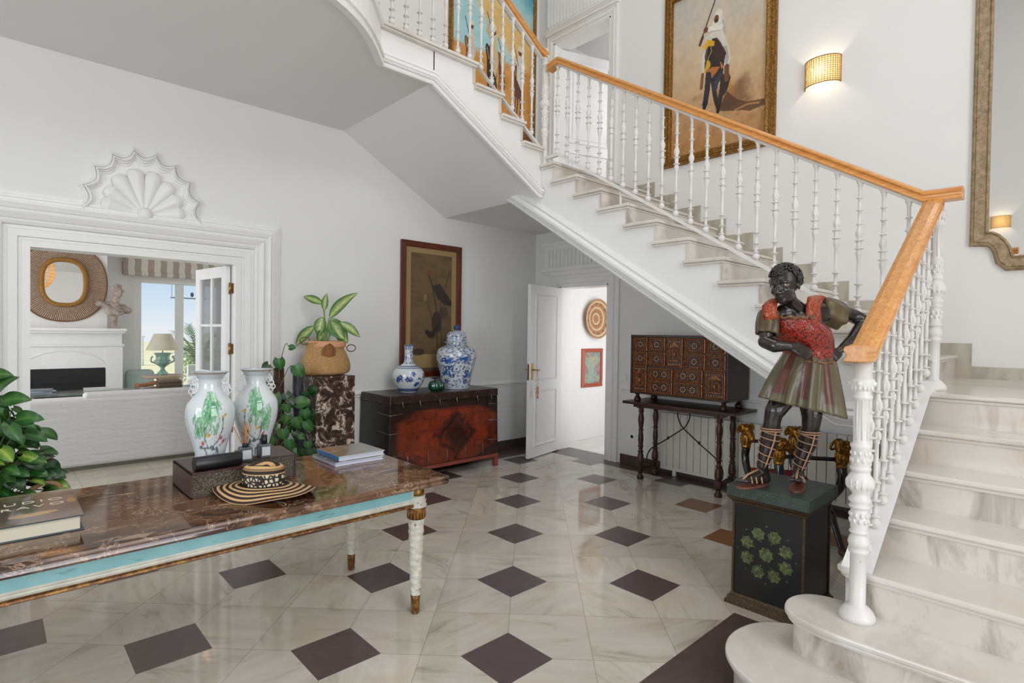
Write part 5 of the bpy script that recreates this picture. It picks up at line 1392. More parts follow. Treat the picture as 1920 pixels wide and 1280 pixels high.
def front(kind, u0, u1, v0, v1):
    ya, yb = VY1 - u1 * W_, VY1 - u0 * W_; za, zb = VZ1 - v1 * Hh, VZ1 - v0 * Hh
    m = MB(); rs_ = []; X = VX0 + .006
    m.box(X, X + .02, ya, yb, za, zb, 0)
    m.mould([(ya, za), (yb, za), (yb, zb), (ya, zb)], [(0, 0), (.002, .008), (.008, .010), (.012, .004), (.014, 0)], lambda a, b, d: (X - d, a, b), closed=True, mi=1)
    def cols(y, z0, z1, n=2, w=.016):
        for i in range(n): m.lathe([(.006, z0), (.006, z0 + .006), (.004, z0 + .01), (.0052, (z0 + z1) / 2), (.004, z1 - .01), (.006, z1 - .006), (.006, z1)], 8, (X - .003, y + (i - (n - 1) / 2) * w, 0), mi=1)
    def rosette(y, z, r):
        m = MB(); rs_.append(m); m.lathe([(.001, -.002), (r * .98, -.002), (r, .001), (r * .9, .004)], 20, (X, y, z), M=Matrix.Rotation(-pi / 2, 3, 'Y'), mi=0)
        for k in range(8): t = k * pi / 4; m.ell((X - .006, y + cos(t) * r * .62, z + sin(t) * r * .62), (.004, r * .17, r * .17), n=8, m=6, mi=2)
        m.ell((X - .007, y, z), (.005, r * .2, r * .2), n=8, m=6, mi=1)
    h = zb - za; w = yb - ya; cz_ = (za + zb) / 2; cy_ = (ya + yb) / 2
    if kind == 'drawer':
        nr = 2 if w > .26 else 1
        pc = (w - .03) / (nr + 0.0)
        cols(ya + .034, za + .018, zb - .018); cols(yb - .034, za + .018, zb - .018)
        for i in range(nr):
            yy = cy_ + (i - (nr - 1) / 2) * min(.098, w * .34); rosette(yy, cz_, min(.040, h * .38)); m.mould([(yy - .046, za + .017), (yy + .046, za + .017), (yy + .046, zb - .017), (yy - .046, zb - .017)], [(0, 0), (.002, .005), (.005, .005), (.006, 0)], lambda a, b, d: (X - d, a, b), closed=True, mi=1)
    else:
        m.mould([(ya + .02, za + .02), (yb - .02, za + .02), (yb - .02, zb - .02), (ya + .02, zb - .02)], [(0, 0), (.002, .006), (.006, .006), (.008, 0)], lambda a, b, d: (X - d, a, b), closed=True, mi=1)
        for s_ in (-1, 1): cols(cy_ + s_ * w * .24, za + h * .28, za + h * .70, 2, .014)
        m.mould([(cy_ - w * .13, za + h * .26), (cy_ + w * .13, za + h * .26), (cy_ + w * .13, za + h * .66), (cy_, za + h * .74), (cy_ - w * .13, za + h * .66)], [(0, 0), (.003, .006), (.008, .003)], lambda a, b, d: (X - d, a, b), closed=True, mi=1)
        m.box(X - .008, X, ya + .04, yb - .04, za + h * .71, za + h * .745, 1).box(X - .008, X, ya + .04, yb - .04, za + h * .22, za + h * .25, 1)
        m.prism([(ya + .05, za + h * .76), (yb - .05, za + h * .76), (cy_, za + h * .88)], X - .007, X, 'x', 1)
        for k in range(7): m.ell((X - .004, ya + .03 + k * (w - .06) / 6, za + .035), (.004, .006, .006), n=6, m=5, mi=2).ell((X - .004, ya + .03 + k * (w - .06) / 6, zb - .035), (.004, .006, .006), n=6, m=5, mi=2)
        m.ell((X - .005, cy_, za + h * .45), (.006, w * .07, h * .1), n=8, m=6, mi=1)
    o_ = m.build(kind, [M['walnut'], M['walgilt'], M['bone']], cb)
    for r_ in rs_: r_.build('rosette', [M['walnut'], M['walgilt'], M['bone']], o_)
for (k, *r) in (('drawer', .03, .19, .05, .27), ('drawer', .20, .385, .05, .27), ('door', .395, .565, .05, .52), ('drawer', .575, .785, .05, .275), ('drawer', .79, .975, .05, .275),
                ('drawer', .03, .19, .285, .505), ('drawer', .20, .385, .285, .505), ('drawer', .575, .785, .29, .53), ('drawer', .79, .975, .29, .53),
                ('door', .03, .185, .52, .965), ('drawer', .195, .465, .545, .745), ('drawer', .475, .765, .545, .745), ('drawer', .195, .465, .755, .965), ('drawer', .475, .765, .755, .965), ('door', .775, .975, .545, .97)):
    front(k, *r)
# ---- radiator of flat white columns
rd = thing('radiator', 'long low white panelled radiator on the wall under the stairs', 'radiator', (5.30, 2.1, .0))
n = 30
for i in range(n):
    y = 3.26 - i * .078
    MB().box(5.285, 5.345, y - .073, y, .085, .665).build('column', M['rad'] if 'rad' in M else M.setdefault('rad', plain('radiator_enamel', '#d9d5cc', .3, var=.02)), rd, bevel=.003)
MB().box(5.29, 5.35, .93, 3.26, .055, .085).build('base_rail', M['rad'], rd)
for y in (1.1, 3.1): MB().box(5.30, 5.33, y - .02, y + .02, 0, .06).build('foot', M['rad'], rd)
# switch and socket
t = thing('light_switch', 'white light switch on the wall beside the small door above the chair rail', 'switch', (XB, 3.80, .99))
MB().box(XB - .010, XB, 3.765, 3.85, .96, 1.05).build('plate', M['trim'], t, bevel=.003); MB().box(XB - .014, XB - .009, 3.778, 3.837, .974, 1.036).build('rocker', M['door'], t, bevel=.002)
t = thing('wall_socket', 'white power socket low on the wall left of the radiator', 'socket', (XB, 3.68, .32))
MB().box(XB - .010, XB, 3.635, 3.72, .285, .37).build('plate', M['trim'], t, bevel=.003)
MB().lathe([(.020, 0), (.020, .004), (.016, .004), (.015, -.004), (.001, -.004)], 20, (XB - .010, 3.678, .328), M=Matrix.Rotation(-pi / 2, 3, 'Y')).build('outlet', plain('grey_plastic', '#9a9a9a', .4), t)

# ================================================================== ram-headed stool behind the statue
gold = NT('antique_gold'); _f = gold.noise(gold.pos(), 45, 4, .6); gold.set('Base Color', gold.ramp(_f, [(.35, '#5a3a10'), (.55, '#9a6a20'), (.75, '#c79a3e')])); gold.set('Roughness', .32); gold.set('Metallic', .75); M['gold'] = gold.m
ebony = plain('ebonised_wood', '#0f0f11', .22, coat=.5)
pA, pB, pC, pD = Vector((4.45, 1.96, 0)), Vector((4.05, 1.55, 0)), Vector((4.64, 1.66, 0)), Vector((4.28, 1.22, 0))
sc_ = (pA + pB + pC + pD) / 4
stl = thing('folding_stool', 'black cross-legged stool with gilded ram heads behind the pedestal', 'stool', (sc_.x, sc_.y, 0))
for p, q in ((pA, pB), (pB, pA), (pC, pD), (pD, pC)):
    c = (p + q) / 2; d = (p - c)
    out = d.normalized()
    pts = [p + Vector((0, 0, .60)), p + out * .012 + Vector((0, 0, .53)), p - out * .02 + Vector((0, 0, .45)), c + d * .6 + Vector((0, 0, .37)), c + Vector((0, 0, .31)), c - d * .6 + Vector((0, 0, .26)), q - d.normalized() * -.06 + Vector((0, 0, .18)), q + Vector((0, 0, .08)), q + d.normalized() * -.03 + Vector((0, 0, .035))]
    # leg runs from the head over p, through the crossing, to the foot below q
    bp_ = bez(pts, 7); m = MB().tube(bp_, [.033 - .014 * i / (len(bp_) - 1) for i in range(len(bp_))], 14); lg_ = m.build('leg', ebony, stl)
    f_ = q + d.normalized() * -.04
    MB().ell((f_.x, f_.y, .028), (.035, .035, .028)).ell((f_.x - out.x * .03, f_.y - out.y * .03, .02), (.028, .026, .020)).build('hoof_foot', plain('bronzed_foot', '#5c4436', .4, .3), lg_, remesh=.005, smoothit=2)
    # ram head looking outwards
    face = Vector((.55, -.83, 0)) if p in (pD, pB) else Vector((-.3, -.95, 0))
    face = Vector((.72, -.68, 0)) if p in (pD, pB) else Vector((-.6, -.75, 0)); sd2 = Vector((-face.y, face.x, 0))
    b = p + Vector((0, 0, .60)); m = MB()
    m.lathe([(.024, 0), (.028, .006), (.026, .014), (.030, .05), (.032, .075)], 16, tuple(b))
    for k in range(10): a_ = 2 * pi * k / 10; m.ell((b.x + cos(a_) * .028, b.y + sin(a_) * .028, b.z + .05), (.007, .007, .03), n=6, m=6)
    hc = b + Vector((0, 0, .105)); m.ell(tuple(hc), (.036, .036, .036)); m.ell(tuple(hc + face * .015 + Vector((0, 0, .012))), (.032, .032, .026))
    m.tube([hc + face * .01, hc + face * .045 + Vector((0, 0, -.014)), hc + face * .074 + Vector((0, 0, -.036))], [.031, .024, .016], 12); m.ell(tuple(hc + face * .076 + Vector((0, 0, -.040))), .017)
    for s_ in (-1, 1):
        spiral = []
        for k in range(26):
            a_ = -.6 + k * .27; r = .034 - .0007 * k
            spiral.append(hc + sd2 * s_ * (.030 + .0006 * k) - face * (cos(a_) * r * -1 + .014) * 1 + Vector((0, 0, sin(a_ + .6) * r + .004)))
        m.tube(spiral, [.011 - .00028 * k for k in range(26)], 8)
        m.ell(tuple(hc + face * .030 + sd2 * s_ * .022 + Vector((0, 0, .010))), (.007, .007, .006), n=8, m=6)
    for k in range(9):
        a_ = k * 2.4; m.ell(tuple(hc + Vector((cos(a_) * .022, sin(a_) * .022, .030))), (.009, .009, .008), n=6, m=5)
    m.xf(Matrix.Translation(b) @ Matrix.Scale(1.32, 4) @ Matrix.Translation(-b)); m.build('ram_head', M['gold'], lg_, remesh=.004, smoothit=1)
for p, q in ((pA, pC), (pB, pD)): MB().tube([p + Vector((0, 0, .655)), q + Vector((0, 0, .655))], .014, 4, smooth=False).build('arm_bar', ebony, stl)
red = plain('red_striped_fabric', '#8c1f24', .7, var=.25, vs=60)
m = MB(); G = []
for i in range(9):
    t = i / 8; row = []
    for j in range(7):
        s_ = j / 6; a_ = pA.lerp(pC, s_); b_ = pB.lerp(pD, s_); p = a_.lerp(b_, .16 + .68 * t); row.append((p.x, p.y, .46 - .05 * sin(pi * t)))
    G.append(row)
m.grid(G); o = m.build('seat', red, stl, label='red sling seat'); o.modifiers.new('s', 'SOLIDIFY').thickness = .008

# ================================================================== pedestal
GX0, GX1, GY0, GY1 = 3.055, 3.44, 1.035, 1.405
ped = thing('pedestal', 'black pedestal with green mosaic stars and green top under the statue', 'pedestal', ((GX0 + GX1) / 2, (GY0 + GY1) / 2, 0))
tarn = NT('tarnished_gold_edge'); _f = tarn.noise(tarn.pos(), 90, 5, .7); tarn.set('Base Color', tarn.ramp(_f, [(.35, '#2a2119'), (.6, '#564429'), (.8, '#7a6340')])); tarn.set('Roughness', .45); tarn.set('Metallic', .3)
pbody = MB().box(GX0, GX1, GY0, GY1, .045, .60).build('body', plain('black_painted_panel', '#100f10', .35, var=.2), ped)
m = MB()
for (x, y) in ((GX0, GY0), (GX0, GY1), (GX1, GY0), (GX1, GY1)): m.box(x - .006, x + .006, y - .006, y + .006, .06, .60)
rp = [(GX1, GY0), (GX1, GY1), (GX0, GY1), (GX0, GY0)]
m.mould(rp, [(0, .562), (-.006, .566), (-.010, .578), (-.024, .590), (-.03, .602), (0, .603)], lambda a, b, d: (a, b, d), closed=True)
m.build('corner_bead', tarn.m, pbody)
MB().mould(rp, [(0, .062), (-.008, .060), (-.012, .048), (-.022, .040), (-.024, .026), (-.032, .020), (-.034, .0), (0, 0)], lambda a, b, d: (a, b, d), closed=True).build('plinth_moulding', tarn.m, ped)
grn = NT('dark_green_paint'); _f = grn.noise(grn.pos(), 18, 6, .7); _g = grn.noise(grn.pos(), 60, 3, .6); grn.set('Base Color', grn.mix(grn.ramp(_g, [(.66, (0, 0, 0)), (.70, (1, 1, 1))]), grn.ramp(_f, [(.35, '#28332f'), (.65, '#3f4b45')]), '#8a9089')); grn.set('Roughness', .4)
MB().box(GX0 - .032, GX1 + .032, GY0 - .032, GY1 + .032, .603, .668).build('top_slab', grn.m, ped, bevel=.003, label='dark green painted top slab')
mos = NT('green_mosaic'); _f = mos.noise(mos.pos(), 60, 4, .7); mos.set('Base Color', mos.ramp(_f, [(.36, '#3b3022'), (.5, '#4f5a32'), (.66, '#76834e')])); mos.set('Roughness', .35)
yc_, zc_ = (GY0 + GY1) / 2 + .005, .318
def star(cy, cz, r, n=8, rot=0, k=.62): return [(cy + cos(rot + pi * i / n) * r * (1 if i % 2 == 0 else k), cz + sin(rot + pi * i / n) * r * (1 if i % 2 == 0 else k)) for i in range(2 * n)]
stars = [(yc_, zc_, .042, .3)] + [(yc_ + .112 * cos(radians(22 + 45 * i)), zc_ + .112 * sin(radians(22 + 45 * i)), .038, i) for i in range(8)]
for (cy, cz, r, q) in stars:
    MB().prism(star(cy, cz, r, 7 if q != .3 else 8, q, .78), GX0 - .0015, GX0 + .001, 'x').build('star_inlay', mos.m, pbody)
m = MB()
for i in range(16):
    a_ = radians(22.5 * i); r = .072 if i % 2 else .155
    p = (yc_ + r * cos(a_), zc_ + r * sin(a_)); m.prism([(p[0] + .007 * cos(a_ + k * 2.09), p[1] + .007 * sin(a_ + k * 2.09)) for k in range(3)], GX0 - .0015, GX0 + .001, 'x')
m.build('chip_inlay', mos.m, pbody)

# ================================================================== statue
SO = Vector((3.2, 1.22, .6685)); SR = Vector((.7289, -.6844, 0)).normalized(); SF = Vector((.6844, .7289, 0)).normalized()
K = 337.0
def q(px, py, d=0.): return SO + SR * ((px - 1461) / K) + SF * d + Vector((0, 0, (910 - py) / K))
skin = NT('black_patinated_skin'); _f = skin.noise(skin.pos(), 12, 5, .6); skin.set('Base Color', skin.ramp(_f, [(.35, '#1b1715'), (.65, '#332a25'), (.8, '#463a33')])); skin.set('Roughness', .24); skin.set('Coat Weight', .3)
statue = thing('statue', 'painted statue of a dark-skinned man in red scale armour and pleated tunic on a pedestal', 'statue', tuple(SO))
B = MB()
def cap(a, b, ra, rb, n=14, mb=None):
    mb = mb or B; mb.tube([a, a.lerp(b, .33), a.lerp(b, .66), b], [ra, ra * .67 + rb * .33, ra * .33 + rb * .67, rb], n); mb.ell(tuple(a), ra, n=12, m=8); mb.ell(tuple(b), rb, n=12, m=8)
# torso and neck
cap(q(1512.7, 689.3, 0.02), q(1508.5, 655.0, 0.01), .115, .085); cap(q(1508.5, 655.0, 0.01), q(1490.9, 617.2, -0.03), .085, .115)
cap(q(1457.2, 590.0, -0.04), q(1531.6, 586.5, 0.01), .060, .064); cap(q(1490.6, 591.5, -0.03), q(1461.7, 566.8, -0.07), .060, .040); cap(q(1461.7, 566.8, -0.07), q(1454.3, 553.7, -0.09), .040, .038)
# his right arm (left in the photograph)
cap(q(1428.0, 586.6, -0.05), q(1416.5, 628.0, -0.09), .045, .037); cap(q(1413.2, 639.7, -0.1), q(1424.4, 646.9, -0.14), .036, .036); cap(q(1424.4, 646.9, -0.14), q(1446.9, 647.4, -0.165), .036, .024)
# his left arm, elbow out, fist on the hip
cap(q(1557.4, 577.8, 0.03), q(1604.1, 589.0, 0.06), .050, .040); cap(q(1604.1, 589.0, 0.06), q(1622.5, 600.1, 0.04), .040, .038); cap(q(1618.4, 605.2, 0.03), q(1588.3, 631.7, -0.02), .038, .032); cap(q(1588.3, 631.7, -0.02), q(1555.8, 653.5, -0.07), .031, .021)
def hand(w, dirn, palm_n, side, L=.085, curl=.25, fist=False):
    """w wrist, dirn finger direction, palm_n palm normal, side = thumb side"""
    dirn = dirn.normalized(); palm_n = (palm_n - dirn * palm_n.dot(dirn)).normalized(); s_ = (side - dirn * side.dot(dirn) - palm_n * side.dot(palm_n)).normalized()
    for k in range(4):
        o = (k - 1.5) * .0155; a = w + s_ * (-o * .6); b = w + dirn * .052 + s_ * (-o)
        B.tube([a, (a + b) / 2, b], [.013, .0135, .012], 10); B.ell(tuple(b), .0115, n=10, m=7)
        Lk = L * (.86, 1, .95, .78)[k] * .62
        c = b; dd = dirn.copy()
        for j in range(3):
            ang = (1.35 if fist else curl) * (1 if j else (.9 if fist else .5))
            dd = (dd * cos(ang) + palm_n * sin(ang)).normalized(); e = c + dd * Lk * (.45, .32, .25)[j] * (1.15 if fist else 1.25)
            B.tube([c, e], [.0095 - .001 * j, .0088 - .001 * j], 8); B.ell(tuple(e), .0088 - .001 * j, n=8, m=6); c = e
    t0 = w + dirn * .012 + s_ * .016; t1 = w + dirn * .038 + s_ * .038 + palm_n * .010; t2 = t1 + (dirn * .9 + palm_n * (.7 if fist else .2) - s_ * (.5 if fist else -.1)).normalized() * .028
    B.tube([t0, t1, t2], [.013, .0105, .0085], 8); B.ell(tuple(t2), .0085, n=8, m=6); B.ell(tuple(t1), .0105, n=8, m=6)
hand(q(1450.2, 648.3, -0.168), q(1485.9, 661.1, -0.16) - q(1450.2, 648.3, -0.168), SF - Vector((0, 0, .2)), Vector((0, 0, 1)) - SF * .3, .095, .16)
hand(q(1551.9, 656.4, -0.075), q(1531.7, 668.0, -0.1) - q(1551.9, 656.4, -0.075), SF + Vector((0, 0, -.5)), Vector((0, 0, 1)) - SR * .2, .07, .3, True)
# legs
cap(q(1475.7, 729.4, -0), q(1444.7, 768.1, -0.035), .070, .052); cap(q(1443.7, 766.2, -0.035), q(1440.8, 786.2, -0.03), .050, .044); cap(q(1440.8, 788.2, -0.03), q(1441.0, 823.8, -0), .044, .049); cap(q(1441.0, 823.8, 0), q(1430.2, 872.8, 0.01), .048, .029); cap(q(1430.2, 872.8, 0.01), q(1437.9, 898.1, 0.025), .030, .032)
cap(q(1515.8, 733.8, 0), q(1515.8, 777.8, -0.02), .072, .053); cap(q(1515.8, 777.8, -0.02), q(1515.0, 798.0, -0.015), .052, .046); cap(q(1515.0, 798.0, -0.015), q(1514.7, 832.2, 0.02), .045, .050); cap(q(1514.7, 832.2, 0.02), q(1502.0, 881.5, 0.03), .048, .027); cap(q(1502.0, 881.5, 0.03), q(1504.8, 894.9, 0.045), .029, .032)
# feet
def foot(heel, toe, w):
    d = (toe - heel); L = d.length; d.normalize(); s_ = Vector((-d.y, d.x, 0)); up = Vector((0, 0, 1)); z0 = SO.z + .008
    h = Vector((heel.x, heel.y, z0)); 
    cap(h + up * .022, h + d * L * .55 + up * .020, .026, .024); cap(h + d * L * .3 + up * .045, h + d * L * .68 + up * .018, .026, .020)
    for k in range(5):
        o = (k - 2) * w * .36; a = h + d * L * .60 + s_ * o * .8 + up * .014; b = h + d * (L * (.97 - .035 * abs(k - (0 if w > 0 else 4)) )) + s_ * o + up * .010
        B.tube([a, (a + b) / 2 + up * .004, b], [.014, .012, .0095], 8); B.ell(tuple(b), .0105 if k not in (0,) else .013, n=8, m=6)
    return h, d, s_, L
f1 = foot(q(1440.8, 907.6, 0.03), q(1377.8, 900.2, -0.06), .030)
f2 = foot(q(1506.9, 908.5, 0.05), q(1470.5, 893.0, -0.125), .030)
# head: turned towards the left of the photograph
hc = q(1445.8, 538.7, -0.105)
fw = (-SR * .80 - SF * .60 + Vector((0, 0, -.16))).normalized(); up0 = (Vector((0, 0, 1)) - SR * .14); up0 = (up0 - fw * up0.dot(fw)).normalized(); rt = fw.cross(up0)
def hp(a, b, c): return hc + rt * a + fw * b + up0 * c
Mh = Matrix((rt, fw, up0)).transposed()
B.ell(tuple(hp(0, -.012, .022)), (.066, .080, .074), Mh, 20, 14); B.ell(tuple(hp(0, .022, -.020)), (.052, .050, .068), Mh, 18, 12)
B.ell(tuple(hp(0, .052, -.075)), (.022, .018, .020), Mh); B.ell(tuple(hp(0, .012, -.065)), (.044, .05, .032), Mh)
for s_ in (-1, 1):
    B.ell(tuple(hp(s_ * .034, .044, -.022)), (.020, .018, .020), Mh); B.tube([hp(s_ * .008, .070, .018), hp(s_ * .028, .070, .026), hp(s_ * .048, .052, .018)], [.007, .0085, .006], 8)
    B.ell(tuple(hp(s_ * .068, -.012, -.008)), (.008, .016, .024), Mh); B.ell(tuple(hp(s_ * .014, .076, -.032)), (.010, .010, .008), Mh)
B.tube([hp(0, .066, .014), hp(0, .078, -.006), hp(0, .089, -.028)], [.008, .010, .012], 10); B.ell(tuple(hp(0, .087, -.030)), (.014, .012, .010), Mh)
B.ell(tuple(hp(0, .073, -.050)), (.024, .012, .0065), Mh); B.ell(tuple(hp(0, .070, -.061)), (.020, .012, .0075), Mh)
body = B.build('body', skin.m, statue, remesh=.0048, smoothit=2)
eye = plain('painted_eye', '#b8ab95', .1); pup = plain('pupil', '#120d0a', .1)
for s_ in (-1, 1):
    e = MB().ell(tuple(hp(s_ * .027, .0565, .006)), (.0125, .010, .0075), Mh); ey_ = e.build('eye', eye, statue); MB().ell(tuple(hp(s_ * .027 - .003, .0655, .006)), (.005, .0035, .006), Mh).build('pupil', pup, ey_)
# curly hair
R = random.Random(5); hr = MB(); hr.ell(tuple(hp(0, -.018, .032)), (.074, .084, .080), Mh, 20, 14)
for k in range(260):
    v = Vector((R.gauss(0, 1), R.gauss(0, 1), R.gauss(0, 1))).normalized()
    if v.z < -.45 or (v.y > .45 and v.z < .42) or (v.y > .1 and v.z < -.05): continue
    c = hp(v.x * .076, -.018 + v.y * .087, .032 + v.z * .083); n_ = (c - hp(0, -.018, .032)).normalized(); t1 = n_.orthogonal().normalized(); t2 = n_.cross(t1); rr = R.uniform(.009, .013)
    hr.tube([c + t1 * cos(a_) * rr + t2 * sin(a_) * rr + n_ * .004 * (a_ / 6) for a_ in [i * 2 * pi / 9 for i in range(9)]], .0052, 6, closed=True)
hr.build('hair', plain('dark_curled_hair', '#2c2928', .35, var=.3, vs=60), statue, label='tight curled dark hair')
# clothing: lofts of ellipses in the statue's frame
def loft(rows, n=48, rip=None, close=False, colf=None):
    G = []; cols = []
    for k, (px_, py_, hw, dp_, d0) in enumerate(rows):
        row = []
        for i in range(n):
            a_ = 2 * pi * i / n; f = 1 + (rip(a_, k / (len(rows) - 1)) if rip else 0)
            c = q(px_, py_, d0); row.append(tuple(c + SR * (cos(a_) * hw / K * f) + SF * (sin(a_) * dp_ * f)))
            if colf: cols.append(colf(a_, k / (len(rows) - 1)))
        G.append(row)
    return MB().grid(G, closev=True, cols=cols if colf else None)
def dens(rows, m_=5):
    out = []
    for a_, b_ in zip(rows[:-1], rows[1:]):
        for k in range(m_): t = k / m_; out.append(tuple(a_[i] * (1 - t) + b_[i] * t for i in range(5)))
    out.append(rows[-1]); return out
# pleated skirt
def rip(a_, t): return t * (.10 * sin(a_ * 13) + .035 * sin(a_ * 5 + 1) + .02 * sin(a_ * 29))
def scol(a_, t):
    s_ = sin(a_ * 9.0 + .6 + .5 * sin(a_ * 3))
    c = lin('#6b6347') if s_ < .25 else lin('#66382c')
    if t > .86: c = lin('#6f6749')
    if s_ > .25 and (abs(s_ - .25) < .18): c = lin('#2c1d19')
    return c
rows = dens([(1509.7, 654.9, 40.0, 0.115, 0), (1509.9, 670.9, 47.0, 0.13, 0), (1506.3, 696.9, 55.0, 0.15, 0), (1502.7, 729.0, 64.0, 0.17, 0), (1500.2, 763.0, 71.0, 0.185, 0)], 7)
# hem drops towards the right of the photograph
mbs = loft(rows, 130, rip, colf=scol)
for i in range(len(mbs.v)):
    v = Vector(mbs.v[i]); t = i // 130 / (len(rows) - 1); sx_ = (v - SO).dot(SR); mbs.v[i] = tuple(v + Vector((0, 0, -t * (sx_ - .12) * .23)))
sk = mbs.build('pleated_tunic', vcol('olive_and_brown_cloth', .34, .3, .35), statue, label='olive pleated skirt with brown hanging straps'); sk.modifiers.new('s', 'SOLIDIFY').thickness = .006
# scale cuirass
sca = NT('red_scale_armour'); v = sca.n('TexVoronoi', feature='F1'); sca.l(sca.pos(), v.inputs['Vector']); v.inputs['Scale'].default_value = 85
sca.set('Base Color', sca.ramp(v.outputs['Distance'], [(.15, '#b5381f'), (.5, '#9a2616'), (.72, '#54150e')])); sca.set('Roughness', .28); sca.set('Coat Weight', .4)
x_ = sca.n('Bump', invert=True); sca.l(v.outputs['Distance'], x_.inputs['Height']); x_.inputs['Strength'].default_value = .8; x_.inputs['Distance'].default_value = .004; sca.l(x_.outputs[0], sca.bs.inputs['Normal'])
rows = dens([(1467.4, 593.9, 31.5, 0.105, -0.05), (1475.3, 601.7, 43.4, 0.125, -0.045), (1487.1, 617.3, 52.4, 0.14, -0.035), (1496.9, 635.0, 51.7, 0.135, -0.02), (1506.7, 650.9, 45.9, 0.125, -0.005), (1510.8, 662.9, 43.0, 0.128, 0), (1510.9, 668.9, 40.0, 0.125, 0)], 5)
mbs = loft(rows, 60)
for i in range(len(mbs.v)):
    v_ = Vector(mbs.v[i]); sx_ = (v_ - SO).dot(SR); t = i // 60 / (len(rows) - 1); mbs.v[i] = tuple(v_ + Vector((0, 0, -.15 * t * max(0, .10 - abs(sx_ - .13)) )))
cuir = mbs.build('cuirass', sca.m, statue, label='red scaled breastplate')
tan = NT('painted_tan_trim'); _f = tan.noise(tan.pos(), 60, 4); tan.set('Base Color', tan.ramp(_f, [(.35, '#4f3420'), (.6, '#7e5f38'), (.75, '#a08452')])); tan.set('Roughness', .35)
m = MB(); front_arc = lambda rows_i, y_off, hw, dp_, cx_, cy_, d0, wob=0: [q(cx_, cy_, d0) + Vector((0, 0, wob * .003 * sin(a_ * 14))) + SR * (cos(a_) * hw / K) + SF * (sin(a_) * dp_) for a_ in [pi + pi * i / 40 for i in range(41)]]
m.tube(front_arc(0, 0, 36, .112, 1469.4, 595.9, -.05, 1.6), .010, 8); m.build('neck_trim', tan.m, cuir, label='gilded scalloped neckline')
m = MB(); m.tube([p + Vector((0, 0, -.028 * sin(pi * i / 40))) for i, p in enumerate(front_arc(0, 0, 42, .132, 1510.9, 666.9, 0, 1.5))], .008, 8); m.build('waist_trim', tan.m, cuir)
# shoulder straps
strap = NT('red_gold_strap'); v = strap.n('TexWave', wave_type='RINGS'); strap.l(strap.pos(), v.inputs[0]); v.inputs['Scale'].default_value = 26; v.inputs['Distortion'].default_value = 14; v.inputs['Detail'].default_value = 3; v.inputs['Detail Scale'].default_value = 3
strap.set('Base Color', strap.ramp(v.outputs[1], [(.55, '#8f2018'), (.88, '#a02a1c'), (.94, '#c08d4c')])); strap.set('Roughness', .3)
def strapm(pts, w, nrm):
    m = MB(); G = []
    for i, p in enumerate(pts):
        d = (pts[min(i + 1, len(pts) - 1)] - pts[max(i - 1, 0)]).normalized(); s_ = d.cross(nrm[i]).normalized(); n_ = s_.cross(d)
        G.append([tuple(p + s_ * (w * k) - n_ * (abs(k) ** 2 * .010)) for k in (-1, -.5, 0, .5, 1)])
    m.grid(G); o = m.build('shoulder_strap', strap.m, statue, label='red shoulder strap with gold scrolls'); o.modifiers.new('s', 'SOLIDIFY').thickness = .014
strapm([q(1443.4, 559.8, 0), q(1428.4, 561.4, -0.07), q(1417.7, 574.1, -0.115), q(1416.4, 587.7, -0.125), q(1420.6, 601.1, -0.13)], .036, [SF * 1 + Vector((0, 0, 1)), Vector((0, 0, 1)) - SR * .3, -SF - SR * .5, -SF - SR * .5, -SF - SR * .4])
strapm([q(1535.3, 550.2, 0.06), q(1516.8, 552.5, -0.03), q(1505.0, 564.7, -0.09), q(1499.7, 582.6, -0.115), q(1494.4, 600.2, -0.145)], .043, [Vector((0, 0, 1)), Vector((0, 0, 1)), -SF, -SF, -SF])
# sleeves
slv = NT('olive_sleeve'); _f = slv.noise(slv.pos(), 14, 4); slv.set('Base Color', slv.ramp(_f, [(.35, '#4c402c'), (.6, '#6b5d3f'), (.8, '#7f7350')])); slv.set('Roughness', .33)
def sleeve(a, b, ra, rb, name='sleeve'):
    d = (b - a).normalized(); u = d.orthogonal().normalized(); w = d.cross(u); G = []
    for i in range(12):
        t = i / 11; c = a.lerp(b, t); r = (ra + (rb - ra) * t + .008 * sin(pi * t)) * (.25, .8, 1)[min(i, 2)]
        G.append([tuple(c + (u * cos(k) + w * sin(k)) * (r * (1 + .10 * t * sin(k * 7)))) for k in [2 * pi * j / 42 for j in range(42)]])
    o = MB().grid(G, closev=True).build(name, slv.m, statue); o.modifiers.new('s', 'SOLIDIFY').thickness = .006
sleeve(q(1428.6, 578.7, -0.045), q(1419.2, 627.0, -0.085), .050, .054); sleeve(q(1530, 574, 0.012), q(1575, 592, 0.045), .064, .074)
# sandals and lacing
sole = plain('sandal_leather', '#7a4a3a', .4, var=.1); lace = plain('tan_laces', '#b08a6e', .45)
for (h, d, s_, L) in (f1, f2):
    m = MB(); n_ = 26; pts = []
    for i in range(n_):
        a_ = 2 * pi * i / n_; w = .040 * (1 + .25 * cos(a_)); pts.append(h + d * (L * .5 + cos(a_) * L * .58) + s_ * (sin(a_) * w * 1.0))
    m.prism([(p.x, p.y) for p in pts], SO.z + .0005, SO.z + .010, 'z'); so2 = m.build('sandal_sole', sole, statue)
    m = MB()
    for t in (.35, .55, .72):
        for sg in (-1, 1): m.tube([h + d * L * t + s_ * sg * .038 + Vector((0, 0, .005)), h + d * L * (t - .05) + s_ * sg * .02 + Vector((0, 0, .05 - t * .03)), h + d * L * (t - .14) + Vector((0, 0, .075 - t * .045))], .0045, 6)
    m.tube([h + d * L * .9 + Vector((0, 0, .012)), h + d * L * .7 + Vector((0, 0, .045)), h + d * L * .3 + Vector((0, 0, .075))], .006, 6); m.build('foot_straps', lace, so2)
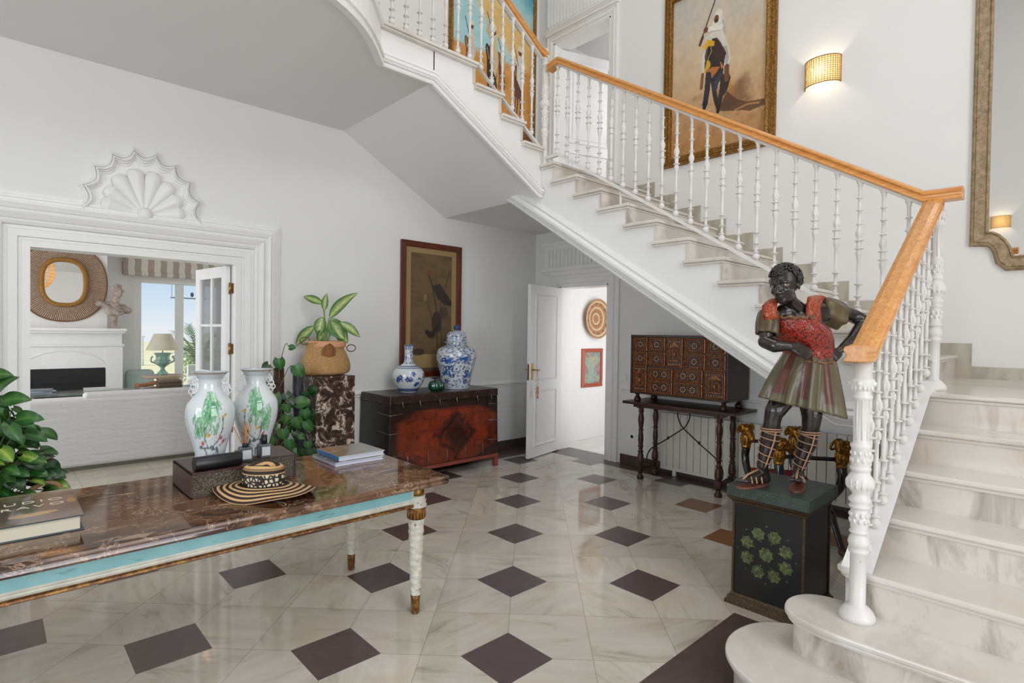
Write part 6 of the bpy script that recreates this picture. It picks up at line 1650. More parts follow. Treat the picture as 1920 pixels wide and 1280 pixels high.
def lacing(axis, name):
    """axis: list of (point, radius) from top to ankle"""
    m = MB(); n_ = 64; turns = 5
    def at_(t):
        x = t * (len(axis) - 1); i = min(int(x), len(axis) - 2); f = x - i; return axis[i][0].lerp(axis[i + 1][0], f), axis[i][1] * (1 - f) + axis[i + 1][1] * f
    for ph in (0, pi):
        m.tube([(lambda c, r, a_: c + (SR * cos(a_) + SF * sin(a_)) * (r + .001))(*at_(i / n_), ph + 2 * pi * turns / 2 * i / n_) for i in range(n_ + 1)], .0032, 6)
    c, r = at_(0)
    for dz in (0, .012): m.tube([c + Vector((0, 0, dz)) + (SR * cos(a_) + SF * sin(a_)) * (r + .003) for a_ in [2 * pi * i / 24 for i in range(24)]], .0042, 6, closed=True)
    m.tube([at_(t)[0] - SF * (at_(t)[1] + .002) for t in [i / 14 for i in range(15)]], .0045, 6)
    m.build(name, lace, statue, label='tan sandal lacing')
lacing([(q(1441.7, 805.1, -0.013), .052), (q(1441.0, 823.8, 0), .053), (q(1435.1, 850.3, 0.005), .043), (q(1430.2, 872.8, 0.01), .034)], 'lacing')
lacing([(q(1515.8, 810.8, 0), .052), (q(1514.7, 832.2, 0.02), .054), (q(1507.9, 858.8, 0.025), .043), (q(1502.0, 881.5, 0.03), .032)], 'lacing')
# ================================================================== wall lamps, mirror, paintings
ratt = NT('lit_rattan_shade')
_t = ratt.n('BsdfTranslucent'); _t.inputs[0].default_value = (*lin('#e9c98a'), 1)
_d = ratt.n('BsdfDiffuse'); _d.inputs[0].default_value = (*lin('#d9b878'), 1)
_e = ratt.n('Emission'); _e.inputs[0].default_value = (*lin('#f0c060'), 1); _e.inputs[1].default_value = .16
_x = ratt.n('MixShader'); _x.inputs[0].default_value = .5; ratt.l(_t.outputs[0], _x.inputs[1]); ratt.l(_d.outputs[0], _x.inputs[2])
_a = ratt.n('AddShader'); ratt.l(_x.outputs[0], _a.inputs[0]); ratt.l(_e.outputs[0], _a.inputs[1]); ratt.l(_a.outputs[0], ratt.out.inputs[0])
lining = NT('paper_lining'); _t = lining.n('BsdfTranslucent'); _t.inputs[0].default_value = (*lin('#f0d9a6'), 1); _d = lining.n('BsdfDiffuse'); _d.inputs[0].default_value = (*lin('#efdcb4'), 1); _x = lining.n('MixShader'); _x.inputs[0].default_value = .45; lining.l(_t.outputs[0], _x.inputs[1]); lining.l(_d.outputs[0], _x.inputs[2]); lining.l(_x.outputs[0], lining.out.inputs[0]); lining = lining.m
weave = plain('cane_weave', '#b98f48', .6)
def sconce(x, y, z, nx_, label):
    t = thing('wall_sconce', label, 'wall lamp', (x, y, z), 0, 'rattan wall sconces')
    r, h = .145, .225; mb = MB(); rim = MB()
    def pt(a_, rr, zz): return (x + nx_ * cos(a_) * rr * .72, y + sin(a_) * rr, z + zz)
    A = [-pi / 2 + pi * i / 40 for i in range(41)]
    for zz in [h * k / 12 for k in range(13)]: mb.tube([pt(a_, r, zz) for a_ in A], .0026, 4)
    for a_ in A[::2]: mb.tube([pt(a_, r + .001, 0), pt(a_, r + .001, h)], .0026, 4)
    G = [[pt(a_, r - .006, zz) for a_ in A] for zz in (0.002, h / 2, h - .002)]
    ln_ = MB().grid(G).build('lamp_shade', lining, t)
    mb.build('rattan_weave', weave, ln_)
    for zz in (0, h): rim.tube([pt(a_, r, zz) for a_ in A], .0045, 8)
    rim.build('rim', plain('cane_rim', '#8a6424', .5), ln_)
    MB().box(x, x + nx_ * .015, y - .05, y + .05, z + .06, z + .16).build('wall_plate', M['trim'], t)
    bm_ = MB(); bm_.ell((x + nx_ * .05, y, z + h / 2), (.022, .022, .03)); b_ = bm_.build('bulb', emis('warm_bulb', lin('#ffd9a0'), 8), t)
    d = bpy.data.lights.new('sconce_bulb', 'POINT'); d.energy = 7; d.color = (1, .86, .66); d.shadow_soft_size = .03
    o = bpy.data.objects.new('sconce_bulb', d); COL.objects.link(o); o.location = (x + nx_ * .055, y, z + h / 2 + .0)
    return t
sconce(XB, 1.75, 3.715, -1, 'lit yellow rattan wall sconce right of the horseman painting')
sconce(-3.6, 1.42, 3.66, 1, 'lit rattan wall sconce seen only in the big wall mirror')

# big mirror on the back wall
mf = NT('carved_bleached_wood'); p = mf.pos(); f = mf.noise(p, 26, 6, .7); v = mf.n('TexVoronoi', feature='F1'); mf.l(p, v.inputs['Vector']); v.inputs['Scale'].default_value = 28
mf.set('Base Color', mf.ramp(f, [(.35, '#7d6a50'), (.55, '#a08b6c'), (.75, '#b7a483')])); mf.set('Roughness', .6); mf.bump(mf.math('ADD', v.outputs['Distance'], f), .7, .008)
mg = NT('mirror_silver'); mg.set('Base Color', (.86, .86, .85)); mg.set('Metallic', 1.0); mg.set('Roughness', .015)
def half(y): return y
inn = [(.605, 5.3), (.605, 2.285), (.575, 2.282), (.54, 2.262), (.505, 2.222), (.478, 2.17), (.462, 2.105), (.455, 2.098), (-.255, 2.098), (-.262, 2.105), (-.278, 2.17), (-.305, 2.222), (-.34, 2.262), (-.375, 2.282), (-.405, 2.285), (-.405, 5.3)]
mirr = thing('wall_mirror', 'tall mirror in a carved bleached wood frame with stepped corners on the back wall', 'mirror', (XB - .02, .10, 2.0))
fpz = [(-.006, .006), (-.006, .020), (.006, .034), (.014, .024), (.022, .030), (.072, .044), (.080, .036), (.086, .040), (.098, .030), (.103, .010), (.103, 0)]
MB().mould(inn, [(o, d) for o, d in fpz], lambda a, b, d: (XB - d, a, b), closed=True).build('frame', mf.m, mirr)
MB().prism(inn, XB - .009, XB - .004, 'x').build('glass', mg.m, mirr)

# horseman painting on the back wall
im = Img(220, 330, '#cdb391')
im.put(np.clip((im.y - .45) * 2.2, 0, 1), '#c9bfae', .9); im.put(np.clip((.52 - im.y) * 2.2, 0, 1), '#b07a3c', .9)
im.put(np.clip((im.noise(5, 6, 3) - .5) * 3, 0, 1), '#bba27c', .5); im.put(np.clip((im.noise(4, 4, 9) - .5) * 3, 0, 1) * np.clip((im.y - .6) * 4, 0, 1), '#a9b0b3', .5); im.put(np.clip((im.noise(14, 20, 4) - .5) * 3, 0, 1) * (im.y < .36), '#8c5a2a', .5)
dd_ = np.hypot((im.x - .70) / .20, (im.y - .30) / .10); im.put(np.clip((1.1 - dd_ + (im.noise(9, 12, 2) - .5)) * 2, 0, 1), '#6b4320', .75)
dd_ = np.hypot((im.x - .62) / .10, (im.y - .36) / .09); im.put(np.clip(1.1 - dd_, 0, 1), '#c98f3e', .6)
im.poly([(.611, .329), (.708, .265), (.814, .23), (1, .218), (1, .185), (.841, .172), (.76, .19), (.683, .198), (.532, .224)], '#4c301c', .85); im.line([(.70, .20), (.82, .215), (.93, .205)], .010, '#b98549', .8)
wh = '#cfc8bc'
im.poly([(.348, .607), (.337, .511), (.36, .472), (.40, .50), (.40, .62)], wh); im.line([(.353, .475), (.341, .396)], .022, '#7c5233')
im.poly([(.373, .70), (.46, .715), (.573, .70), (.60, .63), (.63, .578), (.646, .512), (.62, .46), (.551, .482), (.50, .60), (.40, .63)], wh); im.poly([(.56, .60), (.60, .60), (.63, .52), (.60, .48)], '#a9a297')
im.poly([(.43, .69), (.451, .762), (.46, .80), (.498, .833), (.547, .80), (.591, .713), (.585, .644), (.50, .66)], '#d6d0c5'); im.poly([(.545, .79), (.591, .713), (.58, .66), (.56, .70)], '#b1aa9e'); im.ell(.512, .805, .042, .032, '#d9d3c8'); im.ell(.49, .783, .026, .024, '#6f462e'); im.ell(.487, .772, .018, .010, '#3d2a20')
im.poly([(.402, .75), (.50, .755), (.57, .73), (.53, .705), (.402, .722)], '#dfdad0'); im.line([(.40, .722), (.53, .706)], .005, '#a39c90'); im.line([(.49, .94), (.474, .901), (.33, .69)], .010, '#4a342b'); im.line([(.345, .705), (.317, .665)], .020, '#4f3020'); im.ell(.378, .742, .026, .018, '#6b4029')
im.poly([(.374, .543), (.40, .62), (.47, .66), (.56, .60), (.59, .555), (.567, .433), (.512, .40), (.411, .44), (.374, .495)], '#2b2422'); im.poly([(.446, .674), (.50, .668), (.54, .631), (.60, .555), (.575, .52), (.55, .524), (.47, .55)], '#3a241e')
im.poly([(.413, .65), (.385, .62), (.371, .577), (.385, .545), (.405, .539), (.45, .569), (.47, .63)], '#1f1817'); im.line([(.40, .64), (.39, .57)], .006, '#6b5a52'); im.line([(.43, .65), (.445, .60), (.40, .55)], .006, '#a9803c')
im.poly([(.333, .634), (.37, .660), (.404, .678), (.476, .652), (.469, .625), (.42, .635), (.376, .628)], '#d19f1f'); im.line([(.34, .63), (.41, .665)], .006, '#e3bd3c')
im.poly([(.40, .558), (.43, .54), (.438, .515), (.41, .49), (.381, .478), (.36, .484), (.38, .51)], '#cfa028'); im.poly([(.381, .494), (.46, .50), (.537, .487), (.50, .46), (.454, .436)], '#b56a34'); im.poly([(.536, .519), (.579, .478), (.551, .470)], '#c0763c')
im.line([(.415, .46), (.405, .368), (.385, .29)], .040, '#2a2a30'); im.line([(.385, .30), (.378, .268)], .026, '#17171a'); im.line([(.463, .42), (.487, .33), (.51, .27)], .030, '#2a2526'); im.line([(.51, .275), (.52, .245)], .024, '#17171a')
im.line([(.55, .43), (.50, .40), (.49, .37)], .036, '#343843'); im.line([(.568, .42), (.556, .33), (.53, .25)], .032, '#35251f'); im.line([(.53, .25), (.524, .222)], .024, '#191414'); im.poly([(.60, .48), (.65, .40), (.63, .36), (.611, .329), (.578, .304), (.566, .401)], '#33221c'); im.line([(.606, .472), (.607, .401)], .035, '#6b4a33')
im.grain(.12)
gf = NT('gilt_picture_frame'); p = gf.pos(); w = gf.noise(p, 55, 4, .7); gf.set('Base Color', gf.ramp(w, [(.35, '#5a3a12'), (.55, '#94692a'), (.75, '#c09a48')])); gf.set('Roughness', .38); gf.set('Metallic', .45); gf.bump(w, .4, .004); M['gframe'] = gf.m
fpx = [(.10, 0), (.10, .02), (.092, .045), (.08, .05), (.055, .038), (.05, .046), (.040, .046), (.036, .034), (.02, .03), (.016, .036), (.004, .036), (0, .02), (0, .0)]
framed('gilt_framed_painting', 'gilt framed painting of a white-robed rider with a rifle on a dark horse', 'painting', 'x', XB, 2.145, 3.335, 3.30, 5.15, .10, fpx, M['gframe'], im, flipu=True, group='riders in the desert paintings')
# riders painting on the left wall, upper landing
im = Img(240, 330, '#a3d0d6'); n_ = im.noise(3, 4, 5); n2_ = im.noise(7, 9, 15)
dg = (im.y - .62) + .55 * (im.x - .5)
band_ = lambda c, w: np.clip((w - abs(dg + (n_ - .5) * .22 - c)) * 14, 0, 1)
im.put(band_(.10, .16), '#e0b465', .95); im.put(band_(.36, .05), '#dcb871', .85); im.put(band_(.28, .02), '#a9c3b4', .8); im.put(np.clip((dg + (n_ - .5) * .2 - .46) * 9, 0, 1), '#2f9cb8', .95); im.put(np.clip((n2_ - .55) * 4, 0, 1) * (im.y > .75), '#d8d0a8', .5)
im.put(np.clip((.47 - im.y + (n2_ - .5) * .03) * 30, 0, 1), '#cf9036', .97); im.put(np.clip((im.noise(14, 22, 8) - .5) * 3, 0, 1) * (im.y < .45), '#a8671f', .6); im.put(np.clip((.12 - im.y + (n2_ - .5) * .08) * 20, 0, 1), '#5c3618', .85)
def rider(cx, cy, s, horse, robe, lift):
    H_ = horse; im.ell(cx, cy, .050 * s, .075 * s, H_); im.poly([(cx - .05 * s, cy), (cx - .05 * s, cy + .09 * s), (cx - .02 * s, cy + .13 * s), (cx + .01 * s, cy + .06 * s)], H_); im.ell(cx - .035 * s, cy + .085 * s, .026 * s, .045 * s, H_, rot=.3)
    im.line([(cx - .05 * s, cy + .11 * s), (cx - .03 * s, cy + .06 * s)], .007 * s, '#b08a4a')
    im.poly([(cx - .02 * s, cy + .04 * s), (cx - .02 * s, cy + .15 * s), (cx + .01 * s, cy + .19 * s), (cx + .05 * s, cy + .17 * s), (cx + .07 * s, cy + .06 * s), (cx + .04 * s, cy - .02 * s)], robe)
    im.ell(cx + .02 * s, cy + .205 * s, .022 * s, .022 * s, '#6b4530'); im.ell(cx + .02 * s, cy + .222 * s, .028 * s, .016 * s, '#d5cdbd')
    for dx in (-.035, -.012, .02, .04): im.line([(cx + dx * s, cy - .04 * s), (cx + dx * s * 1.2 + .01 * s, cy - .10 * s), (cx + dx * s * 1.3, cy - .16 * s)], .012 * s, H_)
    if lift: im.line([(cx + .0, cy + .15 * s), (cx - .045 * s, cy + .19 * s), (cx - .02 * s, cy + .23 * s)], .022 * s, '#c9ab82'); im.line([(cx - .05 * s, cy + .28 * s), (cx + .02 * s, cy + .16 * s)], .006, '#33241c')
    else: im.line([(cx - .06 * s, cy + .24 * s), (cx + .0 * s, cy + .12 * s)], .006, '#33241c')
rider(.58, .40, .75, '#6b4226', '#b9a98c', False); rider(.20, .38, .95, '#7a4b25', '#c9c2b4', False); rider(.46, .36, 1.2, '#2a1e1b', '#cdb591', True); rider(.80, .34, 1.05, '#5a3020', '#d2ccc0', False)
im.grain(.12)
fpy = [(.055, 0), (.055, .03), (.045, .04), (.03, .03), (.012, .036), (.0, .02), (0, 0)]
framed('gilt_framed_painting', 'gilt framed painting of a crowd of riders under a turquoise sky beside the top flight', 'painting', 'y', YL, 3.87, 5.30, 3.93, 6.1, .055, fpy, M['gframe'], im, group='riders in the desert paintings')
# corridor: basket tray and small red framed picture
bk_ = NT('coiled_basket'); w = bk_.n('TexWave', wave_type='RINGS', rings_direction='Y'); bk_.l(bk_.mapping(bk_.pos(), loc=(0, 0, -.285)), w.inputs[0]); w.inputs['Scale'].default_value = 18; w.inputs['Distortion'].default_value = 1.5; f = bk_.noise(bk_.pos(), 40, 3)
bk_.set('Base Color', bk_.ramp(bk_.math('ADD', bk_.math('MULTIPLY', w.outputs[1], .6), bk_.math('MULTIPLY', f, .4)), [(.2, '#a36f4a'), (.5, '#c79a72'), (.8, '#dcc6a6')])); bk_.set('Roughness', .8); bk_.bump(w.outputs[1], .4, .005)
Mb = Matrix.Rotation(pi / 2, 3, 'X')
pr_ = [(.002 + .283 * k / 60, .05 * (k / 60) ** 2 + .004 * sin(k * 1.05)) for k in range(61)]
c1_, c2_, c3_ = lin('#dcc3a0'), lin('#b98a63'), lin('#8f5f42')
def trayc(u, v):
    k = v * 60; z_ = int(k / 6); return c3_ if (z_ in (3, 7) and sin(u * 2 * pi * 12) > .1) else (c1_ if (z_ % 3 == 2) else c2_)
tb_ = MB().lathe(pr_ + [(.283, .042), (.20, .010), (.002, -.01)], 72, (6.385, 5.035, 1.715), M=Mb, caps=False, colf=lambda u, v: trayc(u, min(1, v * 64 / 61)))
tag(tb_.build('basket_tray', vcol('coiled_straw', .8, var=.4)), 'round coiled straw tray hung on the corridor wall beyond the small door', 'basket')
im = Img(60, 90, '#8fa6a0'); im.put(np.clip((im.noise(5, 7, 3) - .42) * 4, 0, 1), '#9c5a72', .85); im.put(np.clip((im.noise(6, 8, 7) - .5) * 4, 0, 1), '#c9a24a', .7); im.put(np.clip((im.noise(6, 9, 12) - .58) * 5, 0, 1), '#5f9c92', .8)
framed('small_framed_picture', 'small red framed flower picture under the straw tray in the corridor', 'picture', 'y', 5.05, 6.09, 6.56, .735, 1.285, .045, [(.05, 0), (.05, .03), (.04, .034), (.0, .02), (0, 0)], plain('red_orange_frame', '#a8503a', .4), im)

# ================================================================== climbing plants
def heart_cols(c0, c1, c2='#9fbf5a'):
    return vein(c0, c1, c2, 18)
greens = [heart_cols('#336b2a', '#245022', '#5a8c3c'), heart_cols('#386a27', '#254f1f', '#629040'), heart_cols('#22491f', '#173618', '#3a662c'), heart_cols('#8aa634', '#3b6c26', '#bccb6c')]
pl = thing('pothos_plant', 'large bushy pothos in a woven basket behind the left end of the table', 'plant', (-.10, 3.88, 0))
R = random.Random(11); m = MB(); sm_ = MB(); c0 = Vector((-.04, 3.88, .60))
for k in range(460):
    a_ = R.uniform(0, 2 * pi); el = R.uniform(-.45, 1.45); rr = R.uniform(.55, 1.0)
    v = Vector((cos(a_) * cos(el), sin(a_) * cos(el), sin(el)))
    p = c0 + Vector((v.x * .30 * rr, v.y * .26 * rr, .05 + max(v.z, -.2) * .50 * rr))
    if p.z > 1.0 and (p.x > .14): p.x = R.uniform(-.2, .12)
    d = Vector((v.x, v.y, -.25 + R.uniform(-.5, .4))).normalized(); d = (d + RGT * R.uniform(-.5, .6)).normalized(); up = (Vector((0, 0, 1)) + v * .5 - FWD * .9 + Vector((R.uniform(-.5, .5), R.uniform(-.5, .5), 0)))
    L = R.uniform(.06, .105); g = greens[R.choice([0, 0, 2, 2, 2, 1, 1, 3])]
    leaf(m, p, d, up, L, L * .36, R.uniform(.15, .5), .18, 8, 3, g, heart=True)
    sm_.tube([c0 + v * .06 + Vector((0, 0, -.05)), c0.lerp(p, .6) + Vector((0, 0, .03)), p], .0028, 5)
for (px_, py_, dx) in ((.05, 1.12, .10), (.02, 1.17, .02), (.10, 1.02, .12), (-.02, 1.24, .07)):
    b_ = Vector((px_, 3.80, py_)); sm_.tube(bez([c0, c0.lerp(b_, .6) - RGT * .05, b_], 5), .003, 5); leaf(m, b_, RGT * dx * 10 + Vector((0, 0, .25)), -FWD + Vector((0, 0, .6)), .115, .042, .5, .2, 8, 3, greens[1], heart=True)
for (x_, z_) in ((.22, .72), (.27, .74), (.20, .76), (.17, .84), (.24, .74), (.29, .68)):
    b_ = Vector((x_ - .05, 3.76, z_)); leaf(m, b_, RGT + Vector((0, 0, -.2)), -FWD + Vector((0, 0, 1)), .09, .03, .4, .2, 8, 3, greens[R.randint(0, 3)], heart=True); sm_.tube([c0, b_], .0028, 5)
m.build('foliage', M['leaf'], pl, fixn=False); sm_.build('stems', plain('vine_stem', '#5f6b35', .5), pl)
G = [[(-.13 + cos(2 * pi * j / 48) * r * (1 + .02 * sin(j * 2)), 3.88 + sin(2 * pi * j / 48) * r, z) for j in range(48)] for r, z in sprof([(.08, 0), (.10, .02), (.125, .2), (.175, .42), (.20, .56), (.195, .60)], 40)]
MB().grid(G, closev=True).build('basket', bg.m, pl)
MB().lathe([(.196, .575), (.001, .58)], 30, (-.13, 3.88, 0), caps=False).build('soil', plain('soil', '#2a1e17', .9), pl)
MB().tube(bez([(.04, 3.80, .57), (.12, 3.74, .64), (.20, 3.73, .69), (.262, 3.73, .67), (.272, 3.73, .60), (.22, 3.74, .575), (.12, 3.75, .565), (.04, 3.80, .55)], 7), .012, 8).build('rope_handle', plain('rope', '#9c7a52', .8), pl, label='rope handle of the basket')
# pothos on a moss pole between casing and pillar
cpx, cpy = 1.83, 4.90
pl2 = thing('climbing_pothos', 'pothos climbing a moss pole between the wide opening and the marble pillar', 'plant', (cpx, cpy, 0))
mo = NT('moss_pole'); _f = mo.noise(mo.pos(), 40, 6, .7); mo.set('Base Color', mo.ramp(_f, [(.3, '#1f140f'), (.6, '#4a3022'), (.8, '#6e4c33')])); mo.set('Roughness', .9); mo.bump(_f, .9, .015)
MB().lathe([(.042, .22), (.045, .5), (.042, 1.16), (.03, 1.17)], 20, (cpx, cpy, 0)).build('moss_pole', mo.m, pl2)
MB().lathe(sprof([(.12, 0), (.125, .01), (.15, .2), (.155, .24), (.145, .24)], 20), 28, (cpx, cpy, 0)).build('pot', plain('dark_pot', '#2b211c', .6), pl2)
at2 = lambda X, Y, dep=0: Vector((cpx, cpy, 0)) + RGT * ((X - 527) / 211) + FWD * dep + Vector((0, 0, 1.5 + (622 - Y) / 211))
m = MB(); sm_ = MB(); R = random.Random(4)
for (X, Y, w, dx, dz) in ((510, 694, .055, -.7, -.8), (538, 685, .055, .1, -1), (572, 697, .062, .5, -.9), (560, 654, .03, 1, .05), (527, 752, .07, .0, -1), (508, 748, .05, -.6, -.8), (578, 752, .06, .8, .2), (546, 788, .055, -.2, -1), (568, 792, .06, .2, -.9), (590, 797, .05, .5, -.9),
                          (556, 830, .05, 0, -1), (530, 800, .04, -.4, -1), (520, 770, .05, .3, -1), (578, 815, .03, .5, -.5), (545, 812, .055, .2, -1), (562, 845, .05, -.2, -1), (520, 825, .045, -.4, -1), (510, 790, .04, -.5, -1), (535, 845, .05, .2, -1), (515, 720, .03, -1, -.3), (552, 765, .045, .3, -1)):
    c = at2(X, Y, -.08 + R.uniform(-.03, .03)); d = RGT * dx + Vector((0, 0, dz)); L = w * 1.9; b_ = c - d.normalized() * L * .5
    leaf(m, b_, d, -FWD + Vector((0, 0, .35)) + RGT * R.uniform(-.4, .4), L, w * .95, .25, .15, 9, 4, greens[R.choice([0, 1, 0, 2])], heart=True)
    sm_.tube(bez([at2(527 + R.uniform(-6, 6), min(860, Y + R.uniform(10, 40)), -.03), at2((X + 527) / 2, Y - 5, -.06), b_], 4), .0035, 5)
for k in range(46):
    X, Y = R.uniform(506, 588), R.uniform(735, 868); c = at2(X, Y, R.uniform(-.06, .10)); d = RGT * R.uniform(-.7, .7) + Vector((0, 0, -1)); L = R.uniform(.06, .10)
    leaf(m, c - d.normalized() * L * .5, d, -FWD + Vector((0, 0, .35)) + RGT * R.uniform(-.6, .6), L, L * .48, .25, .15, 8, 3, greens[R.choice([0, 2, 2, 2])], heart=True)
m.build('foliage', M['leaf'], pl2, fixn=False); sm_.build('stems', plain('pothos_stem', '#6b7040', .6), pl2)
rk = NT('grey_bark'); _f = rk.noise(rk.mapping(rk.pos(), sc=(6, 6, 1)), 9, 6, .7); rk.set('Base Color', rk.ramp(_f, [(.35, '#1f1e21'), (.6, '#45444b'), (.75, '#6f6f78')])); rk.set('Roughness', .6); rk.bump(_f, .5, .01)
G = [[(2.0 + cos(2 * pi * j / 24) * (.042 + .006 * sin(j * 3 + z * 6)) + .01 * sin(z * 5), 4.88 + sin(2 * pi * j / 24) * .042, z) for j in range(24)] for z in [i * 1.13 / 20 for i in range(21)]]
mb_ = MB().grid(G, closev=True); b0 = len(mb_.v) - 24; mb_.f.append([b0 + i for i in range(24)]); mb_.mi.append(0); mb_.sm.append(False)
tag(mb_.build('log_post', rk.m), 'dark grey bark log standing left of the marble pillar', 'log')
# ================================================================== living room beyond the opening
LX0, LX1 = -2.9, 6.0
GW0, GW1, GWZ = 1.62, 5.95, 2.25
m = MB(); m.box(LX0, 1.30, 10.25, 10.45, 0, 2.95).box(GW1, 6.2, 10.25, 10.45, 0, 2.95).box(1.30, GW1, 10.25, 10.45, GWZ, 2.95).box(1.30, GW0, 10.25, 10.45, 0, GWZ)
struct(m.build('wall_living_room_garden', M['wall']))
struct(MB().box(-3.0, -2.9, 5.43, 6.4, 0, 2.95).box(-3.0, -2.9, 8.8, 10.25, 0, 2.95).box(-3.0, -2.9, 6.4, 8.8, 2.4, 2.95).build('wall_living_room_side', M['wall']))
struct(MB().box(6.0, 6.2, 5.43, 10.25, 0, 2.95).build('wall_living_room_right', M['wall']))
struct(MB().box(5.57, 6.2, 5.27, 5.43, 0, 2.95).build('wall_living_room_return', M['wall']))
struct(MB().box(-3.0, 6.2, 5.43, 10.45, 2.95, 3.05).build('ceiling_living_room', M['ceil']))
# garden doors: white frames
m = MB()
for x in (GW0, 2.19, 2.80, 3.9, 5.0): m.box(x, x + .10 if x != 2.19 else x + .11, 10.27, 10.35, .081, GWZ - .051)
m.box(GW0, GW1, 10.265, 10.355, GWZ - .05, GWZ).box(GW0, GW1, 10.265, 10.355, 0, .08)
w4 = struct(m.build('window_4', M['trim'], bevel=.004)); MB().box(GW0, GW1, 10.305, 10.31, .05, GWZ).build('pane', M['glass'], w4)
# chimney breast and fireplace
FY = 9.8
m = MB(); m.box(.0 - .35, 1.23, FY + .02, 10.25, 0, 2.95)
struct(m.build('wall_chimney_breast', M['wall']))
fp_ = thing('fireplace', 'white fireplace with mantel shelf, arched relief and black firebox in the living room', 'fireplace', (.75, FY, 0))
MB().box(.04, 1.44, FY - .17, FY + .018, 1.44, 1.48).box(1.23, 1.44, FY, 10.2, 1.44, 1.48).box(.06, 1.42, FY - .13, FY + .018, 1.41, 1.44).build('mantel_shelf', M['trim'], fp_, bevel=.004)
m = MB().box(.09, 1.40, FY - .02, FY + .02, 1.25, 1.41).box(.28, 1.21, FY - .004, FY + .02, .92, 1.25); sur = m.build('surround', M['trim'], fp_)
MB().box(.05, 1.43, FY - .05, FY + .0, 1.225, 1.255).build('moulding', M['trim'], fp_, bevel=.005)
for x in (.08, 1.21): MB().box(x, x + .20, FY - .025, 10.2, 0, 1.23).build('pilaster', M['trim'], fp_)
arc = [(.75 + .47 * cos(a_), .90 + .27 * sin(a_)) for a_ in [pi * i / 30 for i in range(31)]]
MB().mould(arc, [(0, 0), (.004, .012), (.012, .012), (.016, 0)], lambda a, b, d: (a, FY - .004 - d, b)).build('arch_relief', M['trim'], sur)
fbx = MB().box(.29, 1.21, FY + .0, FY + .3, .40, .92).build('firebox', plain('black_firebox', '#0c0c0e', .5), fp_)
MB().box(.29, 1.21, FY - .012, FY, .90, .92).box(.29, 1.21, FY - .012, FY, .70, .715).box(.40, .415, FY - .012, FY, .40, .79).box(1.04, 1.055, FY - .012, FY, .40, .79).box(.40, 1.055, FY - .012, FY, .79, .80).build('insert_frame', plain('dark_steel', '#22242a', .35, .5), fbx)
# round sunburst mirror
rw_ = NT('pale_bamboo_rays'); w = rw_.noise(rw_.pos(), 40, 3); rw_.set('Base Color', rw_.ramp(w, [(.3, '#b39884'), (.6, '#d3bba6'), (.8, '#e2d2c0')])); rw_.set('Roughness', .7)
sm = thing('sunburst_mirror', 'large round sunburst mirror of bamboo rays with a small oval glass over the fireplace', 'mirror', (.745, FY, 1.58))
ccx, ccz = .742, 2.105
def sup(a_, rx, rz, e=2.6):
    c_, s_ = cos(a_), sin(a_); k = (abs(c_) ** e + abs(s_) ** e) ** (-1 / e); return (ccx + c_ * k * rx, ccz + s_ * k * rz)
m = MB(); N = 130
for i in range(N):
    a_ = 2 * pi * i / N; x0_, z0_ = sup(a_, .245, .315); x1_, z1_ = sup(a_, .478, .528, 2.2); m.tube([(x0_, FY - .02, z0_), (x1_, FY + .0, z1_)], [.0032, .0058], 5, caps=False)
m.build('rays', rw_.m, sm, label='pale bamboo rays')
m = MB(); m.prism([sup(2 * pi * i / 60, .47, .52, 2.2) for i in range(60)], FY + .004, FY + .018, 'y'); m.build('backing', plain('cane_backing', '#9a8270', .9), sm)
MB().tube([(sup(2 * pi * i / 80, .482, .532, 2.2)[0], FY - .0, sup(2 * pi * i / 80, .482, .532, 2.2)[1]) for i in range(80)], .011, 8, closed=True).build('outer_rim', plain('brown_cane_rim', '#7a5233', .6), sm)
MB().tube([(sup(2 * pi * i / 80, .238, .308)[0], FY - .03, sup(2 * pi * i / 80, .238, .308)[1]) for i in range(80)], .032, 10, closed=True).build('inner_rim', NT_w, sm) if 'NT_w' in globals() else MB().tube([(sup(2 * pi * i / 80, .238, .308)[0], FY - .03, sup(2 * pi * i / 80, .238, .308)[1]) for i in range(80)], .030, 10, closed=True).build('inner_rim', plain('woven_gold_cane', '#a5752f', .6, var=.3, vs=90, bump=.6, bs=160), sm)
MB().prism([sup(2 * pi * i / 60, .232, .302) for i in range(60)], FY - .03, FY - .025, 'y').xf(Matrix.Translation((ccx, FY - .027, ccz)) @ Matrix.Rotation(radians(-2.4), 4, 'X') @ Matrix.Translation((-ccx, -FY + .027, -ccz))).build('glass', mg.m, sm)
# bust on the mantel
bst = NT('weathered_stone_bust'); f = bst.noise(bst.pos(), 14, 4); bst.set('Base Color', bst.ramp(f, [(.3, '#8f827c'), (.6, '#b3a59c'), (.8, '#c9bdb4')])); bst.set('Roughness', .75)
B2 = MB(); bx_, by_, bz2 = 1.30, 9.71, 1.481
V_ = lambda a, b, c: Vector((bx_ + a, by_ + b, bz2 + c))
B2.lathe(sprof([(.062, 0), (.064, .012), (.05, .02), (.038, .04), (.034, .07), (.042, .10), (.036, .12), (.046, .14)], 40), 20, (bx_, by_, bz2))
B2.box(bx_ - .066, bx_ + .066, by_ - .055, by_ + .055, bz2 + .0003, bz2 + .018)
cap(V_(-.10, 0, .33), V_(.10, 0, .30), .055, .055, mb=B2); cap(V_(0, 0, .18), V_(0, 0, .30), .05, .09, mb=B2); B2.ell(tuple(V_(-.16, 0, .345)), (.065, .06, .045)); B2.ell(tuple(V_(.15, -.0, .26)), (.065, .06, .05)); B2.ell(tuple(V_(-.02, -.03, .25)), (.10, .06, .08))
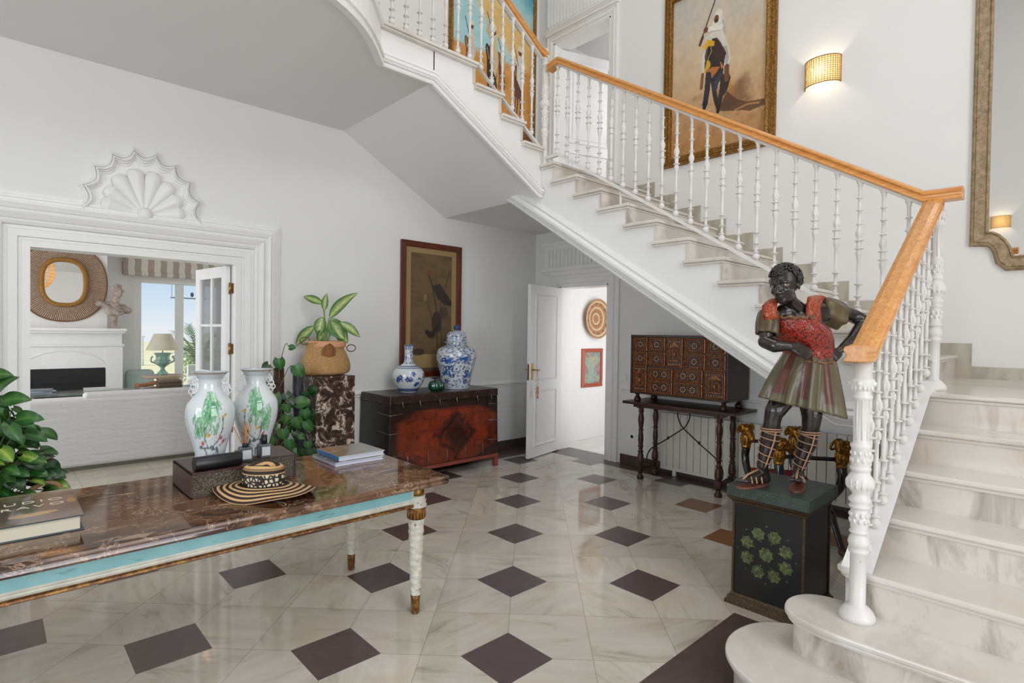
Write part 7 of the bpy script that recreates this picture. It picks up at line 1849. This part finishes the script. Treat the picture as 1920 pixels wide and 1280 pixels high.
B2.tube([V_(-.2, -.03, .37), V_(-.08, -.075, .30), V_(.03, -.085, .20), V_(.10, -.07, .22)], [.03, .03, .03, .02], 8); B2.tube([V_(-.12, -.05, .30), V_(.0, -.09, .27), V_(.14, -.06, .25)], .014, 6); B2.tube([V_(-.10, -.06, .36), V_(.02, -.08, .35), V_(.12, -.05, .33)], .014, 6)
cap(V_(.0, 0, .34), V_(.025, -.01, .44), .052, .046, mb=B2); B2.ell(tuple(V_(.035, -.005, .53)), (.066, .074, .086)); B2.ell(tuple(V_(.050, -.045, .495)), (.040, .040, .050)); B2.tube([V_(.056, -.072, .548), V_(.062, -.094, .508)], [.007, .011], 8); B2.ell(tuple(V_(.058, -.082, .482)), (.016, .010, .007)); B2.ell(tuple(V_(.054, -.070, .460)), (.016, .014, .012))
for s_ in (-1, 1): B2.tube([V_(.055 + s_ * .010, -.074, .552), V_(.05 + s_ * .034, -.064, .554)], .007, 6)
R = random.Random(3)
for k in range(60):
    v = Vector((R.gauss(0, 1), R.gauss(0, 1), R.gauss(0, 1))).normalized()
    if v.z < -.2 or (v.y < -.4 and v.z < .45): continue
    B2.ell(tuple(V_(.035 + v.x * .070, -.0 + v.y * .075, .545 + v.z * .084)), .017, n=8, m=6)
tag(B2.build('stone_bust', bst.m, remesh=.006, smoothit=1), 'weathered stone bust of a draped figure on the mantel shelf', 'bust')
# striped roman blind
bl = NT('striped_linen'); s_ = bl.n('SeparateXYZ'); bl.l(bl.geo(), s_.inputs[0]); fr = bl.math('FRACT', bl.math('MULTIPLY', s_.outputs[0], 5.9)); st2 = bl.math('GREATER_THAN', fr, .5); fine = bl.math('GREATER_THAN', bl.math('FRACT', bl.math('MULTIPLY', s_.outputs[0], 59)), .4)
bl.set('Base Color', bl.mix(bl.math('MULTIPLY', st2, bl.math('ADD', .6, bl.math('MULTIPLY', fine, .4))), '#d8d4cc', '#a29386')); bl.set('Roughness', .9)
m = MB(); G = []
for (y, z) in ((10.20, 2.90), (10.17, 2.75), (10.13, 2.62), (10.16, 2.56), (10.11, 2.50), (10.15, 2.40), (10.13, 2.36), (10.10, 2.34), (10.13, 2.29), (10.19, 2.30), (10.22, 2.5)): G.append([(x, y + .006 * sin(x * 9), z) for x in [1.46 + (5.9 - 1.46) * i / 60 for i in range(61)]])
o = m.grid(G, smooth=True).build('roman_blind', bl.m); tag(o, 'folded roman blind in white and taupe stripes above the garden doors', 'blind')
# sofa seen from behind
sf = NT('white_linen_slipcover'); f = sf.noise(sf.mapping(sf.pos(), sc=(1, 1, 5)), 5, 5, .6); sf.set('Base Color', lin('#d6d5d6')); sf.set('Roughness', .9); sf.bump(f, .55, .03); M['linen'] = sf.m
so_ = thing('sofa', 'white slipcovered sofa seen from behind through the wide opening', 'sofa', (.7, 7.7, 0))
def soft(x0, x1, y0, y1, z0, z1, name, mat=None, seg=4, bev=.04):
    return MB().box(x0, x1, y0, y1, z0, z1).build(name, mat or M['linen'], so_, bevel=bev, seg=seg)
soft(-.9, 2.3, 7.27, 7.50, .035, .755, 'backrest'); soft(.72, 2.3, 7.285, 7.47, .70, .80, 'back_cushion', bev=.03); soft(-.7, 2.1, 7.5, 8.17, .05, .44, 'seat'); soft(-.9, -.68, 7.5, 8.17, .05, .6, 'armrest'); soft(2.1, 2.3, 7.5, 8.17, .05, .6, 'armrest')
MB().box(-.88, 2.28, 7.30, 8.15, .0, .035).build('base', plain('shadow_base', '#6f6c60', .9), so_)  # plain grey base, set slightly in from the slipcover
# low table with magazines between the sofa and the hearth
gt = NT('green_grey_stone'); f = gt.noise(gt.pos(), 5, 5); gt.set('Base Color', gt.ramp(f, [(.35, '#4f5852'), (.65, '#7c857e')])); gt.set('Roughness', .12)
ct = thing('side_console', 'grey green stone topped console between the sofa and the fireplace', 'table', (.9, 8.43, 0))
MB().box(.25, 2.0, 8.22, 8.64, .69, .72).build('tabletop', gt.m, ct, bevel=.004)
for x in (.33, 1.92):
    for y in (8.27, 8.59): MB().box(x - .03, x + .03, y - .03, y + .03, 0, .69).build('leg', plain('console_leg', '#8a857a', .5), ct)
R = random.Random(8)
mags = [(.40, 8.50, '#7f8a94', .28, .012, 'grey magazine at the bottom of the pile on the left of the stone console'), (.42, 8.52, '#b9c2c6', .27, .012, 'pale magazine in the middle of the pile on the left of the stone console'), (.41, 8.51, '#5f6f80', .26, .014, 'blue grey magazine on top of the pile on the left of the stone console')]
z = .7205
for (x, y, c, w, h, lb) in mags:
    tag(MB().box(x - w / 2, x + w / 2, y - .1, y + .1, z, z + h, rot=(0, 0, R.uniform(-.2, .2))).build('magazine', plain('magazine_cover', c, .3)), lb, 'magazine', 'magazines on the stone console'); z += h + .0006
tag(MB().box(.84, 1.10, 8.44, 8.62, .7205, .745).build('magazine', plain('white_cover_', '#d5d6d4', .4)), 'white magazine lying alone on the stone console', 'magazine', 'magazines on the stone console')
z = .7205
for k, (w, c, lb) in enumerate(((.27, '#5b4c40', 'wide brown book at the bottom of the stack on the right of the console'), (.26, '#6b5c4e', 'second brown book from the bottom of the stack on the console'), (.265, '#51443a', 'third dark book from the bottom of the stack on the console'), (.25, '#7a6b5c', 'tan book near the top of the stack on the console'), (.20, '#8c8062', 'small olive book on top of the stack on the console'))):
    tag(MB().box(1.74 - w / 2, 1.74 + w / 2, 8.42, 8.60, z, z + .022).build('stacked_book', plain('book_cloth', c, .5), bevel=.002), lb, 'book', 'books stacked on the console'); z += .0226
# lamp table, lamp
lt_ = thing('round_side_table', 'small pale wooden table with a curved leg carrying the urn lamp', 'table', (1.78, 9.1, 0))
pw = plain('pale_wood', '#b8a08a', .5)
MB().lathe([(.24, .80), (.25, .81), (.25, .83), (.24, .835)], 40, (1.78, 9.1, 0)).build('tabletop', pw, lt_)
MB().lathe(sprof([(.15, 0), (.15, .02), (.05, .06), (.035, .2), (.06, .35), (.035, .5), (.05, .7), (.09, .80)], 50), 24, (1.78, 9.1, 0)).build('leg', pw, lt_)
lm = thing('urn_lamp', 'green urn table lamp with a pale tapered shade before the garden doors', 'lamp', (1.78, 9.1, .836))
ug = NT('green_glazed_urn'); f = ug.noise(ug.pos(), 18, 4); ug.set('Base Color', ug.ramp(f, [(.35, '#6f9a90'), (.6, '#9bbfae'), (.75, '#b8b08a')])); ug.set('Roughness', .3)
MB().lathe(sprof([(.07, 0), (.07, .02), (.045, .05), (.025, .09), (.045, .12), (.095, .16), (.105, .20), (.085, .22), (.085, .27), (.105, .30), (.10, .31)], 60), 28, (1.78, 9.1, .836)).build('urn', ug.m, lm)
urn_ = bpy.data.objects['urn']
for s_ in (-1, 1): MB().tube(bez([(1.78 + s_ * .09, 9.1, 1.0), (1.78 + s_ * .14, 9.1, 1.03), (1.78 + s_ * .135, 9.1, 1.08), (1.78 + s_ * .12, 9.1, 1.10)], 6), .010, 8).build('handle', ug.m, urn_)
MB().tube([(1.78, 9.1, 1.14), (1.78, 9.1, 1.22)], .006, 8).build('stem', M['brass'], lm)
MB().lathe([(.205, 1.185), (.105, 1.415)], 40, (1.78, 9.1, 0), caps=False).build('lamp_shade', plain('pale_linen_shade', '#cfcbb8', .9), lm)
# armchair backs near the garden doors
ac = plain('sage_upholstery', '#a8bcb6', .9)
a1 = thing('armchair', 'sage green armchair by the garden doors left of the lamp table', 'armchair', (1.66, 9.8, 0))
MB().box(1.47, 1.85, 9.55, 10.05, .0, .50).build('seat', ac, a1, bevel=.05, seg=4); MB().box(1.48, 1.84, 9.92, 10.12, .3, .86).build('backrest', ac, a1, bevel=.06, seg=4)
ch2 = thing('cane_chair', 'curved orange brown cane chair between the sofa and the garden doors', 'chair', (1.65, 8.95, 0))
cm = plain('orange_cane', '#a9714a', .5)
MB().tube([(1.62 + .20 * cos(t), 8.78 + .14 * sin(t), .735 + .02 * sin(t * 2)) for t in [pi * i / 20 for i in range(21)]], .028, 8).build('backrest', cm, ch2)
MB().lathe([(.19, .40), (.20, .42), (.19, .45)], 24, (1.62, 8.80, 0)).build('seat', cm, ch2)
for k in range(4): a_ = pi / 4 + k * pi / 2; MB().tube([(1.62 + .15 * cos(a_), 8.8 + .15 * sin(a_) * .8, 0), (1.62 + .17 * cos(a_), 8.8 + .15 * sin(a_) * .8, .73 if k < 2 else .40)], .014, 8).build('leg', cm, ch2)
# rattan pendant lamp of the living room
pn = thing('pendant_lamp', 'lit woven rattan pendant hanging in the living room, seen reflected in the table and mirror', 'lamp', (.55, 7.45, 2.95))
m = MB(); pf_ = [(.12, .62), (.19, .55), (.24, .45), (.25, .33), (.22, .2), (.15, .1)]
pp = sprof([(r, -z) for r, z in pf_], 24)
for r, z in pp[::2]: m.tube([(.55 + r * cos(2 * pi * i / 40), 7.45 + r * sin(2 * pi * i / 40), 2.95 + z) for i in range(40)], .005, 5, closed=True)
for k in range(36): a_ = 2 * pi * k / 36; m.tube([(.55 + r * cos(a_), 7.45 + r * sin(a_), 2.95 + z) for r, z in pp[::3]], .004, 4)
m.build('rattan_shade', ratt.m, pn); MB().tube([(.55, 7.45, 2.95), (.55, 7.45, 2.82)], .005, 6).build('cord', M['black'], pn)
MB().ell((.55, 7.45, 2.62), .06).build('bulb', emis('pendant_bulb', lin('#ffb95a'), 12), pn)
d = bpy.data.lights.new('pendant_bulb', 'POINT'); d.energy = 12; d.color = (1, .75, .45); d.shadow_soft_size = .08
o = bpy.data.objects.new('pendant_bulb', d); COL.objects.link(o); o.location = (.55, 7.45, 2.60)

# ================================================================== outside
lw = NT('sunburnt_lawn'); f = lw.noise(lw.geo(), .8, 5); lw.set('Base Color', lw.ramp(f, [(.3, '#c9bb8c'), (.7, '#d9cda0')])); lw.set('Roughness', 1)
o = MB().box(-40, 60, 14.5, 70, -.25, -.05).build('lawn', lw.m); tag(o, 'pale sunburnt lawn beyond the terrace', 'lawn', kind='stuff')
o = MB().box(-10, 30, 10.45, 14.5, -.25, -.06).build('terrace', plain('terrace_paving', '#c9c4b8', .7)); struct(o)
ph = thing('awning_edge', 'pale green edge of the terrace awning at the top of the garden doors', 'awning', (3, 12, 2.3))
MB().box(.5, 6.5, 10.5, 12.2, 2.56, 2.62).build('canvas', plain('pale_green_canvas', '#a9bcae', .8), ph); MB().box(.5, 6.5, 12.17, 12.2, 2.36, 2.6).build('valance', plain('pale_green_canvas_', '#b5c6b8', .8), ph)
sw = thing('hanging_tray', 'small hanging tray with a lantern under the terrace awning', 'ornament', (2.75, 12.0, 2.1))
MB().box(2.48, 3.05, 11.9, 12.1, 2.06, 2.075).build('tray', plain('weathered_grey', '#8c98a0', .6), sw)
for x in (2.49, 3.04): MB().tube([(x, 12, 2.07), (x, 12, 2.57)], .004, 5).build('cord', plain('cord_grey', '#7c8890', .6), sw)
MB().ell((2.83, 12, 2.14), (.03, .03, .045)).build('lantern', plain('lantern_grey', '#6f8090', .4), sw)
# palm in the terrace planter
R = random.Random(2); m = MB(); pc = Vector((3.0, 12.1, .70))
for k in range(30):
    a_ = R.uniform(0, 2 * pi); L = R.uniform(.55, .95); el = R.uniform(.5, 1.35); tip = pc + Vector((cos(a_) * cos(el) * L, sin(a_) * cos(el) * L, sin(el) * L)); mid = pc.lerp(tip, .55) + Vector((0, 0, .14))
    path = bez([pc, mid, tip + Vector((0, 0, -.05))], 8); m.tube(path, .005, 4)
    for i in range(3, len(path)):
        for s_ in (-1, 1):
            d = (path[i] - path[i - 1]).normalized(); sd3 = d.cross(Vector((0, 0, 1))).normalized() * s_; b_ = path[i]; e_ = b_ + sd3 * .13 + d * .10 - Vector((0, 0, .03)); w_ = d * .010
            m.add([tuple(b_ - w_), tuple(b_ + w_), tuple(e_)], [(0, 1, 2)])
pt_ = thing('potted_palm', 'feathery potted palm on the terrace outside the garden doors', 'plant', (3.0, 12.1, 0))
m.build('fronds', plain('grey_green_frond', '#93a87f', .6), pt_); MB().lathe([(.16, 0), (.22, .55), (.24, .62), (.20, .62)], 24, (3.0, 12.1, -.06)).build('pot', plain('white_pot', '#d5d2ca', .6), pt_)
o = MB().box(3.05, 6.0, 13.2, 13.35, -.06, .72).build('trim_terrace_parapet', plain('parapet', '#dcdad2', .8)); struct(o)
for k, (x, y) in enumerate(((3.85, 15.3), (4.6, 16.4), (4.5, 17.8), (6.0, 17))):
    m = MB(); RR = random.Random(k)
    for j in range(420):
        v = Vector((RR.gauss(0, 1), RR.gauss(0, 1), RR.gauss(0, 1))).normalized() * RR.uniform(.5, 1); c = Vector((x + v.x * .55, y + v.y * .5, .55 + v.z * .50)); d = Vector((RR.uniform(-1, 1), RR.uniform(-1, 1), RR.uniform(-1, 1))).normalized(); e = d.orthogonal().normalized() * .03
        m.add([tuple(c - d * .07), tuple(c + e), tuple(c + d * .07), tuple(c - e)], [(0, 1, 2, 3)])
    for j in range(7): m.tube([(x, y, -.05), (x + RR.uniform(-.3, .3), y + RR.uniform(-.3, .3), .8)], .012, 5)
    tag(m.build('garden_shrub', plain('shrub_green', ('#b9c48e', '#c3cc9c', '#a9b88a', '#bcc796')[k], .8)), ('leafy shrub just behind the terrace palm', 'second shrub on the lawn right of the palm', 'shrub on the lawn farthest behind the palm', 'shrub at the right edge of the garden view')[k], 'shrub', 'shrubs on the lawn')
# pale garden trellis far off
tr = thing('garden_trellis', 'faint white garden trellis at the far edge of the lawn', 'trellis', (4.0, 27, 0))
for x in (3.75, 4.55): MB().box(x, x + .05, 26.95, 27.05, -.05, 1.15).build('post', M['trim'], tr)
m = MB().box(3.7, 4.65, 26.97, 27.03, 1.1, 1.15)
for i in range(7): m.box(3.78, 4.55, 26.99, 27.01, .15 * i + .05, .15 * i + .065)
for i in range(6): m.box(3.8 + .13 * i, 3.815 + .13 * i, 26.99, 27.01, 0, 1.1)
m.build('lattice', M['trim'], tr)
